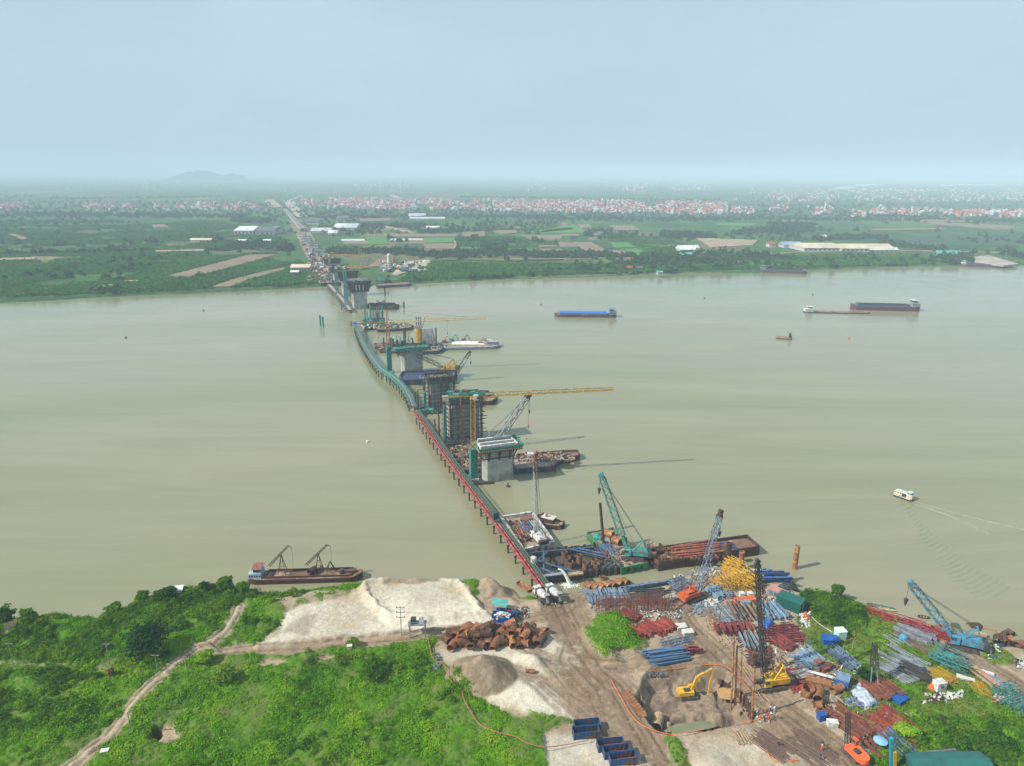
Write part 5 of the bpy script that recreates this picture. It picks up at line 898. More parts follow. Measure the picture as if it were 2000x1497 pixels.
def crane(px, py, tip, label, body=yel, boomm=grey, bw=1.6, z=None, dy=0.0, tracks=True, hook=.3, hookp=None, banner=None, solid=.12, dim=1.0, head=None, base=None, gantry=3.2, boomtip=None):
    b_ = base or (G(px, py) if z is None else P(px, py, z)); tw = PY(tip[0], tip[1], b_.y + dy); d3 = tw - b_; yw = math.atan2(d3.y, d3.x); t = thing('crawler_crane', label, 'crane', b_, yw); k = dim
    L2 = Vector((math.hypot(d3.x, d3.y), 0, d3.z)); ft = Vector((1.6 * k, 0, 1.9 * k)); v = L2 - ft; ln = v.length; u = v / ln
    if tracks:
        for s_ in (-1, 1):
            mb = MB(); pr = [(-3.2, .1), (-3.5, .6), (-3.1, 1.05), (3.1, 1.05), (3.5, .6), (3.2, .1)]; vs = [(x * k, s_ * k * (1.7 + o_), z_ * k) for o_ in (-.4, .4) for x, z_ in pr]; mb.add(vs, [tuple(range(6)), tuple(range(11, 5, -1))] + [(i, (i + 1) % 6, 6 + (i + 1) % 6, 6 + i) for i in range(6)])
            tr_ = part(mb, 'track', M('crawler_track', (.10, .08, .065), (.05, .045, .04), 1), t); mb = MB()
            for i in range(14): mb.box((k * (-3 + i * .46), s_ * 1.7 * k, 1.08 * k), (.14 * k, .9 * k, .08 * k))
            part(mb, 'track_shoes', dark, tr_)
    mb = MB(); mb.cyl((0, 0, .6 * k), (0, 0, 1.5 * k), 1.3 * k, n=14); part(mb, 'turntable', dark, t)
    mb = MB(); mb.box((-1.6 * k, 0, 2.3 * k), (5.4 * k, 3.0 * k, 1.5 * k)); mb.box((-2.2 * k, .1, 3.2 * k), (3.6 * k, 2.2 * k, .5 * k)); part(mb, 'machinery_house', body, t)
    mb = MB(); mb.box((-4.8 * k, 0, 2.2 * k), (1.1 * k, 3.6 * k, 1.5 * k)); part(mb, 'counterweight', dark if body != orn else orn, t)
    mb = MB(); mb.box((1.6 * k, 1.35 * k, 2.5 * k), (1.8 * k, 1.1 * k, 1.9 * k)); cb = part(mb, 'cab', body, t); mb = MB(); mb.box((2.0 * k, 1.35 * k, 2.9 * k), (1.1 * k, 1.16 * k, .9 * k)); part(mb, 'window', glass, cb)
    gt = Vector((-2.6 * k, 0, (3 + gantry) * k)); mb = MB()
    for s_ in (-1, 1): mb.beam((-.2 * k, s_ * 1.1 * k, 3 * k), gt + Vector((0, s_ * .6, 0)), .26 * k); mb.beam((-3.8 * k, s_ * 1.1 * k, 3 * k), gt + Vector((0, s_ * .6, 0)), .22 * k)
    mb.beam(gt - Vector((0, .7, 0)), gt + Vector((0, .7, 0)), .3 * k); part(mb, 'gantry', body, t)
    mb = MB(); s0 = ft; s1 = ft + u * ln * solid; s2 = ft + u * ln * .93; s3 = L2
    mb.lattice(s1, s2, bw, bw * .92, bw, .11 * bw, .085 * bw); bm = part(mb, 'boom', boomm, t)
    mb = MB()
    for s_ in (-1, 1): mb.beam(s0 + Vector((0, s_ * bw * .45, 0)), s1 + Vector((0, s_ * bw * .42, 0)), .3 * bw, .5 * bw)
    part(mb, 'boom_foot', boomm, bm); mb = MB(); mb.lattice(s2, s3, bw * .92, bw * .3, bw * .7, .2 * bw, .1 * bw); mb.cyl(s3 - Vector((0, .4 * bw, 0)), s3 + Vector((0, .4 * bw, 0)), .45 * bw, n=10); part(mb, 'boom_head', head or boomm, bm)
    if boomtip: mb = MB(); q_ = ft + u * ln * (1 - boomtip); mb.lattice(q_, s2, bw * 1.02, bw * .95, bw, .16 * bw, .09 * bw); part(mb, 'boom_top_section', head, bm)
    if banner: mb = MB(); q = ft + u * ln * .62; mb.beam(q - u * ln * .1 + Vector((0, -bw * .56, 0)), q + u * ln * .1 + Vector((0, -bw * .56, 0)), .05, bw * .8); part(mb, 'boom_banner', wht, bm)
    mb = MB()
    for s_ in (-1, 1): mb.beam(gt + Vector((0, s_ * .5, 0)), s3 + Vector((0, s_ * .4, 0)) - u * 1, .09 * k)
    mb.beam(Vector((-1, 0, 3 * k)), s3, .07 * k); part(mb, 'pendant_ropes', cable, t)
    q = s3 + Vector((.4, 0, -.2)); dn = hook * L2.z if hook else 0
    if hook:
        mb = MB(); mb.beam(q, q - Vector((0, 0, dn)), .09 * k); part(mb, 'hoist_rope', cable, t); mb = MB(); mb.cyl(q - Vector((0, 0, dn)), q - Vector((0, 0, dn + 1.8 * k)), .55 * k, .2, 8); part(mb, 'hook_block', dark, t)
    t['_tip'] = 0; del t['_tip']; return t, b_, b_ + Matrix.Rotation(yw, 3, 'Z') @ q
# barges and loads in front
barge('white rimmed barge loaded with tubes and beams beside the lower red walkway', [(978, 1012), (1040, 1003), (1082, 1062), (1022, 1077)], 2.4, hullw, deckr, hullw, .9, .9)
beams('steel_tube', 'blue grey tube on the white rimmed barge', 'steel tube', blu, (1018, 1013), (1052, 1058), 7, 6, 2.5, 11, .55, 2, 'tubes on the white rimmed barge', 'p'); beams('steel_beam', 'rusty beam on the white rimmed barge', 'steel beam', rust, (1000, 1018), (1035, 1065), 8, 6, 2.5, 8, .45, 3, 'rusty beams on the white rimmed barge', jit=.25)
beams('steel_tube', 'pale grey tube on the right rim of the white rimmed barge', 'steel tube', grey, (1032, 1006), (1068, 1056), 4, 2.2, 3.2, 10, .5, 4, 'pale tubes on the white rimmed barge', 'p'); clutter('scrap_steel', 'scattered small steel scrap on the white rimmed barge', (996, 1050, 1016, 1060), 2.5, 60, .9, [drust], 5)
crane(1050, 1058, (1045, 886), 'white crane on the white rimmed barge with an upright pale boom topped in red', wht, M('pale_boom', (.50, .50, .47), (.35, .33, .3)), 1.1, 2.5, 3, hook=.2, head=red, boomtip=.22, gantry=2.4, tracks=False)
barge('small low workboat pontoon moored right of the white rimmed barge', [(1036, 1010), (1060, 1005), (1103, 1022), (1095, 1030), (1060, 1026)], 1.2, hullr, deckr, drust, .4, .3, 'workboat')
t = thing('wheelhouse', 'small dark wheelhouse with pale roof on the moored workboat pontoon', 'wheelhouse', P(1072, 1019, 1.2)); mb = MB(); mb.box((0, 0, .9), (4.6, 3, 1.8), -.5); part(mb, 'cabin_wall', drust, t); mb = MB(); mb.box((0, 0, 1.95), (5.2, 3.4, .25), -.5); part(mb, 'cabin_roof', concl, t); mb = MB(); mb.cyl((-1, 0, 2), (-1, 0, 3.4), .5, n=10); part(mb, 'funnel', timb, t)
# cofferdam of sheet piles
cf = [(1030, 1078), (1163, 1064), (1240, 1106), (1218, 1114), (1062, 1134)]; cw = [P(x, y, 2.6) for x, y in [(1028, 1078), (1163, 1066), (1218, 1108), (1063, 1128)]]; o = sum(cw, Vector()) / 4; o.z = 0
t = thing('cofferdam', 'sheet piled cofferdam at the near end of the red walkway, pumped water pouring out', 'cofferdam', o); cw = [p - o for p in cw]
spm = MB(); spm.add([(x, y, z_) for z_ in (-4.5, 3.2) for x, y in ((-.55, 0), (-.25, .28), (.25, .28), (.55, 0), (.5, -.07), (.22, .2), (-.22, .2), (-.5, -.07))], [(i, (i + 1) % 8, 8 + (i + 1) % 8, 8 + i) for i in range(8)] + [tuple(range(8, 16))]); sm = spm.mesh('sheet_pile'); sm.materials.append(M('sheet_pile_steel', (.075, .05, .04), (.04, .032, .03), .6, .7, var=.35))
for i in range(4):
    a, b = cw[i], cw[(i + 1) % 4]; n_ = int((b - a).length / 1.1); yw = yaw(a, b)
    for k in range(n_):
        q = a + (b - a) * (k + .5) / n_; s_ = part(sm, 'sheet_pile', None, t); s_.location = (q.x, q.y, -.1 + .25 * ((k * 7) % 3 == 0)); s_.rotation_euler = (0, 0, yw + (math.pi if k % 2 else 0))
    ins = Vector((0, 0, 0)); c1 = a * .93; c2 = b * .93; mb = MB(); mb.ibeam((c1.x, c1.y, 2.2), (c2.x, c2.y, 2.2), .7, .7, .12); part(mb, 'waling_beam', drust if i % 2 else blu, t)
def mixp(i, u): a, b = cw[i] * .93, cw[(i + 1) % 4] * .93; return a + (b - a) * u
for (i, u, j, v) in ((0, .22, 3, .15), (0, .3, 3, .6), (0, .62, 1, .55), (0, .75, 1, .35), (1, .72, 2, .25), (1, .82, 2, .15), (2, .85, 3, .35), (2, .6, 3, .7)):
    a, b = mixp(i, u), mixp(j, v); mb = MB(); mb.cyl((a.x, a.y, 2.5), (b.x, b.y, 2.5), .34, n=8); part(mb, 'strut', blu if (i + j) % 2 else grey, t)
mb = MB(); mb.prism([(p.x * .985, p.y * .985) for p in cw], -1.5, .10); part(mb, 'pit_floor', M('wet_mud', (.09, .07, .05), (.05, .05, .035), .3, .3), t)
for x, y, h in [(1083, 1108, 2.6), (1102, 1100, 4.4), (1108, 1108, 3.6), (1114, 1112, 3.0), (1131, 1105, 4.2), (1120, 1096, 2), (1143, 1112, 2.4), (1160, 1106, 2.6), (1165, 1114, 2.6)]:
    q = P(x, y, 0) - o; mb = MB(); mb.pipe((q.x, q.y, -1.2), (q.x, q.y, h), 1.05, .12, 14); part(mb, 'bored_casing', M('bored_casing_steel', (.17, .085, .05), (.08, .05, .035), .9, .8, var=.3), t)
for k in range(12): g = np.random.default_rng(k); a = P(1078 + 9 * k, 1118 - k * 2, .3) - o; mb = MB(); mb.beam(a, a + Vector((g.normal() * 6, g.normal() * 2, .3)), .3); part(mb, 'floor_beam', blu if k % 3 else rust, t)
mb = MB(); mb.box((cw[3].x + 3, cw[3].y + .2, 3.5), (7, 1.3, .25), yaw(cw[3], cw[2])); part(mb, 'walkway', grey, t)
cw0 = P(1124, 1121, 3.4) - o; mb = MB(); mb.box((cw0.x, cw0.y, cw0.z), (5, 1.6, .5), .2); part(mb, 'platform_board', timb, t)
t = thing('water_tank', 'white cylinder tank at the left corner of the cofferdam', 'tank', P(1042, 1100, 3.3)); mb = MB(); mb.cyl((0, 0, 0), (0, 0, 2.2), 1.0, n=14); part(mb, 'tank', wht, t); mb = MB(); mb.cyl((0, 0, 2.2), (0, 0, 2.6), .95, .3, 14); part(mb, 'dome', wht, t)
# water jet
foam = M('foam', (.75, .77, .74), (.6, .63, .6), 3, .6); jt = PY(1090, 1112, P(1094, 1128, 2.6).y); je = P(1113, 1142, 0); mb = MB(); pp = []
for i in range(9): u = i / 8; q = jt.lerp(je, u); q.z = jt.z * (1 - u * u) + .05; pp.append(q - je)
for i in range(8): mb.cyl(pp[i], pp[i + 1], .30 + .04 * i, .34 + .06 * i, 8, False)
w_ = part(mb, 'pumped_water', foam, None, smooth=True); w_.location = je; w_['kind'] = 'stuff'; w_['label'] = 'white jet of pumped water falling from the cofferdam'; g = np.random.default_rng(3); mb = MB()
for _ in range(160): a = g.random() * 6.28; r_ = abs(g.normal()) * 1.9; mb.cyl((math.cos(a) * r_ * 1.6, math.sin(a) * r_, 0), (math.cos(a) * r_ * 1.6, math.sin(a) * r_, .05 + .35 * math.exp(-r_ * r_)), .32 * math.exp(-r_ * .25), .12, 6)
w_ = part(mb, 'foam', foam, None); w_.location = (je.x, je.y, 0); w_['kind'] = 'stuff'
# green barge + teal crane
barge('green hulled barge with a teal crane, wedged beside the cofferdam', [(1146, 1042), (1196, 1033), (1266, 1102), (1214, 1112)], 2.4, hullg, deckg, hullg, .5, .35)
_, _, tipw = crane(1236, 1090, (1174, 928), 'big teal crane on the green barge, its boom leaning left over the river', M('light_teal_paint', (.05, .31, .29), (.035, .20, .19), .7, .6, c3=(.12, .10, .08), s3=.9), M('light_teal_paint', (.06, .42, .40)), 2.1, 2.5, 2, hook=.16, dim=1.15, solid=.2)
pb = P(1179, 1063, 2.4); mb = MB(); tp = PY(1172, 983, pb.y + .5) - pb; mb.cyl((0, 0, 0), tp, .5, n=12); solo(mb, 'steel_pile', drust, 'long dark red pile hanging upright from the teal crane on the green barge', 'pile', pb)
def rings(lst, r_, ln, label, group, mat=rust, z=None, name='pipe_section', up=None):
    pr = MB(); pr.pipe((-ln / 2, 0, 0), (ln / 2, 0, 0), r_, .07, 16); me = pr.mesh(name); me.materials.append(mat); res = []
    for i, e in enumerate(lst):
        x, y, rz = e[:3]; b_ = G(x, y) if z is None else P(x, y, z); o = part(me, name, mat, None); o.location = b_ + Vector((0, 0, r_ + (e[3] if len(e) > 3 else 0))); o.rotation_euler = (0, e[4] if len(e) > 4 else 0, rz); s_ = e[5] if len(e) > 5 else 1; o.scale = (s_, 1, 1); o['label'] = label; o['category'] = 'pipe section'; o['kind'] = 'thing'; o['group'] = group; res.append(o)
    return res
rings([(1188, 1048, -.7), (1203, 1062, -.9), (1212, 1058, -.9)], 1.3, 4.0, 'wide rusty casing lying on the green barge', 'casings on the green barge', rust, 2.4)
beams('steel_tube', 'blue tube lying on the left side of the green barge', 'steel tube', blu, (1172, 1060), (1196, 1084), 8, 5, 2.5, 8, .45, 6, 'blue tubes on the green barge', 'p'); clutter('cable_heap', 'heap of teal netting and cable at the bow of the green barge', (1162, 1176, 1044, 1054), 2.5, 50, .9, [M('light_teal_paint', (.06, .42, .40))], 7); clutter('scrap_steel', 'small scrap scattered over the green barge deck', (1180, 1240, 1060, 1105), 2.5, 70, .8, [deckr], 8)
# rust barge
barge('long dark rusty barge with red tubes lying ahead of the yellow crane sections', [(1253, 1078), (1460, 1050), (1484, 1072), (1286, 1104)], 2.6, M('dark_rust_hull', (.07, .035, .028), (.04, .025, .022), .4, .7, c3=(.16, .07, .04), s3=.3), deckr, drust, 1.2, .4)
beams('steel_tube', 'long rusty red tube lying along the dark rusty barge', 'steel tube', M('red_rust_tube', (.34, .10, .06), (.20, .07, .05), 1, .7), (1310, 1082), (1410, 1070), 12, 7, 3.3, 17, .6, 9, 'tubes on the dark rusty barge', 'p', layers=2); beams('steel_beam', 'blue steel beam at the right of the load on the dark rusty barge', 'steel beam', blu, (1395, 1068), (1440, 1066), 6, 4, 3.3, 7, .35, 11, 'blue beams on the dark rusty barge', jit=.3)
clutter('scrap_steel', ['orange steel scrap on the middle of the dark rusty barge', 'dark steel scrap on the left of the dark rusty barge'], (1280, 1420, 1066, 1094), 3.3, 160, 1.0, [rust, drust], 10)
rings([(1266, 1073, .1), (1272, 1072, .1)], 1.3, 2.0, 'short wide casing at the left end of the dark rusty barge', 'casings at the end of the dark rusty barge', timb, 3.2)
# barges by pier 1 and 2
barge('blue barge with rusty deck behind the nearest pier', [(1000, 896), (1065, 893), (1095, 898), (1080, 912), (1004, 918)], 2.4, navy, deckg, navy, .4, .4); barge('long maroon barge behind the blue one, pointing right', [(1008, 890), (1100, 883), (1128, 882), (1133, 890), (1118, 896), (1012, 904)], 2.0, M('maroon_hull', (.13, .04, .045), (.08, .04, .04), .5), deckr, M('maroon_hull', (.13, .04, .045)), .9, .4)
clutter('scrap_steel', ['rusty lumber and steel on the maroon barge', 'dark lumber on the maroon barge', 'brown rubble on the blue barge'], (1015, 1120, 884, 902), 2.5, 150, 1.1, [timb, drust, deckg], 12)
t = thing('machine_box', 'white machine cabinet on the maroon barge', 'cabinet', P(1038, 893, 2.2)); mb = MB(); mb.box((0, 0, 1), (4, 2.2, 2)); part(mb, 'cabinet', wht, t); mb = MB(); mb.box((0, -1.13, 1.1), (1.4, .06, 1.2)); part(mb, 'panel_door', grey, t)
crane(966, 868, (1033, 772), 'grey crane working behind the nearest pier, thick lattice boom leaning right', grey, M('grey_lattice', (.33, .34, .33), (.22, .23, .23)), 2.6, 2, 6, hook=.33, solid=.06, head=dark, tracks=True)
beams('steel_tube', 'pale tube lying on the staging by the red walkway', 'steel tube', M('pale_rust_tube', (.42, .28, .22), (.3, .2, .16), 1), (912, 902), (925, 912), 7, 6, 2.3, 8, .4, 13, 'pale tubes on the staging', 'p', jit=.3); beams('steel_tube', 'rusty tube on the staging left of the nearest pier', 'steel tube', rust, (935, 905), (955, 898), 7, 7, 2.3, 7, .4, 14, 'rusty tubes on the staging', 'p', jit=.3)
clutter('scrap_steel', ['rusty clutter on the staging by the red walkway', 'pale clutter on the staging by the red walkway', 'dark clutter on the staging by the red walkway'], (880, 968, 872, 912), 2.3, 240, 1.1, [rust, timb, dark], 15)
rings([(893, 905, .3)], 1.2, 3, 'wide dark casing lying beside the red walkway staging', 'casing beside the staging', drust, 2); clutter('scrap_steel', 'dark steel bits round the foot of the first scaffolded pier', (872, 955, 855, 870), 1.5, 120, 1.2, [dark], 16); clutter('scrap_steel', 'steel bits round the foot of the second scaffolded pier', (815, 880, 797, 806), 1.2, 70, 1.2, [dark], 17)
barge('dark flat barge right of the scaffolded piers under the long jib', [(890, 776), (965, 773), (972, 778), (960, 786), (888, 788)], 2, dark, deckr, drust, .8, .4)
# blue crane barge
barge('long dark blue crane barge in front of the teal headed pier', [(780, 738), (785, 729), (890, 724), (893, 733), (885, 742), (788, 746)], 2.6, navy, M('navy_deck', (.03, .06, .13), (.05, .06, .09)), navy, 1.2, .6)
crane(874, 727, (778, 677), 'yellow crane on the dark blue barge, dark boom lying low to the left', yel, dark, 2.0, 2.8, 8, hook=.3, solid=.05, dim=1.5); crane(886, 736, (918, 688), 'crane at the right end of the dark blue barge, black boom with a white banner', blu, dark, 2.0, 2.8, 1, hook=.38, banner=True, solid=.05, tracks=False)
# foundation barges further on
barge('dark pontoon under the casings left of the teal headed pier', [(730, 672), (790, 668), (800, 680), (790, 688), (742, 686)], 1.6, dark, deckr, drust, .5, .4, tyres=False); barge('blue pontoon right of the teal headed pier', [(806, 676), (860, 672), (866, 680), (858, 686), (810, 689)], 2.2, blu, deckr, blu, .4, .4)
barge('sand barge heaped white, moored right of the yellow caisson', [(862, 668), (950, 663), (976, 670), (978, 675), (962, 678), (868, 680)], 1.8, M('pale_blue_hull', (.10, .16, .28), (.2, .22, .24), .4), deckg, wht, .5, .4, tyres=False)
b_ = P(915, 671, 1.8); mb = MB(); g = np.random.default_rng(4)
n1_, n2_ = 30, 12; u, v = np.meshgrid(np.linspace(-1, 1, n1_), np.linspace(-1, 1, n2_)); zz = np.clip(1 - u ** 2, 0, 1) ** .5 * np.clip(1 - v ** 2, 0, 1) ** .7 * 1.6 * (.5 + fbm(u * 40, v * 20, 12, 3, 3)); o = part(grid_mesh('sand_heap', u * 13, v * 3.6, zz), 'sand_heap', M('white_sand', (.62, .60, .55), (.5, .48, .44), 1, .9), None, smooth=True); o.location = b_; o['label'] = 'low white sand heap on the sand barge'; o['category'] = 'sand heap'
for k, (x, y, c_, lb) in enumerate([(868, 669, yel, 'yellow loader at the left end of the sand barge'), (906, 667, dark, 'dark grab machine in the middle of the sand barge'), (938, 671, timb, 'tan excavator near the right end of the sand barge'), (883, 666, teal, 'small teal pump on the sand barge')]):
    t = thing('deck_machine', lb, 'machine', P(x, y, 2.2)); mb = MB(); mb.box((0, 0, 1.1), (3.2, 2, 1.4)); part(mb, 'body', c_, t); mb = MB(); mb.beam((0, 0, 1.6), (2.5, 0, 5.2), .5); mb.beam((2.5, 0, 5.2), (4.4, 0, 2.4), .4); part(mb, 'arm', c_, t); mb = MB(); mb.box((4.4, 0, 2), (1, 1, .8)); part(mb, 'bucket', dark, t)
t = thing('wheelhouse', 'low cabin with dark windows at the right tip of the sand barge', 'wheelhouse', P(962, 672, 2)); mb = MB(); mb.box((0, 0, 1), (9, 4, 2)); part(mb, 'cabin_wall', grey, t)
for k in range(4): mb = MB(); mb.box((-3.3 + 2.2 * k, -2.03, 1.2), (1.4, .06, .8)); part(mb, 'window', glass, t)
barge('dark workboat row moored right of the teal column formwork, left hull', [(703, 633), (755, 630), (760, 637), (712, 643)], 1.6, dark, deckr, drust, .6, .4, tyres=False); barge('dark hull with blue bow moored right of the teal column formwork', [(732, 638), (795, 633), (808, 637), (800, 642), (738, 646)], 1.8, navy, deckr, hullr, .7, .4, tyres=False)
clutter('scrap_steel', ['teal bits on the hulls under the column formwork', 'dark bits on the hulls under the column formwork', 'pale bits on the hulls under the column formwork'], (705, 795, 633, 642), 1.8, 150, 1.5, [teal, dark, concl], 18); clutter('scrap_steel', ['dark gear on the pontoons behind the teal headed pier', 'pale gear on the pontoons behind the teal headed pier', 'rusty gear on the pontoons behind the teal headed pier'], (732, 860, 672, 684), 2, 260, 1.5, [dark, grey, rust], 19)
barge('dark low pontoon right of the nearest far pier', [(716, 596), (760, 593), (780, 597), (772, 602), (722, 602)], 1.8, dark, deckr, dark, 1, .5, tyres=False); clutter('scrap_steel', 'dark gear on the low pontoon by the nearest far pier', (722, 772, 594, 600), 2.2, 80, 2.0, [dark], 20)
crane(742, 598, (750, 588), 'small dark crane on the low pontoon by the nearest far pier', dark, grey, 1.6, 2, 3, hook=.2, tracks=False); barge('blue grey crane barge moored at the far bank right of the works', [(733, 555), (790, 551), (803, 553), (800, 556), (738, 560)], 2.2, navy, deckr, navy, .8, .5, tyres=False)
crane(748, 553, (768, 542), 'teal crane on the barge moored at the far bank', M('light_teal_paint', (.06, .42, .40)), M('light_teal_paint', (.06, .42, .40)), 1.8, 2.6, 2, hook=0, dim=1.4, tracks=False)
crane(792, 531, (806, 519), 'teal crane in the batching yard on the far bank', M('light_teal_paint', (.06, .42, .40)), M('light_teal_paint', (.06, .42, .40)), 2.0, 4.4, 2, hook=0, dim=1.5)
for k, (x, y, tx, ty, m_) in enumerate([(616, 497, 607, 467, M('light_teal_paint', (.06, .42, .40))), (614, 512, 611, 488, blu), (628, 500, 622, 479, teal), (600, 478, 596, 455, grey), (640, 512, 634, 492, rust), (606, 500, 603, 478, wht), (713, 525, 722, 505, grey)]):
    crane(x, y, (tx, ty), ['teal crane with a tall boom standing on the far works road', 'blue crane on the far works road below the teal one', 'teal crane right of the inland pier row', 'grey crane furthest along the far works road', 'rusty crane behind the far tower crane', 'white crane at the left edge of the far works road', 'grey crane in the brown yard right of the far works'][k], m_, m_, 2.2, 4.5, 3, hook=0, dim=1.5)
g = np.random.default_rng(21)
for k in range(46):
    u = g.random(); x = 585 + 62 * u + g.normal() * 6; y = 462 + 86 * u; c_ = [wht, blu, rust, teal, orn, grey][k % 6]; b_ = P(x, y, 4.7); mb = MB(); mb.box((0, 0, 1.4), (6 + 4 * g.random(), 2.6, 2.6), g.random() * 3); solo(mb, 'site_container', c_, '%s site container among the clutter along the far works road' % ['white', 'blue', 'rusty', 'teal', 'orange', 'grey'][k % 6], 'container', b_, 0, '%s containers along the far works road' % ['white', 'blue', 'rusty', 'teal', 'orange', 'grey'][k % 6])
clutter('site_debris', ['pale debris on the far works road', 'dark debris on the far works road', 'brown debris on the far works road'], (600, 655, 490, 552), 4.8, 420, 2.2, [concl, dark, rust], 22)
# batching plant
t = thing('cement_silo', 'white cement silo with a brown neighbour in the batching yard on the far bank', 'silo', P(760, 519, 4.4)); mb = MB(); mb.cyl((0, 0, 3), (0, 0, 15), 2.6, n=14); part(mb, 'silo_tank', wht, t); mb = MB(); mb.cyl((0, 0, 15), (0, 0, 17), 2.6, .6, 14); part(mb, 'silo_cone', wht, t); mb = MB(); mb.cyl((5.5, 0, 3), (5.5, 0, 13), 1.8, n=12); part(mb, 'second_tank', timb, t); mb = MB(); [mb.beam((x, y, 0), (x, y, 3), .4) for x in (-2, 2, 5) for y in (-2, 2)]; part(mb, 'silo_legs', grey, t)
t = thing('batching_plant', 'dark sloping conveyor and hoppers below the cement silo', 'batching plant', P(768, 526, 4.4)); mb = MB(); mb.beam((-3, 0, 1), (9, 2, 9), 1.8, 1); part(mb, 'conveyor', dark, t); mb = MB(); mb.box((-9, -6, 2), (16, 7, 4)); part(mb, 'hopper', grey, t); mb = MB(); mb.box((8, -6, 2), (5, 4, 3)); part(mb, 'red_hopper', orn, t)
clutter('aggregate_heaps', ['grey aggregate heaps in the batching yard', 'dark machines in the batching yard'], (745, 835, 512, 532), 4.4, 90, 4, [concl, dark], 23)
for k in range(3): t = thing('lattice_post', 'thin pale post of the group of three in the far plantation', 'post', P(702 + 4 * k, 503 + k, 4), 0, 'three pale posts in the far plantation'); mb = MB(); mb.lattice((0, 0, 0), (0, 0, 16 - 3 * k), 1.4, .8, 2, .25, .12); part(mb, 'post', grey, t)
# ------------------------------------------------------------------ ships under way
def ship(name, label, bow, stern, cat='cargo ship', beam=9, fb=2.2, hull=hullr, band=navy, cover=None, house='stern', hh=5, hm_=wht, hl=.12, z=0.0, mast=True, low=False, shade=None):
    pb, ps = P(*bow, 0), P(*stern, 0); L_ = (pb - ps).length; c = (pb + ps) / 2; t = thing(name, label, cat, (c.x, c.y, 0), yaw(ps, pb)); st = np.linspace(-1, 1, 17); hb = beam / 2 * np.minimum(1, np.clip((1.02 - st) / .16, 0, 1) ** .55) * np.minimum(1, .72 + np.clip((st + 1) / .12, 0, 1) * .28); sh = fb + .35 * fb * np.clip((st - .7) / .3, 0, 1) ** 2 + .2 * fb * np.clip((-st - .8) / .2, 0, 1)
    def loft(z0f, z1, k0, k1):
        mb = MB(); vs = []
        for x, b_, s_ in zip(st, hb, sh):
            vs += [(x * L_ / 2, -b_ * k0, z0f * s_), (x * L_ / 2, b_ * k0, z0f * s_), (x * L_ / 2, b_ * k1, z1 * s_), (x * L_ / 2, -b_ * k1, z1 * s_)]
        fs = [(4 * i + a, 4 * i + (a + 1) % 4, 4 * i + 4 + (a + 1) % 4, 4 * i + 4 + a) for i in range(16) for a in range(4)] + [(0, 3, 2, 1), (64, 65, 66, 67)]; mb.add(vs, fs); return mb
    part(loft(-.6, .62, .85, .98), 'hull', hull, t); part(loft(.62, 1.0, .985, 1.0), 'bulwark', band, t); part(loft(1.0, 1.06, .93, .93), 'deck', deckr, t)
    x0, x1 = -.70, .82
    if not low:
        mb = MB(); w2 = beam * .36
        for s_ in (-1, 1): mb.box(((x0 + x1) / 2 * L_ / 2, s_ * w2, fb * 1.2), ((x1 - x0) * L_ / 2, .3, fb * .5))
        mb.box((x0 * L_ / 2, 0, fb * 1.2), (.3, 2 * w2, fb * .5)); mb.box((x1 * L_ / 2, 0, fb * 1.2), (.3, 2 * w2, fb * .5)); part(mb, 'hold_coaming', band, t)
        if cover:
            n_ = 10
            for i in range(n_):
                xa = (x0 + (x1 - x0) * (i + .5) / n_) * L_ / 2; mb = MB(); wseg = (x1 - x0) * L_ / 2 / n_ * .97; mb.add([(xa + sx * wseg / 2, sy * w2 * k_, z_) for sx in (-1, 1) for sy, k_, z_ in ((-1, 1, fb * 1.4), (-1, .7, fb * 1.95), (1, .7, fb * 1.95), (1, 1, fb * 1.4))], [(0, 1, 2, 3), (7, 6, 5, 4), (0, 4, 5, 1), (1, 5, 6, 2), (2, 6, 7, 3), (3, 7, 4, 0)]); part(mb, 'hatch_cover', cover, t)
        else: mb = MB(); mb.box(((x0 + x1) / 2 * L_ / 2, 0, fb * 1.0), ((x1 - x0) * L_ / 2 * .98, 2 * w2 * .95, .3)); part(mb, 'hold_floor', deckr, t)
    hx = -L_ / 2 * (1 - hl) if house == 'stern' else L_ / 2 * (1 - hl * 1.6); hlx = L_ * hl * .95; mb = MB(); mb.box((hx, 0, fb + hh * .3), (hlx, beam * .78, hh * .6)); hs_ = part(mb, 'deckhouse', hm_, t)
    nwn = 5
    for i in range(nwn):
        for s_ in (-1, 1): mb = MB(); mb.box((hx + hlx * (-.4 + .8 * i / (nwn - 1)), s_ * beam * .393, fb + hh * .35), (hlx * .1, .06, hh * .2)); part(mb, 'window', glass, hs_)
    mb = MB(); mb.box((hx + hlx * .15, 0, fb + hh * .82), (hlx * .55, beam * .6, hh * .42)); wh = part(mb, 'wheelhouse', hm_, t); mb = MB(); mb.box((hx + hlx * .15, 0, fb + hh * .86), (hlx * .56, beam * .61, hh * .18)); part(mb, 'window_band', glass, wh); mb = MB(); mb.box((hx + hlx * .15, 0, fb + hh * 1.06), (hlx * .8, beam * .75, .2)); part(mb, 'canopy', shade or hm_, t)
    if mast: mb = MB(); mb.cyl((hx, 0, fb + hh), (hx, 0, fb + hh * 1.8), .12, n=5); mb.cyl((L_ * .44, 0, fb), (L_ * .44, 0, fb + 4), .12, n=5); part(mb, 'mast', grey, t)
    return t
ship('cargo_ship', 'rust hulled cargo ship with bright blue hatch covers in mid river', (1083, 618), (1203, 619), beam=11, cover=M('bright_blue_cover', (.02, .15, .55), (.02, .11, .42)), fb=2.4, hull=hullr, band=navy, hm_=M('blue_grey_house', (.15, .24, .32), (.1, .16, .2)), hh=5)
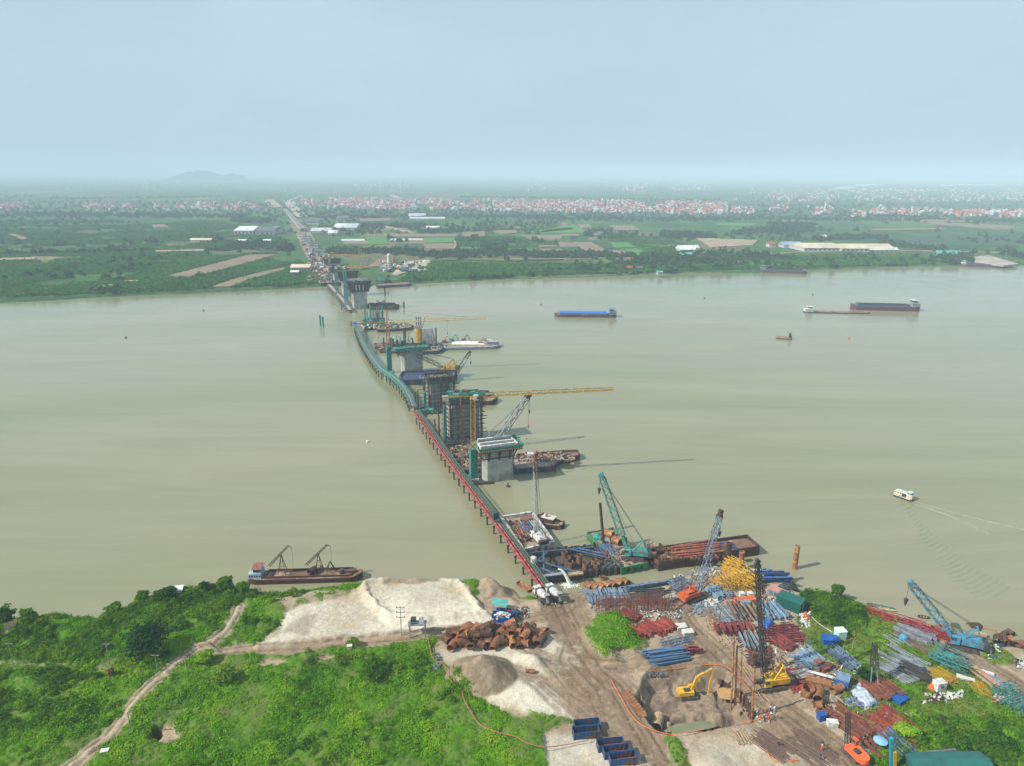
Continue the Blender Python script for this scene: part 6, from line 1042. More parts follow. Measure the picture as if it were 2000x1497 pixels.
ship('cargo_ship', 'red hulled cargo ship with a tall pale stern canopy on the right', (1661, 604), (1792, 607), beam=12, fb=4.2, hull=M('red_hull', (.15, .035, .035), (.10, .035, .035), .3), band=M('slate_paint', (.05, .08, .13), (.04, .06, .10)), hh=6, hm_=grey, shade=wht)
ship('tank_barge', 'low loaded barge with white deckhouse just left of the red hulled cargo ship', (1697, 612.5), (1570, 610), beam=9, fb=1.0, hull=navy, band=M('slate_paint', (.10, .15, .20)), hh=4.5, hm_=wht, low=True, hl=.13)
ship('small_workboat', 'small maroon workboat with dark awning in open water right of centre', (1515, 661), (1546, 663), beam=4.5, fb=1.2, hull=M('maroon_hull', (.13, .04, .045)), band=timb, hh=3.4, hm_=dark, hl=.2, shade=dark)
ship('moored_ship', 'long empty cargo ship moored against the far bank plantation', (1575, 535), (1484, 532), beam=10, fb=3.6, hull=M('dull_maroon_hull', (.15, .07, .07), (.10, .06, .06), .3), band=M('slate_paint', (.10, .15, .20)), hh=5, hm_=M('blue_grey_house', (.15, .24, .32))); ship('moored_ship', 'cargo ship moored at the sandy landing at the far right bank', (1940, 522), (1877, 520), beam=10, fb=3, hull=M('maroon_hull', (.13, .04, .045)), band=navy, hh=4.5, hm_=wht)
t = ship('passenger_boat', 'white passenger boat with black hull heading left, trailing a wake', (1746, 966), (1783, 979), 'boat', beam=3.6, fb=1.0, hull=M('black_hull', (.015, .016, .02), (.02, .02, .02)), band=wht, hh=2.2, hm_=M('cream_paint', (.68, .62, .48), (.6, .55, .42)), hl=.3, low=True, shade=M('pale_green_roof', (.25, .45, .36), (.5, .55, .5), .6), mast=False)
mb = MB(); mb.box((-.5, 0, 2.5), (6.2, 3.0, .15)); part(mb, 'roof_deck', wht, t); mb = MB(); mb.box((1.8, 0, 1.8), (3, 2.6, 1.4)); fc = part(mb, 'fore_cabin', M('cream_paint', (.68, .62, .48)), t)
for s_ in (-1, 1):
    for i in range(3): mb = MB(); mb.box((.8 + i, s_ * 1.32, 1.95), (.6, .05, .5)); part(mb, 'window', glass, fc)
# wake ridges
wk = MB(); g = np.random.default_rng(9)
def ridge_(pts, h, w_):
    ps = [P(x, y, 0) for x, y in pts]; n_ = len(ps); vs = []
    for i, p in enumerate(ps):
        d = (ps[min(i + 1, n_ - 1)] - ps[max(i - 1, 0)]).normalized(); nn = Vector((-d.y, d.x, 0)); k = 1 - abs(2 * i / (n_ - 1) - 1) ** 3
        vs += [p + nn * w_, p + nn * w_ * .4 + Vector((0, 0, h * k * .7)), p + Vector((0, 0, h * k)), p - nn * w_ * .4 + Vector((0, 0, h * k * .7)), p - nn * w_]
    for v in vs: v.z -= .01
    wk.add(vs, [(5 * i + a, 5 * i + a + 1, 5 * i + 6 + a, 5 * i + 5 + a) for i in range(n_ - 1) for a in range(4)])
for i in range(26):
    u = i / 25; x = 1766 + u * 60 + 105 * u * u; y = 986 + u * 180; ln = 12 + 48 * u; ridge_([(x + ln * (q - .3) + g.normal() * .8, y - ln * .5 * (q - .3) + 3 * math.sin(q * 3) + g.normal() * .5) for q in np.linspace(0, 1, 9)], .12 + .08 * (1 - u), .4 + .3 * u)
o_ripple = wk; wk = MB()
ridge_([(1783 + 217 * u, 979 + 56 * u + 8 * u * (1 - u)) for u in np.linspace(0, 1.15, 24)], .25, .45); ridge_([(1783 + 150 * u, 984 + 40 * u + 20 * u * u) for u in np.linspace(0, 1, 16)], .2, .8); ridge_([(1741 - 6 * u, 968 + 4 * u) for u in np.linspace(0, 1, 6)], .12, .3)
o = part(wk, 'wake', M('pale_wake_water', (.235, .24, .165), (.19, .20, .12), .3, .3), None, smooth=True); o['kind'] = 'structure'; wk = o_ripple  # wake arms and bow ridge, coloured a little paler than the river
o = part(wk, 'wake', M('shaded_ripple_water', (.168, .186, .095), (.215, .205, .135), .05, .1), None, smooth=True); o['kind'] = 'structure'  # ripple slopes mirror less sky; that darker tone is put into the colour
# sand dredger boat, moored left
t = ship('sand_boat', 'rusty sand boat with two derricks and a pale blue cabin moored beside the sand field', (708, 1128), (490, 1134), 'boat', beam=6.2, fb=1.8, hull=M('sandboat_hull', (.055, .028, .028), (.10, .04, .035), .4, .7), band=M('sandboat_red', (.10, .038, .032), (.06, .03, .028), .6, .7), hh=3.2, hm_=M('faded_blue_cabin', (.22, .36, .42), (.34, .42, .44), .8), hl=.115, shade=M('rust_roof', (.26, .10, .07), (.15, .07, .06), .7), mast=False)
def derrick(x, lean):
    mb = MB(); tp = Vector((x, 0, 9.5))
    for a in ((-1.3, -1.2), (-1.3, 1.2), (1.3, -1.2), (1.3, 1.2)): mb.beam((x + a[0], a[1], 2.4), tp, .16)
    for z in (4.5, 6.5): k = (9.5 - z) / 7.1; mb.beam((x - 1.3 * k, -1.2 * k, z), (x + 1.3 * k, -1.2 * k, z), .1); mb.beam((x - 1.3 * k, 1.2 * k, z), (x + 1.3 * k, 1.2 * k, z), .1)
    o_ = part(mb, 'derrick', drust, t); mb = MB(); mb.lattice((x - 4.2, 0, 5.2), (x + lean, 0, 12.5), .7, .4, .8, .12, .08); mb.beam((x + lean, 0, 12.5), (x + lean + 1, 0, 11.8), .15); part(mb, 'derrick_boom', drust, o_); mb = MB(); mb.beam((x + lean + 1, 0, 11.8), (x + lean + 1, 0, 3), .06); part(mb, 'derrick_rope', cable, o_)
derrick(-7.7, 2.6); derrick(4.3, 3.2)
mb = MB(); mb.pipe((1.0, -1, 3.2), (3, 1, 3.2), 1.1, .2, 12); mb.tube([(3, 0, 3), (5, 0, 4.6), (6.5, 0, 3.2), (8, 0, 6.3), (9.5, 0, 3)], .2, 6); part(mb, 'suction_pipe', drust, t); mb = MB(); mb.beam((7, -2, 2.6), (8, 0, 6.4), .15); mb.beam((9, 2, 2.6), (8, 0, 6.4), .15); part(mb, 'a_frame', drust, t)
mb = MB(); mb.cyl((11.5, 0, 2.2), (11.5, 0, 3.2), 1.0, .8, 12); mb.box((15, 0, 2.6), (2.4, 1.6, .8)); part(mb, 'winch', drust, t)
# buoys, small boats
for x, y, m_, lb in [(246, 661, dark, 'tiny dark buoy in open water at the left'), (398, 608, dark, 'tiny dark fishing boat near the left far bank'), (718, 863, wht, 'white float in the river left of the red walkway'), (1376, 583, dark, 'dark channel buoy between the blue covered ship and the far bank'), (1587, 576, drust, 'brown channel buoy above the red hulled cargo ship'), (1658, 662, orn, 'red channel buoy right of the small maroon workboat'), (1057, 596, drust, 'dark channel buoy left of the blue covered ship'), (992, 951, drust, 'small dark float below the nearest pier'), (862, 676, yel, 'yellow marker beside the yellow caisson')]:
    mb = MB(); mb.cyl((0, 0, -.2), (0, 0, .5), .9, .8, 10); mb.cyl((0, 0, .5), (0, 0, 2.0 if m_ != wht else .8), .45, .15, 8); solo(mb, 'buoy' if 'boat' not in lb else 'fishing_boat', m_, lb, 'buoy' if 'boat' not in lb else 'boat', P(x, y, 0))
# ================================================================== THE YARD
maroon = M('maroon_steel', (.20, .03, .03), (.09, .03, .03), .8, .6, var=.25); redr = M('red_oxide_steel', (.27, .045, .028), (.14, .035, .025), 1, .65, var=.25); oxor = M('orange_oxide_steel', (.22, .07, .042), (.10, .045, .035), 1, .65, var=.2)
blug = M('blue_grey_steel', (.06, .11, .19), (.19, .24, .29), 1.3, .5, var=.35, lo=.35, hi=.65); gst = M('galvanised_steel', (.20, .22, .25), (.12, .135, .155), 1, .5, var=.3); brn = M('brown_sheet_steel', (.17, .11, .08), (.10, .07, .055), .7, .7, var=.3); ltl = M('light_teal_paint', (.06, .42, .40)); yb = M('yellow_section_paint', (.60, .34, .02), (.42, .23, .03), .8, .5, var=.1)
S = 'steel_beam'
for e in [
 # name,label,cat,mat,a,b,n,spread,kind,w,layers,jit,ln
 (S, 'silver blue beam lying steeply beside the shore casings', 'steel beam', blug, (1178, 1153), (1196, 1190), 22, 13, 'i', .55, 1, .10, 8),
 (S, 'long dark blue beam lying along the shore behind the reinforcement cages', 'steel beam', M('ink_blue_steel', (.04, .07, .14), (.12, .16, .2), .8, var=.4), (1215, 1153), (1312, 1137), 9, 3.4, 'i', .5, 2, .03, 15),
 (S, 'dark steel beam in the black grid behind the reinforcement cages', 'steel beam', dark, (1238, 1168), (1308, 1163), 16, 7.5, 'i', .35, 1, .03, 12),
 (S, 'maroon beam in the heap on the left edge of the grass mound', 'steel beam', maroon, (1212, 1199), (1246, 1212), 12, 3.5, 'i', .45, 2, .12, 6),
 (S, 'oxide red beam in the big neat stack beside the grass mound', 'steel beam', redr, (1244, 1224), (1272, 1244), 28, 8, 'i', .48, 2, .05, 5.5), (S, 'oxide red beam in the stack right of the big neat red stack', 'steel beam', redr, (1282, 1218), (1308, 1236), 22, 6.5, 'i', .5, 2, .06, 5.5),
 (S, 'blue beam in the long bundle in front of the grass mound', 'steel beam', M('clean_blue_steel', (.035, .10, .22), (.08, .13, .19), .8, var=.35), (1252, 1287), (1346, 1280), 16, 4.6, 'i', .42, 2, .04, 11.5), (S, 'maroon beam in the short bundle behind the long blue bundle', 'steel beam', maroon, (1316, 1270), (1366, 1274), 7, 1.8, 'i', .5, 2, .02, 7.5),
 ('truss_section', 'blue lattice truss lying below the red stacks', 'truss', M('clean_blue_steel', (.04, .14, .34)), (1292, 1264), (1348, 1252), 3, 3, 'l', 1.1, 1, .03, 9.5),
 ('truss_section', 'grey blue lattice piece in the heap left of the orange based crane', 'truss', blug, (1318, 1140), (1342, 1160), 9, 5, 'l', 1.2, 2, .5, 5), ('crane_section', 'yellow tower crane section in the tall yellow heap by the bank', 'crane section', yb, (1412, 1133), (1446, 1158), 8, 8, 'l', 1.6, 2, .10, 7.5),
 ('crane_section', 'yellow tower crane section lying nearest the water', 'crane section', yb, (1412, 1112), (1452, 1118), 6, 5, 'l', 1.7, 2, .15, 6), ('crane_section', 'yellow tower crane section at the right of the yellow heap', 'crane section', yb, (1440, 1132), (1476, 1155), 6, 5, 'l', 1.8, 2, .12, 7),
 (S, 'bright blue beam in the heap at the bank right of the yellow sections', 'steel beam', M('strong_blue_steel', (.02, .06, .24), (.05, .08, .14), .8, var=.35), (1468, 1130), (1542, 1138), 15, 5.5, 'i', .55, 2, .06, 12), (S, 'blue grey beam in the heap nearest the water right of the yellow sections', 'steel beam', blug, (1462, 1119), (1510, 1120), 7, 3, 'i', .5, 1, .1, 8),
 (S, 'pale blue beam in the stack between the rutted track and the yellow sections', 'steel beam', M('pale_blue_steel', (.09, .18, .29), (.17, .24, .30), 1, var=.3), (1390, 1150), (1416, 1170), 12, 5, 'i', .55, 2, .03, 6),
 ('sheet_pile', 'grey sheet pile in the wide stack right of the rutted track', 'sheet pile', gst, (1410, 1188), (1434, 1214), 12, 7.5, 's', .8, 1, .02, 8.5), ('sheet_pile', 'brown sheet pile in the wide stack right of the grey ones', 'sheet pile', brn, (1444, 1184), (1462, 1212), 13, 7.5, 's', .8, 2, .03, 8.5), ('sheet_pile', 'brown sheet pile in the low stack left of the grey ones', 'sheet pile', brn, (1380, 1196), (1410, 1216), 5, 3, 's', .7, 1, .06, 7),
 (S, 'blue steel beam in the fan of beams in front of the green container', 'steel beam', M('pale_blue_steel', (.18, .32, .44)), (1497, 1180), (1524, 1212), 11, 6, 'i', .5, 2, .08, 8.5), (S, 'crimson bundle piece in the short stack below the sheet piles', 'steel beam', M('crimson_steel', (.20, .022, .035), (.10, .025, .03), .8, var=.2), (1414, 1224), (1422, 1243), 8, 5.5, 'i', .7, 2, .06, 4.5),
 (S, 'crimson bundle piece in the second short stack below the brown sheet piles', 'steel beam', M('crimson_steel', (.42, .03, .06)), (1443, 1222), (1452, 1238), 6, 4, 'i', .7, 2, .06, 4), (S, 'rusty short beam beside the crimson stacks', 'steel beam', rust, (1456, 1220), (1465, 1240), 6, 2.5, 'i', .5, 2, .08, 5),
 (S, 'long dark red beam in the row right of the black leader mast', 'steel beam', maroon, (1488, 1243), (1570, 1235), 11, 7.5, 'i', .42, 1, .035, 12), (S, 'red girder in the row of four below the long dark red beams', 'steel beam', maroon, (1516, 1250), (1542, 1268), 5, 3.8, 'i', .75, 1, .01, 6),
 (S, 'galvanised beam in the stack left of the black leader mast', 'steel beam', gst, (1455, 1236), (1472, 1268), 10, 4.5, 'i', .5, 2, .07, 8), ('timber_pole', 'long pale timber lying along the rutted track', 'timber', timb, (1382, 1208), (1418, 1258), 6, 3, 'b', .4, 1, .07, 11), ('timber_pole', 'long pale timber rail along the right of the rutted track', 'timber', timb, (1450, 1300), (1492, 1362), 3, 1.6, 'b', .3, 1, .02, 16),
 (S, 'light blue beam in the loose heap beside the leader rig', 'steel beam', M('pale_blue_steel', (.18, .32, .44)), (1562, 1275), (1600, 1298), 12, 6, 'i', .4, 2, .35, 7), ('truss_section', 'light blue lattice truss in front of the loose blue heap', 'truss', M('pale_blue_steel', (.18, .32, .44)), (1560, 1307), (1604, 1300), 3, 2, 'l', .9, 1, .06, 7),
 (S, 'dark blue lattice chord in the narrow bundle on the grass', 'steel beam', M('ink_blue_steel', (.04, .07, .14)), (1630, 1272), (1672, 1308), 10, 4, 'i', .42, 2, .03, 9.5), (S, 'white painted rail beside the narrow blue bundle on the grass', 'steel beam', wht, (1650, 1274), (1684, 1306), 4, 1.5, 'b', .3, 1, .08, 8),
 (S, 'orange red beam in the stack at the foot of the steel derrick mast', 'steel beam', oxor, (1706, 1334), (1736, 1362), 14, 7, 'i', .5, 2, .03, 7.5), (S, 'rusty red tube bundled at the right of the yard below the silver tarpaulin', 'steel beam', oxor, (1632, 1396), (1690, 1432), 10, 6.5, 'i', .42, 2, .03, 13), (S, 'rusty red beam beside the orange rig at the bottom', 'steel beam', oxor, (1690, 1432), (1738, 1470), 8, 6, 'i', .45, 2, .03, 11),
 (S, 'rusty beam in the stack at the bottom right among the grass', 'steel beam', redr, (1720, 1400), (1780, 1440), 12, 7, 'i', .45, 2, .05, 11), (S, 'dark blue beam beside the rusty stack at the bottom right', 'steel beam', M('ink_blue_steel', (.04, .07, .14)), (1735, 1440), (1765, 1470), 10, 4, 'i', .4, 2, .08, 8),
 (S, 'grey steel section in the dense slab of sections on the right grass', 'steel beam', gst, (1766, 1226), (1812, 1248), 14, 6, 'i', .45, 2, .015, 9.5), (S, 'grey steel section in the loose rows on the right grass', 'steel beam', gst, (1728, 1280), (1786, 1312), 22, 12, 'i', .35, 1, .05, 11), (S, 'long grey steel section in the thin rows below the dense slab', 'steel beam', gst, (1752, 1238), (1800, 1268), 12, 13, 'i', .28, 1, .10, 9), (S, 'dark steel section lying in the black pile on the right grass', 'steel beam', dark, (1768, 1305), (1808, 1325), 12, 4, 'i', .4, 2, .12, 7),
 (S, 'thin rusty section crossing the right grass between the grey rows', 'steel beam', brn, (1770, 1250), (1835, 1292), 5, 2, 'i', .4, 1, .03, 17), ('boom_section', 'long bright red lattice boom section lying at the right bank', 'boom section', M('bright_red_paint', (.34, .03, .04), (.2, .03, .035), .8), (1722, 1204), (1788, 1226), 2, 2.6, 'l', 1.5, 1, .01, 16), ('boom_section', 'bright red lattice boom section nearer the blue crane', 'boom section', M('bright_red_paint', (.55, .03, .05)), (1786, 1224), (1846, 1246), 3, 3, 'l', 1.3, 1, .03, 13), (S, 'thin bright red girder lying along the red boom sections', 'steel beam', M('bright_red_paint', (.55, .03, .05)), (1730, 1207), (1840, 1243), 5, 3, 'i', .45, 1, .015, 26),
 ('truss_section', 'teal lattice section in the pile with black sheets by the blue crane', 'truss', ltl, (1830, 1288), (1880, 1310), 9, 6, 'l', 1.3, 2, .08, 8), ('truss_section', 'teal lattice section in the pile at the right edge of the photo', 'truss', ltl, (1960, 1384), (2000, 1370), 11, 7, 'l', 1.3, 2, .10, 6.5), ('truss_section', 'slim yellow lattice strip on the grass below the teal pile', 'truss', yb, (1822, 1312), (1848, 1330), 8, 5.5, 'l', .5, 1, .05, 6),
 ('truss_section', 'slim yellow lattice strip on the grass right of the white plank', 'truss', yb, (1906, 1338), (1924, 1356), 6, 2.8, 'l', .45, 1, .15, 5), ('timber_pole', 'long brown pole on the grass leading to the right edge', 'timber', timb, (1890, 1304), (1978, 1362), 7, 3.2, 'b', .45, 1, .02, 18), (S, 'red and blue striped long pole on the right grass', 'steel beam', M('pink_red_paint', (.5, .12, .12), (.12, .16, .4), .35, lo=.48, hi=.52), (1932, 1326), (1980, 1358), 2, 1, 'b', .35, 1, .01, 12), ('timber_pole', 'blue white pole behind the striped poles', 'timber', blug, (1920, 1312), (1962, 1340), 4, 1.2, 'b', .45, 1, .02, 9),
 ('rebar_bar', 'grey steel bar in the flat mat at the bottom of the yard', 'reinforcing bar', bar_, (1484, 1440), (1532, 1474), 24, 5.5, 'b', .2, 2, .01, 8.5), ('rebar_bar', 'grey steel bar in the wide flat mat left of the orange rig', 'reinforcing bar', bar_, (1552, 1446), (1614, 1484), 26, 7.5, 'b', .2, 2, .01, 11), ('plank', 'pale plank lying by the flat bar mat', 'plank', timb, (1440, 1428), (1455, 1455), 6, 3, 'b', .4, 1, .1, 4.5),
 ('casing_tube', 'long dark tube lying at the shore behind the dark blue beams', 'steel tube', dark, (1296, 1142), (1330, 1132), 2, 1.2, 'p', 1.1, 1, .02, 8), ('reinforcing_mat', 'pale steel mat piece in the flat stack at the bank behind the crane', 'steel mat', gst, (1340, 1122), (1385, 1112), 10, 5, 'b', .5, 1, .05, 9),
 ]:
    nm, lb, ct, mt, a, b, n_, spd, kd, w_, ly, jt_, ln = e
    if mt is M('pink_red_paint', (1, 1, 1)): pass
    beams(nm, lb, ct, mt, a, b, n_, spd, None, ln, w_, int(a[0]), None, kd, jt_, ly)
# loose trash per patch
for i, (bx, n_, s_, ms, lb) in enumerate([((1352, 1388, 1178, 1202), 110, .8, [blug, gst], 'pale blue scrap heap left of the sheet piles'), ((1375, 1402, 1172, 1190), 50, .8, [wht], 'white sacks and scraps at the bend of the rutted track'), ((1380, 1412, 1200, 1232), 80, .8, [rust, timb], 'rusty and wooden scraps left of the crimson stacks'),
      ((1250, 1330, 1192, 1212), 130, .55, [wht, drust, concl, timb], 'mixed litter behind the red stacks'), ((1310, 1400, 1108, 1128), 70, .9, [concl, timb], 'pale stones and boards at the tip of the bank'), ((1500, 1530, 1168, 1196), 40, .7, [wht, timb], 'litter in front of the green container'), ((1562, 1582, 1198, 1210), 46, .8, [wht, orn], 'white and orange rubbish behind the green container'),
      ((1562, 1590, 1212, 1226), 12, .9, [wht], 'white buckets on the grass edge'), ((1530, 1580, 1308, 1330), 110, 1.0, [maroon], 'heap of dark red scaffold parts right of the leader rig'), ((1540, 1604, 1330, 1352), 170, 1.0, [maroon, redr], 'heap of red steel parts behind the rusty casings'), ((1462, 1506, 1266, 1300), 170, .9, [maroon, dark], 'tangle of maroon scaffold round the leader mast'),
      ((1596, 1636, 1326, 1344), 60, .7, [wht], 'white scraps by the blue and brown bins'), ((1585, 1625, 1368, 1385), 50, .6, [drust], 'small dark scraps in front of the rusty casings'), ((1652, 1712, 1366, 1384), 60, .8, [blug], 'blue grey scraps under the silver tarpaulin'), ((1800, 1850, 1355, 1375), 50, .7, [wht, drust], 'white crates scattered on the right grass'), ((1846, 1880, 1352, 1366), 34, .8, [wht], 'pale boxes in the middle of the right grass'),
      ((1832, 1880, 1282, 1298), 60, 1.3, [dark], 'black sheets lying over the teal sections'), ((1932, 1952, 1262, 1290), 30, .8, [wht, blu], 'coloured drums beside the blue crane'), ((1985, 2010, 1288, 1306), 90, .8, [wht, dark], 'black and white rubbish at the right edge'), ((1860, 1885, 1236, 1250), 14, .9, [timb], 'boards on the bank behind the blue crane'), ((1835, 1870, 1330, 1342), 50, .6, [drust, orn], 'rusty machine parts on the right grass'),
      ((1940, 1990, 1362, 1376), 40, .9, [rust, wht], 'rusty scraps left of the teal pile at the edge'), ((1005, 1032, 1188, 1206), 60, .7, [drust, wht], 'scrap beside the open blue container'), ((848, 862, 1278, 1312), 40, .7, [gst], 'torn grey sheeting at the edge of the weeds'), ((1268, 1300, 1316, 1324), 46, .5, [gst], 'grey sheeting on the upper lip of the pit'), ((1690, 1790, 1395, 1430), 90, .7, [timb, blug], 'scraps among the weeds at the lower right'),
      ((1465, 1512, 1384, 1412), 46, .45, [orn, wht], 'orange and white bits round the workers by the pit'), ((1640, 1700, 1300, 1320), 20, .6, [wht], 'white bits in the grass right of the narrow blue bundle')]):
    x0, x1, y0, y1 = bx; g = np.random.default_rng(100 + i); c_ = G((x0 + x1) / 2, (y0 + y1) / 2)
    for k, m_ in enumerate(ms):
        mb = MB()
        for _ in range(n_ // len(ms)): q = G(g.uniform(x0, x1), g.uniform(y0, y1)) - c_; a = g.random() * 3; l_ = s_ * (.4 + 1.8 * g.random() ** 2); mb.box((q.x, q.y, q.z + .15 + .3 * g.random()), (l_, s_ * (.25 + .4 * g.random()), s_ * (.15 + .4 * g.random())), a, g.normal() * .2)
        o = solo(mb, 'scrap_heap', m_, lb + ('' if k == 0 else ', second tone of pieces'), 'scrap', c_); o['kind'] = 'stuff'
# small debris trodden into the whole yard
for k, (m_, n_, lb) in enumerate([(drust, 520, 'dark steel bits strewn over the yard'), (timb, 300, 'wooden bits strewn over the yard'), (gst, 300, 'grey steel bits strewn over the yard'), (blug, 240, 'blue grey bits strewn over the yard'), (maroon, 220, 'dark red bits strewn over the yard'), (wht, 60, 'white bits strewn over the yard')]):
    g = np.random.default_rng(300 + k); mb = MB(); c_ = G(1480, 1240); poly = [(1350, 1120), (1480, 1108), (1555, 1140), (1562, 1200), (1600, 1290), (1720, 1340), (1760, 1400), (1700, 1480), (1600, 1370), (1520, 1340), (1440, 1270), (1370, 1200), (1250, 1220), (1240, 1190), (1150, 1190), (1150, 1150), (1300, 1128)]; c_n = 0
    while c_n < n_:
        x, y = g.uniform(1150, 1760), g.uniform(1108, 1480)
        if not bool(inside(np.array([x]), np.array([y]), poly)[0]): continue
        q = G(x, y) - c_; l_ = .5 + 2.8 * g.random() ** 3; mb.box((q.x, q.y, q.z + .12), (l_, .12 + .25 * g.random(), .12 + .25 * g.random()), g.random() * 3, g.normal() * .06); c_n += 1
    o = solo(mb, 'steel_debris', m_, lb, 'debris', c_); o['kind'] = 'stuff'
for k, (x, y, h) in enumerate([(1404, 1214, 4), (1398, 1196, 3), (1540, 1210, 4), (1575, 1262, 3.5), (1474, 1205, 4), (1528, 1268, 3), (1380, 1140, 4), (1330, 1165, 3.5)]):
    mb = MB(); mb.cyl((0, 0, -.5), (.3, 0, h), .12, n=6); solo(mb, 'steel_post', drust, 'thin upright steel post among the stacks of the yard', 'post', G(x, y), 0, 'thin posts in the yard')
# rusty casing heap and shore casings
g = np.random.default_rng(6); lst = []
for i in range(72):
    top_ = i >= 50; u = ((i % 13) + .5 + g.normal() * .25) / 13 if not top_ else .12 + .76 * g.random(); y = (1236 + 9.5 * (i // 13) if not top_ else 1238 + 20 * g.random()) + g.normal() * 2; lst.append((872 + 196 * u, y, g.random() * 3.14, 1.7 * top_, g.normal() * .3, .55 + .55 * g.random()))
big = rings([e for e in lst], 1.1, 3.6, 'rusty casing section in the big tumbled heap by the access road', 'rusty casings in the big heap', M('heap_rust', (.24, .085, .035), (.09, .035, .02), .6, .8, c3=(.40, .22, .12), s3=.5, var=.5))
dkm = big[0].data.copy(); dkm.name = 'pipe_section'; dkm.materials[0] = M('heap_dark_rust', (.10, .045, .03), (.05, .03, .022), .8, .8, var=.3)
for k, o in enumerate(big):
    if k % 5 in (1, 3): o.data = dkm
    if k % 6 == 0: o.scale = (o.scale[0], 1.0, .55)
rings([(1150, 1148, -.8), (1164, 1151, -1.0), (1174, 1152, -1.0), (1185, 1150, -.95), (1196, 1148, -1.0), (1209, 1144, -.9), (1221, 1142, -.95)], 1.3, 2.6, 'wide casing in the row with black mouths along the near shore', 'casings along the near shore', rust); rings([(1177, 1139, 0, 1.2, 1.5)], 1.1, 1.4, 'short casing ring standing upright behind the shore row', 'ring behind the shore row', rust)
rings([(1598, 1364, 1.1)], 1.25, 4.6, 'large rusty casing lying in the right grass, mouth towards the yard', 'casing a', rust); rings([(1634, 1352, .5)], 1.0, 3.6, 'slimmer rusty casing lying right of the large one', 'casing b', rust); rings([(1596, 1384, .2)], .9, 1.6, 'short rusty ring in front of the two lying casings', 'casing c', rust); rings([(1576, 1360, 1.5, .2, 1.3)], 1.5, 2.6, 'rusty drum standing by the red steel heap', 'casing d', rust)
rings([(1898, 1228, .1), (1907, 1232, .8)], 1.3, 3, 'broken dark casing half in the water at the right bank', 'broken casings at the right bank', drust); rings([(1930, 1236, -.45)], 1.0, 5.2, 'long rusty casing lying at the water edge of the right bank', 'casing e', rust); rings([(1914, 1242, -.5)], .8, 3, 'pale brown casing on the right bank in front of the long rusty one', 'casing f', timb)
rings([(1948, 1258, 1.0), (1958, 1258, 1.1)], 1.3, 3.0, 'dark mouthed casing half buried in the right bank', 'buried casings on the right bank', drust); rings([(1968, 1254, .2), (1990, 1262, .4)], 1.1, 2.6, 'brown casing at the far right shore', 'casings at the far right shore', rust); rings([(1960, 1243, .6), (1972, 1240, 1.9)], .8, 2, 'dark scrap ring standing in the shallow water on the right', 'scrap rings in the shallows', drust, 0.1)
rings([(1832, 1234, .2)], 1.2, 4, 'orange brown casing behind the boom of the blue crane', 'casing g', rust); rings([(1036, 1314, -.1)], .5, 2.6, 'short rusty pipe on the white sand right of the dark heap', 'casing h', rust); rings([(1284, 1420, 1.2)], 1.4, 4.2, 'wide tan casing sunk at the lower corner of the pit', 'casing i', timb)
mb = MB(); mb.add([(x, y, z_) for x in (-3, 3) for y, z_ in ((-1, .9), (-.8, 0), (.8, 0), (1, .9), (.7, .1 + .1), (-.7, .2))], [(0, 1, 7, 6), (1, 2, 8, 7), (2, 3, 9, 8), (3, 4, 10, 9), (4, 5, 11, 10), (5, 0, 6, 11)]); mb.box((-3, 0, .4), (.1, 1.8, .8)); mb.box((3, 0, .4), (.1, 1.8, .8)); solo(mb, 'steel_trough', rust, 'rusty open trough half in the water left of the red walkway foot', 'trough', P(1023, 1148, .2), -.9)
# trucks
def mixer(px, py, rz, label):
    t = thing('mixer_truck', label, 'concrete mixer truck', G(px, py), rz); mb = MB(); mb.box((0, 0, 1.0), (8.2, 1.0, .35)); part(mb, 'chassis', dark, t)
    mb = MB(); mb.prism([(2.6, -1.2), (4.2, -1.2), (4.2, 1.2), (2.6, 1.2)], .7, 3.0, .94); c_ = part(mb, 'cab', wht, t); mb = MB(); mb.box((4.18, 0, 2.3), (.1, 2.0, .8)); part(mb, 'windscreen', glass, c_)
    for s_ in (-1, 1): mb = MB(); mb.box((3.5, s_ * 1.18, 2.3), (.9, .08, .7)); part(mb, 'side_window', glass, c_)
    mb = MB(); mb.cyl((2.2, 0, 1.9), (.6, 0, 2.4), .7, 1.25, 14, True); mb.cyl((.6, 0, 2.4), (-1.4, 0, 2.7), 1.25, 1.2, 14, False); mb.cyl((-1.4, 0, 2.7), (-3.4, 0, 3.3), 1.2, .55, 14); part(mb, 'drum', M('drum_paint', (.50, .51, .50), (.30, .31, .31), .9, .5), t, smooth=True)
    mb = MB(); mb.beam((-3.6, 0, 3.5), (-4.4, 0, 1.6), .7, .3); mb.prism([(-4.0, -.6), (-3.0, -.6), (-3.0, .6), (-4.0, .6)], 3.4, 4.1, 1.4); part(mb, 'chute', grey, t)
    for x in (3.3, -1.6, -2.8, 1.2):
        for s_ in (-1, 1): mb = MB(); mb.cyl((x, s_ * .8, .52), (x, s_ * 1.2, .52), .52, n=12); wh = part(mb, 'wheel', tyre, t); mb = MB(); mb.cyl((x, s_ * 1.2, .52), (x, s_ * 1.23, .52), .26, n=8); part(mb, 'rim', grey, wh)
    return t
rzt = yaw(P(1075, 1172), P(1055, 1148)); mixer(1058, 1172, rzt, 'left one of the two white mixer trucks at the walkway foot'); mixer(1082, 1169, rzt, 'right one of the two white mixer trucks at the walkway foot')
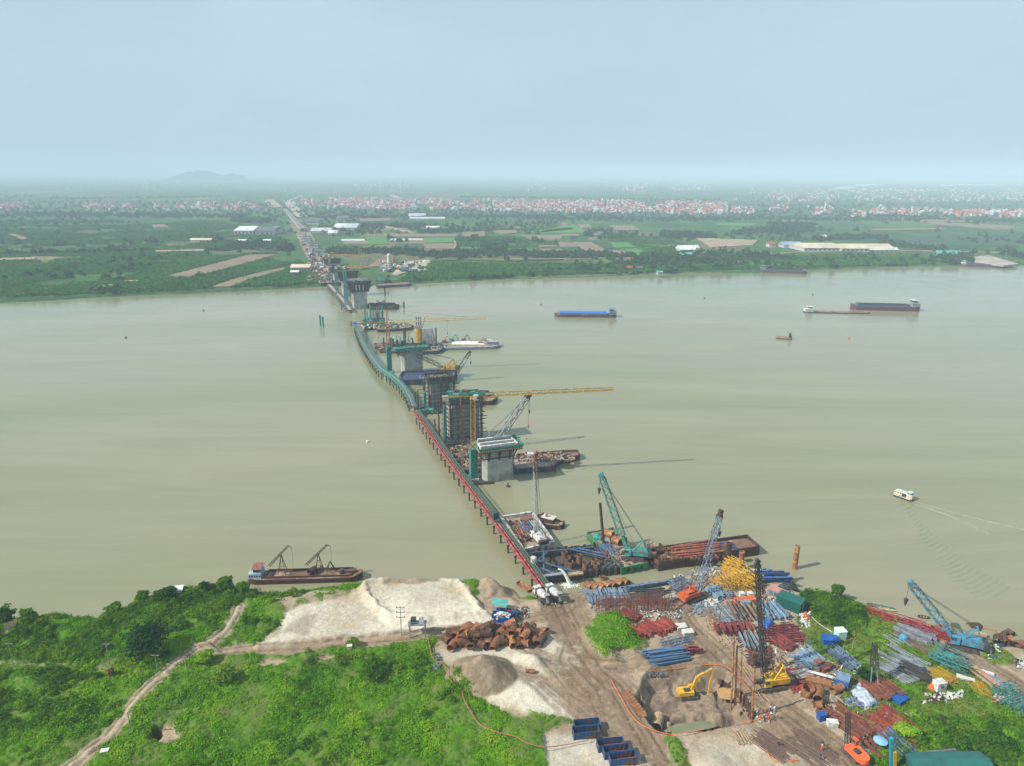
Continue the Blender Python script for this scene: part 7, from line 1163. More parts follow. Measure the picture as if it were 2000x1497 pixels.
# blue skips
def skip(px, py, rz, label, group=None, inner=rust, ln=6.2):
    t = thing('steel_skip', label, 'skip', G(px, py), rz, group); w2 = 1.15; h = 1.9
    for nm, c_, d in (('floor', (0, 0, .15), (ln, 2.3, .12)), ('side_wall', (0, -w2, h / 2 + .1), (ln, .1, h)), ('side_wall', (0, w2, h / 2 + .1), (ln, .1, h)), ('end_wall', (-ln / 2, 0, h / 2 + .1), (.1, 2.2, h)), ('end_wall', (ln / 2, 0, h / 2 + .1), (.1, 2.2, h))):
        mb = MB(); mb.box(c_, d); part(mb, nm, inner if nm == 'floor' else M('skip_blue', (.015, .07, .19), (.02, .05, .12), .7, .5, c3=(.12, .06, .04), s3=.5), t)
    mb = MB()
    for i in range(7): x = -ln / 2 + .1 + i * (ln - .2) / 6; mb.box((x, -w2 - .09, h / 2 + .1), (.12, .08, h)); mb.box((x, w2 + .09, h / 2 + .1), (.12, .08, h))
    part(mb, 'ribs', M('skip_blue', (.02, .12, .34)), t); mb = MB(); mb.box((0, 0, .22), (ln - .3, 2.1, .03)); part(mb, 'lining', inner, t); return t
skip(1146, 1424, .13, 'blue skip behind, of the pair on the pale sand', inner=dark); skip(1144, 1437, .13, 'blue skip in front, of the pair on the pale sand', inner=dark)
skip(1192, 1462, .13, 'blue skip with red inside, rear one of three at the bottom edge', inner=redr); skip(1204, 1475, .13, 'blue skip with red inside, middle one of three at the bottom edge', inner=redr); skip(1216, 1488, .13, 'blue skip nearest the bottom edge of the photo', inner=redr)
# open blue container with cement bags and teal roof
t = thing('open_container', 'open blue container piled with white bags under a small teal roof', 'container', G(985, 1212), -.12); ln = 7
for c_, d, nm in (((0, -1.6, 1), (ln, .12, 2), 'side_wall'), ((0, 1.6, 1), (ln, .12, 2), 'side_wall'), ((-ln / 2, 0, 1), (.12, 3.2, 2), 'end_wall'), ((ln / 2, 0, 1), (.12, 3.2, 2), 'end_wall'), ((-.6, 3.3, 1), (4.5, .12, 1.9), 'rear_wall')): mb = MB(); mb.box(c_, d); part(mb, nm, M('container_blue', (.01, .08, .32), (.01, .06, .22), .6), t)
mb = MB(); mb.box((-1.8, 3.6, 3.6), (4.6, 3.6, .15), 0, .12); part(mb, 'roof', rteal, t); mb = MB(); [mb.beam((x, y, 0), (x, y, 3.6), .14) for x in (-3.8, .2) for y in (2, 5.2)]; part(mb, 'roof_posts', grey, t)
g = np.random.default_rng(2); mb = MB()
for i in range(70): r_ = abs(g.normal()) * .9; a = g.random() * 6.28; mb.box((-.8 + math.cos(a) * r_ * 1.4, math.sin(a) * r_ * .9, 2.6 - r_ * .6), (.8, .5, .3), a, g.normal() * .2)
o = solo(mb, 'cement_bags', wht, 'heap of white bags in the open blue container', 'bags', G(985, 1212)); o['kind'] = 'stuff'
t = thing('pump_machine', 'small red and dark machine right of the open blue container', 'machine', G(1008, 1203), .4); mb = MB(); mb.box((0, 0, .8), (2.6, 1.4, 1.2)); part(mb, 'body', dark, t); mb = MB(); mb.beam((-2.5, .4, 2.2), (0, 0, 1), .4); part(mb, 'arm', M('bright_red_paint', (.55, .03, .05)), t)
# utility pole and transformer platform
def upole(px, py, h, label, arms=1, lean=0.0):
    t = thing('utility_pole', label, 'utility pole', G(px, py)); tp = Vector((lean, 0, h)); mb = MB(); mb.cyl((0, 0, -.5), tp, .14, .09, 8); part(mb, 'pole', grey, t)
    for k in range(arms):
        z = h - .5 - k * 1.6; mb = MB(); mb.beam((-1.2 + lean * .9, 0, z), (1.2 + lean * .9, 0, z), .14); part(mb, 'crossarm', grey, t)
        for x in (-1.1, 0, 1.1): mb = MB(); mb.cyl((x + lean * .9, 0, z), (x + lean * .9, 0, z + .45), .1, n=6); part(mb, 'insulator', M('brown_ceramic', (.18, .06, .04), None, 1, .3), t)
    return t
upole(784, 1241, 9.6, 'grey electric pole with three crossarms beside the sand field', 3)
for x, y, h, lb in [(27, 1302, 7.5, 'thin electric pole at the left edge below the shrub thicket'), (215, 1303, 7.5, 'thin electric pole left of the big round tree'), (308, 1312, 5.5, 'thin electric pole just right of the big round tree'), (366, 1318, 5.5, 'thin electric pole beside the bend of the dirt track'), (256, 1430, 5.6, 'thin pale pole standing right of the lower dirt track'), (1645, 1282, 4, 'white post on the grass below the pale hut'), (1664, 1270, 3, 'white marker post on the grass near the narrow blue bundle')]: upole(x, y, h, lb, 1 if 'post' not in lb else 0)
t = thing('transformer_platform', 'transformer boxes on a tall four legged platform beside the electric pole', 'platform', G(816, 1240), .05)
for x in (-2.2, 2.2):
    for y in (-1, 1): mb = MB(); mb.beam((x, y, -.4), (x, y, 3.8), .22); part(mb, 'leg', grey, t)
mb = MB(); mb.box((0, 0, 3.85), (5.2, 2.6, .18)); mb.beam((-2.2, -1, .4), (2.2, -1, 3.4), .1); part(mb, 'platform_floor', gst, t); mb = MB(); mb.box((-1.1, 0, 4.8), (1.5, 1.3, 1.6)); mb.cyl((-1.4, 0, 5.6), (-1.4, 0, 6.1), .12, n=6); mb.cyl((-.8, 0, 5.6), (-.8, 0, 6.1), .12, n=6); part(mb, 'transformer', M('transformer_paint', (.05, .09, .10), (.03, .05, .06)), t); mb = MB(); mb.box((1.2, 0, 5.0), (1.3, 1.0, 2.1)); part(mb, 'switch_cabinet', wht, t)
mb = MB()
for i in range(6): mb.beam((-2.5 + i, -1.25, 3.9), (-2.5 + i, -1.25, 4.9), .07)
mb.beam((-2.5, -1.25, 4.9), (2.5, -1.25, 4.9), .07); part(mb, 'handrail', grey, t)
# hoses and warning tape
def hose(name, label, px, r_, mat, dz=.25, kind=None): 
    ps = smooth([G(*p, dz) for p in px], 4); o_ = ps[0].copy(); mb = MB(); mb.tube([p - o_ for p in ps], r_, 6); return solo(mb, name, mat, label, 'hose' if 'hose' in name else 'tape', o_)
hose('hose', 'long orange red hose winding from the transformer platform through the weeds', [(834, 1240), (838, 1262), (846, 1292), (868, 1305), (876, 1330), (900, 1352), (906, 1372), (920, 1398), (936, 1420), (968, 1436), (1005, 1445), (1030, 1458), (1064, 1466), (1110, 1460), (1150, 1452)], .10, M('hose_orange', (.36, .13, .08), (.26, .10, .07)), .9)
hose('warning_tape', 'orange tape round the left and lower side of the pit', [(1192, 1332), (1210, 1364), (1232, 1402), (1258, 1424), (1290, 1436), (1320, 1440), (1375, 1430)], .08, M('tape_orange', (.75, .16, .03), (.6, .12, .03)), .8); hose('warning_tape', 'orange tape along the upper and right side of the pit', [(1270, 1314), (1330, 1308), (1405, 1302), (1440, 1325), (1465, 1352), (1480, 1362)], .07, M('tape_orange', (.75, .16, .03)), .6); hose('warning_tape', 'orange tape running from the pit to the workers', [(1440, 1418), (1480, 1408), (1516, 1400)], .06, M('tape_orange', (.75, .16, .03)), .5)
hose('cable_hose', 'pale cable running across the right grass to the pale hut', [(1585, 1208), (1600, 1222), (1625, 1238)], .1, wht, .5); hose('hose', 'thin orange hose at the bottom edge of the yard', [(1496, 1462), (1512, 1488), (1560, 1486)], .1, M('tape_orange', (.75, .16, .03)), .2); hose('hose', 'orange hose curving over the grass near the teal pile', [(1905, 1346), (1930, 1362), (1968, 1374)], .16, M('hose_orange', (.50, .12, .07)), .4)
# pit: ponds, casings row, sheet piles, tall poles, excavator
def pond(px, z, mat, label):
    ps = [P(x, y, z) for x, y in px]; c = sum(ps, Vector()) / len(ps); mb = MB(); mb.add([p - c for p in ps], [tuple(range(len(ps)))]); o = part(mb, 'pond_water', mat, None); o.location = c; o['kind'] = 'structure'
zb = float(min(zt(*P(1345, 1418, 0)[:2]), 2)); pond([(1296, 1428), (1320, 1414), (1385, 1408), (1400, 1420), (1312, 1438)], .62, M('pit_water', (.14, .15, .08), (.17, .17, .10), .4, .08), ''); pond([(1398, 1346), (1420, 1340), (1440, 1356), (1430, 1368), (1405, 1364)], .75, M('clay_water', (.42, .24, .08), (.36, .21, .08), .3, .2), '')
def spwall(a, b, n_, label, mat=drust, h=1.2, s_=.45, z=None):
    A, B_ = G(*a), G(*b); t = thing('sheet_pile_wall', label, 'sheet pile wall', A); mb = MB(); mb.add([(x, y, z_) for z_ in (-1.2, h) for x, y in ((-s_, 0), (-s_ * .5, s_ * .5), (s_ * .5, s_ * .5), (s_, 0), (s_ * .5, s_ * .3), (-s_ * .5, s_ * .3))], [(i, (i + 1) % 6, 6 + (i + 1) % 6, 6 + i) for i in range(6)] + [tuple(range(6, 12))]); me = mb.mesh('sheet_pile'); me.materials.append(mat); d = B_ - A
    for k in range(n_): q = d * k / (n_ - 1); o = part(me, 'sheet_pile', None, t); gz = float(zt(A.x + q.x, A.y + q.y)) - A.z; o.location = (q.x, q.y, gz + .2 * ((k * 5) % 3)); o.rotation_euler = (0, 0, yaw(A, B_) + (3.14 if k % 2 else 0))
    return t
spwall((1405, 1338), (1440, 1358), 12, 'dark sheet piles behind the yellow brown water in the pit', drust, 1.6); spwall((1440, 1358), (1470, 1408), 18, 'dark sheet piles stepping down the right side of the pit', drust, 1.9); spwall((1305, 1436), (1376, 1424), 22, 'red brown sheet pile tops along the lower lip of the pit', redr, .7); spwall((1390, 1424), (1455, 1412), 18, 'dark sheet pile tops right along the lower lip of the pit', redr, .6)
for k in range(9):
    u = k / 8; x = 1222 + 30 * u; y = 1356 + 40 * u; rings([(x, y, .2, -1.0)], .9, 2.2, 'short rusty casing in the row down the left trench of the pit', 'casings down the left trench', rust)
for x0, y0, x1, y1, lb in [(1428, 1388, 1434, 1240, 'leftmost tall rusty pole rising from the pit corner'), (1436, 1378, 1440, 1262, 'second tall rusty pole from the left in the pit corner'), (1444, 1376, 1449, 1268, 'third tall rusty pole from the left in the pit corner'), (1469, 1410, 1474, 1302, 'tall rusty pole held below the leader rig'), (1451, 1380, 1451, 1358, 'short rusty post right of the tall poles'), (1446, 1400, 1446, 1390, 'stub post at the pit corner')]:
    b_ = G(x0, y0); tp = PY(x1, y1, b_.y) - b_; mb = MB(); mb.cyl((0, 0, -1), tp, .24, n=8); solo(mb, 'steel_pole', rust, lb, 'pole', b_)
b0 = G(1432, 1374); b1 = G(1449, 1396); mb = MB(); mb.beam((0, 0, 1.2), b1 - b0 + Vector((0, 0, 1.4)), .4); solo(mb, 'timber_beam', timb, 'pale timber leaning across the foot of the tall rusty poles', 'timber', b0)
def excavator(px, py, rz, label, reach, col_=yb, zoff=0):
    t = thing('excavator', label, 'excavator', G(px, py, zoff), 0); Rm = Matrix.Rotation(rz, 3, 'Z'); tz = .5
    for s_ in (-1, 1):
        pr = [(-2.2, .15), (-2.5, .5), (-2.2, .95), (2.2, .95), (2.5, .5), (2.2, .15)]; mb = MB(); vs = [Matrix.Rotation(.1, 3, 'Z') @ Vector((x, s_ * 1.25 + o_, z_)) for o_ in (-.32, .32) for x, z_ in pr]; mb.add(vs, [tuple(range(6)), tuple(range(11, 5, -1))] + [(i, (i + 1) % 6, 6 + (i + 1) % 6, 6 + i) for i in range(6)]); part(mb, 'track', M('crawler_track', (.10, .08, .065)), t)
    mb = MB(); mb.box((0, 0, 1.0), (2, 2, .5)); part(mb, 'undercarriage', dark, t)
    def bx(c_, d, nm, m_, par=t): mb = MB(); mb.box(tuple(Rm @ Vector(c_)), d, rz); return part(mb, nm, m_, par)
    bx((-.8, 0, 1.85), (3.8, 2.5, 1.1), 'engine_house', col_); bx((-2.5, 0, 1.8), (.8, 2.4, 1.1), 'counterweight', col_); cb = bx((.9, .8, 2.3), (1.5, .95, 1.6), 'cab', col_); bx((1.0, .82, 2.6), (1.1, 1.0, .8), 'window', glass, cb); bx((-.6, -.2, 2.5), (1.6, 1.2, .25), 'hood', dark)
    pts = [Rm @ Vector(p) for p in reach]; mb = MB(); mb.beam(pts[0], pts[1], .6, .75); mb.beam(pts[1], pts[2], .5, .65); part(mb, 'boom', col_, t); mb = MB(); mb.beam(pts[2], pts[3], .42, .5); part(mb, 'stick', col_, t)
    mb = MB(); mb.beam(pts[0] + Vector((0, 0, -.2)) + Rm @ Vector((.6, 0, 0)), pts[0].lerp(pts[1], .8), .16); mb.beam(pts[1].lerp(pts[2], .4) + Vector((0, 0, .5)), pts[2] + Vector((0, 0, .4)), .16); part(mb, 'cylinder_rams', grey, t)
    q = pts[3]; mb = MB(); mb.prism([(q.x - .5, q.y - .45), (q.x + .5, q.y - .45), (q.x + .5, q.y + .45), (q.x - .5, q.y + .45)], q.z - .9, q.z + .1, .7); part(mb, 'bucket', grey, t); return t
excavator(1344, 1361, .12, 'yellow long reach excavator standing in the pit, its arm bent down', [(.8, 0, 2.0), (2.0, 0, 6.0), (5.9, 0, 8.2), (5.4, 0, -.4)])
# leader rig
t, b_, tp = crane(1504, 1342, (1480, 1096), 'yellow piling rig with a tall black lattice leader in the middle of the yard', yb, dark, 1.25, None, -1.5, hook=0, dim=1.05, solid=.03)
mb = MB(); q = PY(1472, 1098, b_.y - 1.5); w0 = G(1490, 1330); o_ = q; 
mb = MB(); a = Vector((0, 0, 5)); q0 = G(1493, 1312); top = PY(1477, 1100, q0.y) - q0; mb.lattice((0, 0, 0), top, .8, .7, 1.0, .14, .09); solo(mb, 'leader_frame', dark, 'second black lattice leg standing against the leader of the piling rig', 'leader', q0)
q0 = G(1470, 1304); q0.z += 8; mb = MB(); mb.cyl((0, 0, 1), (0, 0, -1), 1.0, .9, 12); mb.cyl((0, 0, -1), (0, 0, -2.2), .9, .2, 12); mb.box((0, 0, 1.8), (1.2, 1.2, 1.2)); solo(mb, 'vibro_hammer', M('dark_machine', (.06, .05, .05), (.14, .05, .04), 1), 'dark vibrating hammer clamped on the pole before the piling rig', 'hammer', PY(1472, 1290, q0.y))
crane(1355, 1170, (1408, 999), 'orange based crane by the bank with a grey blue lattice boom leaning right', orn, blug, 1.5, None, 4, hook=.24, dim=1.0, head=drust, solid=.1, gantry=2.6)
crane(1876, 1264, (1779, 1140), 'light blue crawler crane on the right bank, boom leaning far left', M('sky_blue_paint', (.055, .24, .38), (.045, .17, .27), .8, .6, c3=(.12, .11, .10), s3=.8), M('sky_blue_paint', (.06, .30, .48)), 2.0, None, 6, hook=.30, dim=1.15, solid=.2)
t = thing('orange_rig', 'orange crawler drill rig at the bottom of the yard', 'drill rig', G(1668, 1478), 1.9)
for s_ in (-1, 1): mb = MB(); mb.box((0, s_ * 1.5, .5), (4.6, .6, 1.0)); part(mb, 'track', M('crawler_track', (.10, .08, .065)), t)
mb = MB(); mb.box((-.4, 0, 1.7), (4.2, 2.8, 1.3)); mb.cyl((-2.4, 0, 1.05), (-2.4, 0, 2.3), 1.35, n=14); part(mb, 'body', M('fresh_orange_paint', (.78, .13, .04), (.6, .10, .04), .8), t); mb = MB(); mb.box((1.2, -.9, 2.9), (1.5, 1, 1.5)); cb = part(mb, 'cab', orn, t); mb = MB(); mb.box((1.3, -.9, 3.1), (1.3, 1.05, .8)); part(mb, 'window', glass, cb); mb = MB(); mb.lattice((1.8, .4, 1), (3.2, .4, 9.5), .8, .7, .8, .16, .1); part(mb, 'mast', dark, t); mb = MB(); mb.box((-1, .5, 2.6), (1.4, 1.0, .5)); part(mb, 'engine', dark, t)
t = thing('derrick_mast', 'dark steel A shaped lattice mast on two pale legs on the right grass', 'derrick', G(1700, 1342)); tp = PY(1708, 1256, G(1700, 1342).y + 2) - G(1700, 1342); l2 = G(1716, 1342) - G(1700, 1342); mb = MB(); mid = tp * .45; m2 = l2 + (tp - l2) * .45; mb.beam((0, 0, 0), mid, .25); mb.beam(l2, m2, .25); part(mb, 'leg', gst, t); mb = MB(); mb.lattice(mid.lerp(m2, .5), tp, 1.5, .7, 1.2, .22, .14); part(mb, 'lattice_mast', dark, t)
for (x, y, tx, ty, m_, lb) in [(1741, 1505, 1741, 1442, M('mast_teal_blue', (.02, .28, .40)), 'teal blue mast cut by the bottom edge'), (1747, 1507, 1747, 1468, yb, 'short yellow mast beside the teal blue mast at the bottom edge'), (1830, 1292, 1851, 1252, dark, 'dark tube leaning from the teal pile up to the blue crane'), (1540, 1110, 1540, 1110, None, None)]:
    if m_ is None: continue
    b_ = G(x, y); tp = PY(tx, ty, b_.y + (2 if x == 1830 else 0)) - b_; mb = MB(); mb.beam((0, 0, 0), tp, .7 if x != 1830 else .5); solo(mb, 'steel_mast', m_, lb, 'mast', b_)
# containers, huts, boxes
def hut(px, py, ln, wd, h, rz, wall, roof, label, name='container', wins=1, door=True, flat=True, ribs=True):
    t = thing(name, label, name.replace('_', ' '), G(px, py), rz); mb = MB(); mb.box((0, 0, h / 2), (ln, wd, h)); part(mb, 'wall', wall, t); mb = MB()
    if flat: mb.box((0, 0, h + .06), (ln + .15, wd + .15, .12))
    else: mb.add([(-ln / 2 - .3, -wd / 2 - .3, h), (ln / 2 + .3, -wd / 2 - .3, h), (ln / 2 + .3, wd / 2 + .3, h), (-ln / 2 - .3, wd / 2 + .3, h), (-ln / 2 - .3, 0, h + wd * .2), (ln / 2 + .3, 0, h + wd * .2)], [(0, 1, 5, 4), (2, 3, 4, 5), (0, 4, 3), (1, 2, 5), (3, 2, 1, 0)])
    part(mb, 'roof', roof, t)
    if ribs: mb = MB(); [mb.box((-ln / 2 + .25 + i * .5, s_ * (wd / 2 + .03), h / 2), (.2, .06, h - .2)) for i in range(int(ln / .5)) for s_ in (-1, 1)]; part(mb, 'ribs', wall, t)
    if door: mb = MB(); mb.box((ln / 2 + .04, 0, h * .45), (.08, .9, h * .8)); part(mb, 'door', grey, t)
    for i in range(wins): mb = MB(); mb.box((-ln / 2 + ln * (i + .5) / max(wins, 1), -wd / 2 - .08, h * .6), (.9, .06, .7)); part(mb, 'window', glass, t)
    return t
dg = M('dark_green_paint', (.01, .10, .085), (.01, .075, .065), .4, .45); hut(1543, 1186, 7.5, 4.2, 3.4, -.75, dg, dg, 'dark green container at the edge of the bushes', wins=0); hut(1518, 1166, 5.5, 3.0, 2.4, -.75, gst, M('pink_roof', (.42, .20, .18), (.32, .16, .14)), 'grey hut with a faded pink roof behind the green container', 'site_hut')
hut(1640, 1246, 2.6, 2.4, 2.6, .1, M('mint_panel', (.42, .58, .52), (.3, .44, .4)), M('mint_roof', (.62, .72, .70), (.5, .6, .6)), 'small mint and white hut alone on the grass', 'site_hut', wins=0); hut(1619, 1256, 3.8, 2.6, 1.8, -.15, M('container_blue', (.01, .11, .50)), M('container_blue', (.01, .11, .50)), 'bright blue tarpaulin covered box left of the mint hut', 'covered_box', 0, False, False, False)
hut(1604, 1405, 1.9, 1.5, 1.6, .2, M('container_blue', (.01, .11, .50)), M('container_blue', (.01, .11, .50)), 'small blue cube tank on the dirt left of the red tubes', 'tank', 0, False, True, False); hut(1625, 1418, 2.4, 1.4, 1.3, -.1, wht, wht, 'white box on the dirt below the small blue cube', 'box', 0, False, True, False); hut(1455, 1178, 6.5, 2.2, 1.5, .15, M('fresh_orange_paint', (.78, .13, .04)), orn, 'orange tank frame below the yellow crane sections', 'tank', 0, False, True, False)
hut(1455, 1184, 2.8, 1.6, 1.7, .1, M('pale_teal_panel', (.22, .42, .46), (.3, .46, .48)), gst, 'pale teal generator in front of the orange tank frame', 'generator', 0); hut(1448, 1168, 1.4, 1.3, 1.8, .1, wht, wht, 'left white cabinet behind the orange tank frame', 'cabinet', 0, True, True, False); hut(1464, 1168, 1.4, 1.3, 1.8, .1, wht, wht, 'right white cabinet behind the orange tank frame', 'cabinet', 0, True, True, False)
hut(1645, 1338, 3.4, 3.0, 2.4, 1.0, M('brown_blue_bin', (.03, .10, .34), (.22, .12, .07), .25, lo=.48, hi=.52), M('bin_lid', (.16, .24, .36), (.1, .16, .26)), 'blue bin with a brown side left of the silver tarpaulin', 'bin', 0, False); hut(1566, 1322, 4.4, 2.6, 1.0, .3, brn, M('weathered_board', (.28, .24, .22), (.2, .17, .15)), 'flat grey brown board cover behind the red steel heap', 'cover', 0, False, False, False)
hut(1598, 1336, 6, 2.2, 1.0, -.35, M('brown_wood_box', (.28, .12, .05), (.2, .09, .04)), M('brown_wood_box', (.28, .12, .05)), 'long brown wooden trough with a white plank behind it', 'trough', 0, False, True, False); b_ = G(1596, 1326); mb = MB(); mb.box((0, 0, 1.6), (7.4, .9, .12), -.42); solo(mb, 'white_plank', wht, 'clean white plank lying over the brown trough', 'plank', b_)
for x, y, lb in [(1611, 1311, 'left brown crate by the light blue truss'), (1617, 1306, 'right brown crate by the light blue truss'), (1598, 1299, 'brown crate on top of the loose blue heap')]: hut(x, y, 2.2, 1.4, 1.2, .4, M('brown_red_crate', (.22, .07, .045), (.15, .05, .035)), M('brown_red_crate', (.22, .07, .045)), lb, 'crate', 0, False)
hut(1833, 1346, 2.6, 2.0, 2.3, .2, wht, wht, 'white machine cab on the right grass with an orange hood', 'machine_cab', 1, False, True, False); b_ = G(1821, 1346); mb = MB(); mb.prism([(math.cos(a) * 1.3, math.sin(a) * 1.1) for a in np.linspace(0, 5.5, 9)], 0, 1.7, .45); solo(mb, 'orange_hood', orn, 'orange hood left of the white machine cab', 'hood', b_)
hut(1330, 1228, 3.0, 2.2, 1.0, .2, concl, concl, 'upper concrete block right of the red stacks', 'concrete_block', 0, False, True, False); hut(1343, 1240, 3.0, 2.0, 1.2, .2, concl, concl, 'lower concrete block right of the red stacks', 'concrete_block', 0, False, True, False)
hut(1885, 1328, 4.0, 1.3, .6, -.55, concl, concl, 'pale slab lying on the right grass left of the brown poles', 'slab', 0, False, True, False); hut(1925, 1316, 3.6, 1.2, .5, -.55, wht, wht, 'white slab lying higher on the right grass', 'slab', 0, False, True, False); hut(1758, 1368, 3.6, 2.4, .8, .5, M('container_blue', (.01, .11, .50)), M('container_blue', (.01, .11, .50)), 'low blue sheeted stack right of the orange red beams', 'covered_stack', 0, False, True, False)
hut(1850, 1509, 17, 6, 2.6, .02, dg, M('green_sheet_roof', (.02, .12, .11), (.02, .09, .085), .4), 'long green roofed hut cut by the bottom right edge', 'site_hut', 4, True, False); hut(1826, 1486, 9, .4, 2.6, .12, gst, gst, 'pale corrugated screen behind the green roofed hut', 'screen', 0, False, True); hut(345, 1160, 3.8, 2.6, 1.9, .2, wht, M('white_tarp', (.7, .72, .72), (.6, .62, .62)), 'small white roofed shelter on the left bank', 'shelter', 0, True, False, False); hut(24, 1228, 2.6, 2.0, 1.4, 0, gst, drust, 'small grey hut by the pale clearing at the left edge', 'site_hut', 0)
hut(218, 1322, 1.6, .3, 2.4, 1.1, M('sign_red', (.4, .08, .05), (.06, .06, .06), .6, lo=.5, hi=.52), dark, 'dark and red board standing at the side path on the left', 'board', 0, False, True, False); hut(205, 1470, 1.6, 1.0, .5, .2, wht, wht, 'white crate on the grass beside the lower dirt track', 'crate', 0, False, True, False); hut(683, 1268, 1.3, 1.0, 1.0, .2, concl, concl, 'tiny pale box in the weeds below the access road', 'box', 0, False, True, False)
# tarpaulins: crumpled sheets
def tarp(px, z, mat, label, amp=.5):
    ps = [P(x, y, 2.6) for x, y in px]; c = sum(ps, Vector()) / len(ps); c.z = float(zt(c.x, c.y)); u, v = np.meshgrid(np.linspace(0, 1, 22), np.linspace(0, 1, 14)); a, b, d, e = [np.array(p[:2]) for p in ps[:4]]; q = (a * (1 - u)[..., None] + b * u[..., None]) * (1 - v)[..., None] + (e * (1 - u)[..., None] + d * u[..., None]) * v[..., None]
    q += (fbm(q[..., 0], q[..., 1], 2.5, 3, 4) - .5)[..., None] * 1.2; ed = np.minimum(np.minimum(u, 1 - u), np.minimum(v, 1 - v)); zz = zt(q[..., 0], q[..., 1]) - c.z + .15 + z * sst(ed, 0, .2) + (fbm(q[..., 0], q[..., 1], 1.3, 3, 7) - .4) * amp
    o = part(grid_mesh('tarpaulin', q[..., 0] - c.x, q[..., 1] - c.y, zz), 'tarpaulin', mat, None); o.location = c; o['label'] = label; o['category'] = 'tarpaulin'; sm_ = o.modifiers.new('thickness', 'SOLIDIFY'); sm_.thickness = .04; return o
tarp([(1655, 1342), (1680, 1334), (1716, 1372), (1690, 1384)], .6, M('silver_tarp', (.48, .53, .60), (.25, .28, .33), 1.2, .3, lo=.35, hi=.65, bump=.2), 'crumpled silver tarpaulin over a stack at the right of the yard', .9); tarp([(1482, 1222), (1492, 1206), (1514, 1218), (1500, 1230)], 1.0, M('bright_blue_tarp', (.03, .12, .45)), 'bright blue tarpaulin behind the black leader mast')
tarp([(1835, 1286), (1868, 1280), (1892, 1298), (1858, 1306)], 1.0, M('black_sheet', (.02, .03, .035), (.05, .07, .07), 1), 'black mesh sheet draped over the teal sections'); tarp([(1782, 1312), (1806, 1306), (1822, 1318), (1796, 1326)], .6, M('black_sheet', (.02, .03, .035)), 'black sheet over the dark pile on the right grass'); tarp([(1518, 1146), (1560, 1140), (1566, 1150), (1524, 1156)], 1.2, M('black_sheet', (.02, .03, .035)), 'dark sheet over the lumber at the shore above the green container')
tarp([(1468, 1112), (1486, 1108), (1492, 1114), (1474, 1118)], 1.0, M('white_tarp', (.7, .72, .72)), 'white sheeted sacks by the water right of the yellow sections'); tarp([(1290, 1168), (1320, 1158), (1330, 1168), (1300, 1178)], .8, M('grey_tarp', (.33, .32, .29), (.2, .2, .18), 1.4, .8), 'dull grey sheet over the mats left of the orange based crane'); tarp([(1590, 1182), (1606, 1180), (1612, 1190), (1598, 1194)], .4, M('dull_blue_tarp', (.10, .14, .16), (.16, .2, .22), 1), 'grey blue sheet thrown on the bushes')
b_ = G(1764, 1250, 0); mb = MB(); mb.cyl((0, 0, .2), (0, 0, 1.2), 1.3, 1.1, 10); mb.cyl((0, 0, 1.2), (0, 0, 1.8), 1.1, .3, 10); solo(mb, 'covered_drum', M('sky_blue_paint', (.06, .30, .48)), 'round blue covered heap among the grey sections on the right grass', 'covered heap', b_, smooth=False)
# parasol
t = thing('parasol', 'pale blue parasol beside the orange rig', 'parasol', G(1717, 1462)); mb = MB(); mb.cyl((0, 0, 0), (0, 0, 2.5), .05, n=6); part(mb, 'pole', grey, t); mb = MB(); n_ = 10; mb.add([(math.cos(i * 6.283 / n_) * 1.6, math.sin(i * 6.283 / n_) * 1.6, 2.2) for i in range(n_)] + [(0, 0, 2.75)], [(i, (i + 1) % n_, n_) for i in range(n_)]); part(mb, 'canopy', M('parasol_blue', (.16, .36, .55), (.22, .42, .58), 1), t)
# sampans in the shallows at right
for (a, b, m_, lb) in [((1692, 1181), (1748, 1192), M('dull_teal_paint', (.03, .16, .13), (.05, .1, .08)), 'slim dark teal sampan lying at the right shore'), ((1700, 1189), (1752, 1196), M('straw_paint', (.45, .42, .22), (.3, .3, .18)), 'slim straw coloured sampan in front of the teal one'), ((1792, 1205), (1816, 1209), dark, 'dark drifting log boat off the right bank')]:
    pa, pb = P(*a, 0), P(*b, 0); L_ = (pb - pa).length; t = thing('sampan', lb, 'boat', (pa + pb) / 2, yaw(pa, pb)); mb = MB(); st = np.linspace(-1, 1, 9); vs = []
    for s_ in st: k = (1 - abs(s_) ** 2.5) * .65 + .06; vs += [(s_ * L_ / 2, -k * .6, -.2), (s_ * L_ / 2, k * .6, -.2), (s_ * L_ / 2, k, .45 + .2 * s_ * s_), (s_ * L_ / 2, -k, .45 + .2 * s_ * s_)]
    mb.add(vs, [(4 * i + a_, 4 * i + (a_ + 1) % 4, 4 * i + 4 + (a_ + 1) % 4, 4 * i + 4 + a_) for i in range(8) for a_ in (0, 1, 3)] + [(0, 3, 2, 1), (32, 33, 34, 35)]); part(mb, 'hull', m_, t); mb = MB(); [mb.box((x * L_ * .25, 0, .3), (.25, 1.0, .06)) for x in (-1, 0, 1)]; part(mb, 'thwarts', timb, t)
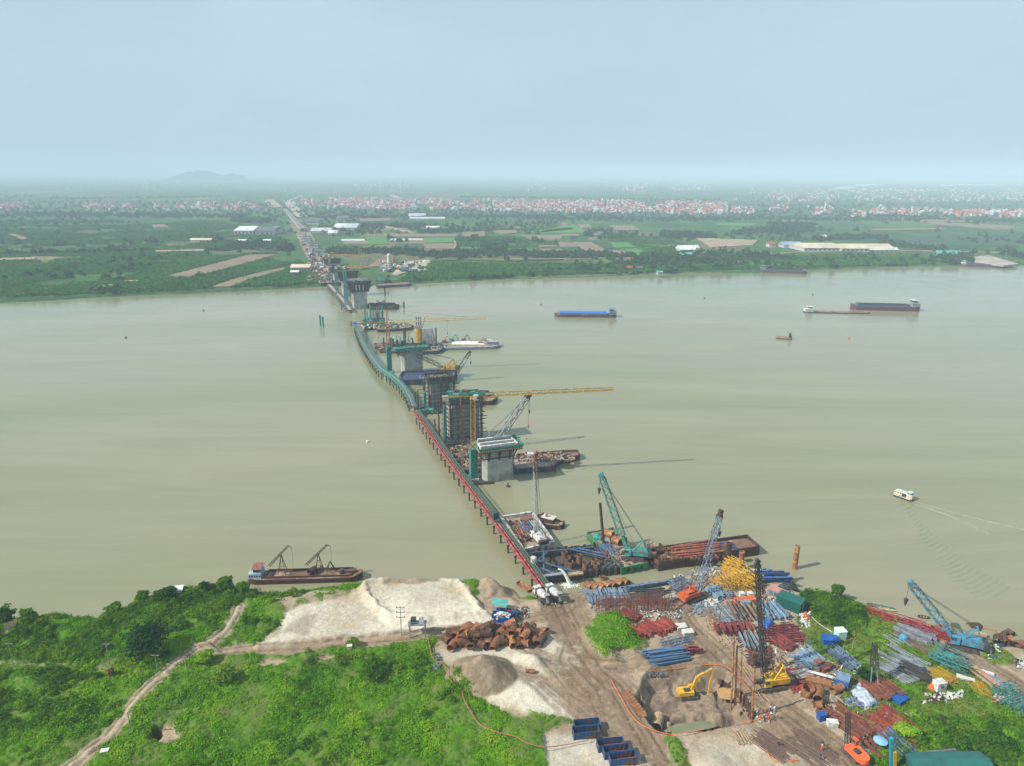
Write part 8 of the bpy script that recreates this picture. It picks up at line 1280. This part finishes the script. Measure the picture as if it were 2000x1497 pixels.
# reinforcement cages standing in a grid
t = thing('rebar_cages', 'field of upright rusty reinforcement cages behind the grass mound', 'reinforcement cages', G(1240, 1190)); o_ = G(1240, 1190); k = 0
cgm = M('red_rebar', (.25, .08, .06), (.14, .06, .05), 1, .8)
for i in range(22):
    for j in range(3):
        x = 1166 + i * 6.8; y = 1178 + j * 9 - i * .1
        if (i * 7 + j * 3) % 5 == 0: continue
        q = G(x, y) - o_; mb = MB(); h = 2.6 + .8 * ((i * 3 + j) % 3); w2 = .35
        for a in (-w2, w2):
            for b in (-w2, w2): mb.beam((q.x + a, q.y + b, q.z), (q.x + a, q.y + b, q.z + h), .09)
        for z in (.8, 1.8, 2.6): mb.beam((q.x - w2, q.y - w2, q.z + z), (q.x + w2, q.y - w2, q.z + z), .07); mb.beam((q.x - w2, q.y + w2, q.z + z), (q.x + w2, q.y + w2, q.z + z), .07)
        part(mb, 'cage', cgm, t)
mb = MB()
for j in range(3):
    for z in (1.4, 2.5): a = G(1166, 1178 + j * 9) - o_; b = G(1308, 1176 + j * 9) - o_; mb.beam(a + Vector((0, 0, z)), b + Vector((0, 0, z)), .08)
part(mb, 'tie_bars', cgm, t)
# ------------------------------------------------------------------ people: one continuous skinned body each
def person_mesh(seed, pose):
    g = np.random.default_rng(seed); b_ = pose
    V = [(0, 0, .95), (0, 0, 1.2), (b_ * .25, 0, 1.42), (b_ * .3, 0, 1.54), (b_ * .34, 0, 1.68), (b_ * .25 + .02, .2, 1.4), (b_ * .3 + .12, .28, 1.14), (b_ * .4 + .26, .24, .95), (b_ * .25, -.2, 1.4), (b_ * .3 + .05, -.28, 1.13), (b_ * .4 + .2, -.26, .93), (0, .1, .9), (.08, .12, .5), (.0, .13, .06), (.16, .13, .03), (0, -.1, .9), (-.06, -.12, .5), (-.14, -.13, .06), (.0, -.13, .03)]
    E = [(0, 1), (1, 2), (2, 3), (3, 4), (2, 5), (5, 6), (6, 7), (2, 8), (8, 9), (9, 10), (0, 11), (11, 12), (12, 13), (13, 14), (0, 15), (15, 16), (16, 17), (17, 18)]
    rr = [.15, .15, .16, .06, .11, .07, .05, .04, .07, .05, .04, .1, .07, .05, .04, .1, .07, .05, .04]
    me = bpy.data.meshes.new('person'); me.from_pydata(V, E, []); o = bpy.data.objects.new('person_source', me); col.objects.link(o); md = o.modifiers.new('s', 'SKIN'); 
    for i, sv in enumerate(me.skin_vertices[0].data): sv.radius = (rr[i], rr[i]); sv.use_root = (i == 0)
    o.modifiers.new('d', 'SUBSURF').levels = 1; dg_ = bpy.context.evaluated_depsgraph_get(); m2 = bpy.data.meshes.new_from_object(o.evaluated_get(dg_)); bpy.data.objects.remove(o); m2.name = 'person'; return m2
pm_ = [person_mesh(1, 0.0), person_mesh(2, .9)]
hats = {'white': wht, 'yellow': yb, 'blue': blu, 'orange': orn}; cl = {'navy': M('navy_cloth', (.02, .03, .08), (.03, .04, .1), 3, .9), 'orange': M('orange_cloth', (.6, .14, .03), (.5, .1, .03), 3, .9), 'grey': M('grey_cloth', (.18, .19, .2), (.12, .13, .14), 3, .9), 'pale': M('pale_cloth', (.5, .52, .5), (.4, .42, .4), 3, .9)}
for i, (x, y, c_, h_, ps_, lb) in enumerate([(1504, 1392, 'navy', 'white', 0, 'worker in navy clothes and white helmet by the pit tape'), (1512, 1392, 'pale', 'white', 0, 'worker in pale clothes standing right of the navy one by the pit'), (1508, 1404, 'grey', 'white', 1, 'worker in grey bending among orange bits by the pit'), (1500, 1408, 'orange', 'blue', 1, 'worker in an orange vest bending left of the grey one'), (1516, 1406, 'grey', 'yellow', 0, 'worker in grey with yellow helmet right of the bending ones'),
      (1493, 1411, 'navy', 'blue', 1, 'crouching worker in navy at the left of the group by the pit'), (1521, 1458, 'navy', 'orange', 1, 'worker bending over the steel bar mat'), (1605, 1458, 'navy', 'blue', 0, 'worker with blue helmet at the top of the wide bar mat'), (1604, 1468, 'orange', 'white', 1, 'worker in orange on the wide bar mat'), (1561, 1362, 'pale', 'white', 0, 'person in pale clothes by the rusty drum near the red heap'), (1171, 1278, 'pale', 'orange', 1, 'person crouching at the foot of the grass mound'), (1322, 1209, 'grey', 'white', 0, 'person in grey walking beside the concrete blocks'), (1602, 1486, 'navy', 'blue', 1, 'worker bent double at the bottom edge left of the rig'), (1085, 1189, 'navy', 'white', 0, 'person standing behind the mixer trucks')]):
    t = thing('person', lb, 'person', G(x, y), (i * 1.7) % 6.28); part(pm_[ps_], 'body', None, t) if False else None
    me = pm_[ps_].copy(); me.materials.clear(); me.materials.append(cl[c_]); o = part(me, 'body', cl[c_], t, smooth=True); mb = MB(); hx = .32 if ps_ else 0; mb.cyl((hx, 0, 1.68), (hx, 0, 1.82), .15, .09, 10); mb.cyl((hx, 0, 1.67), (hx, 0, 1.69), .19, n=10); part(mb, 'helmet', hats[h_], t)
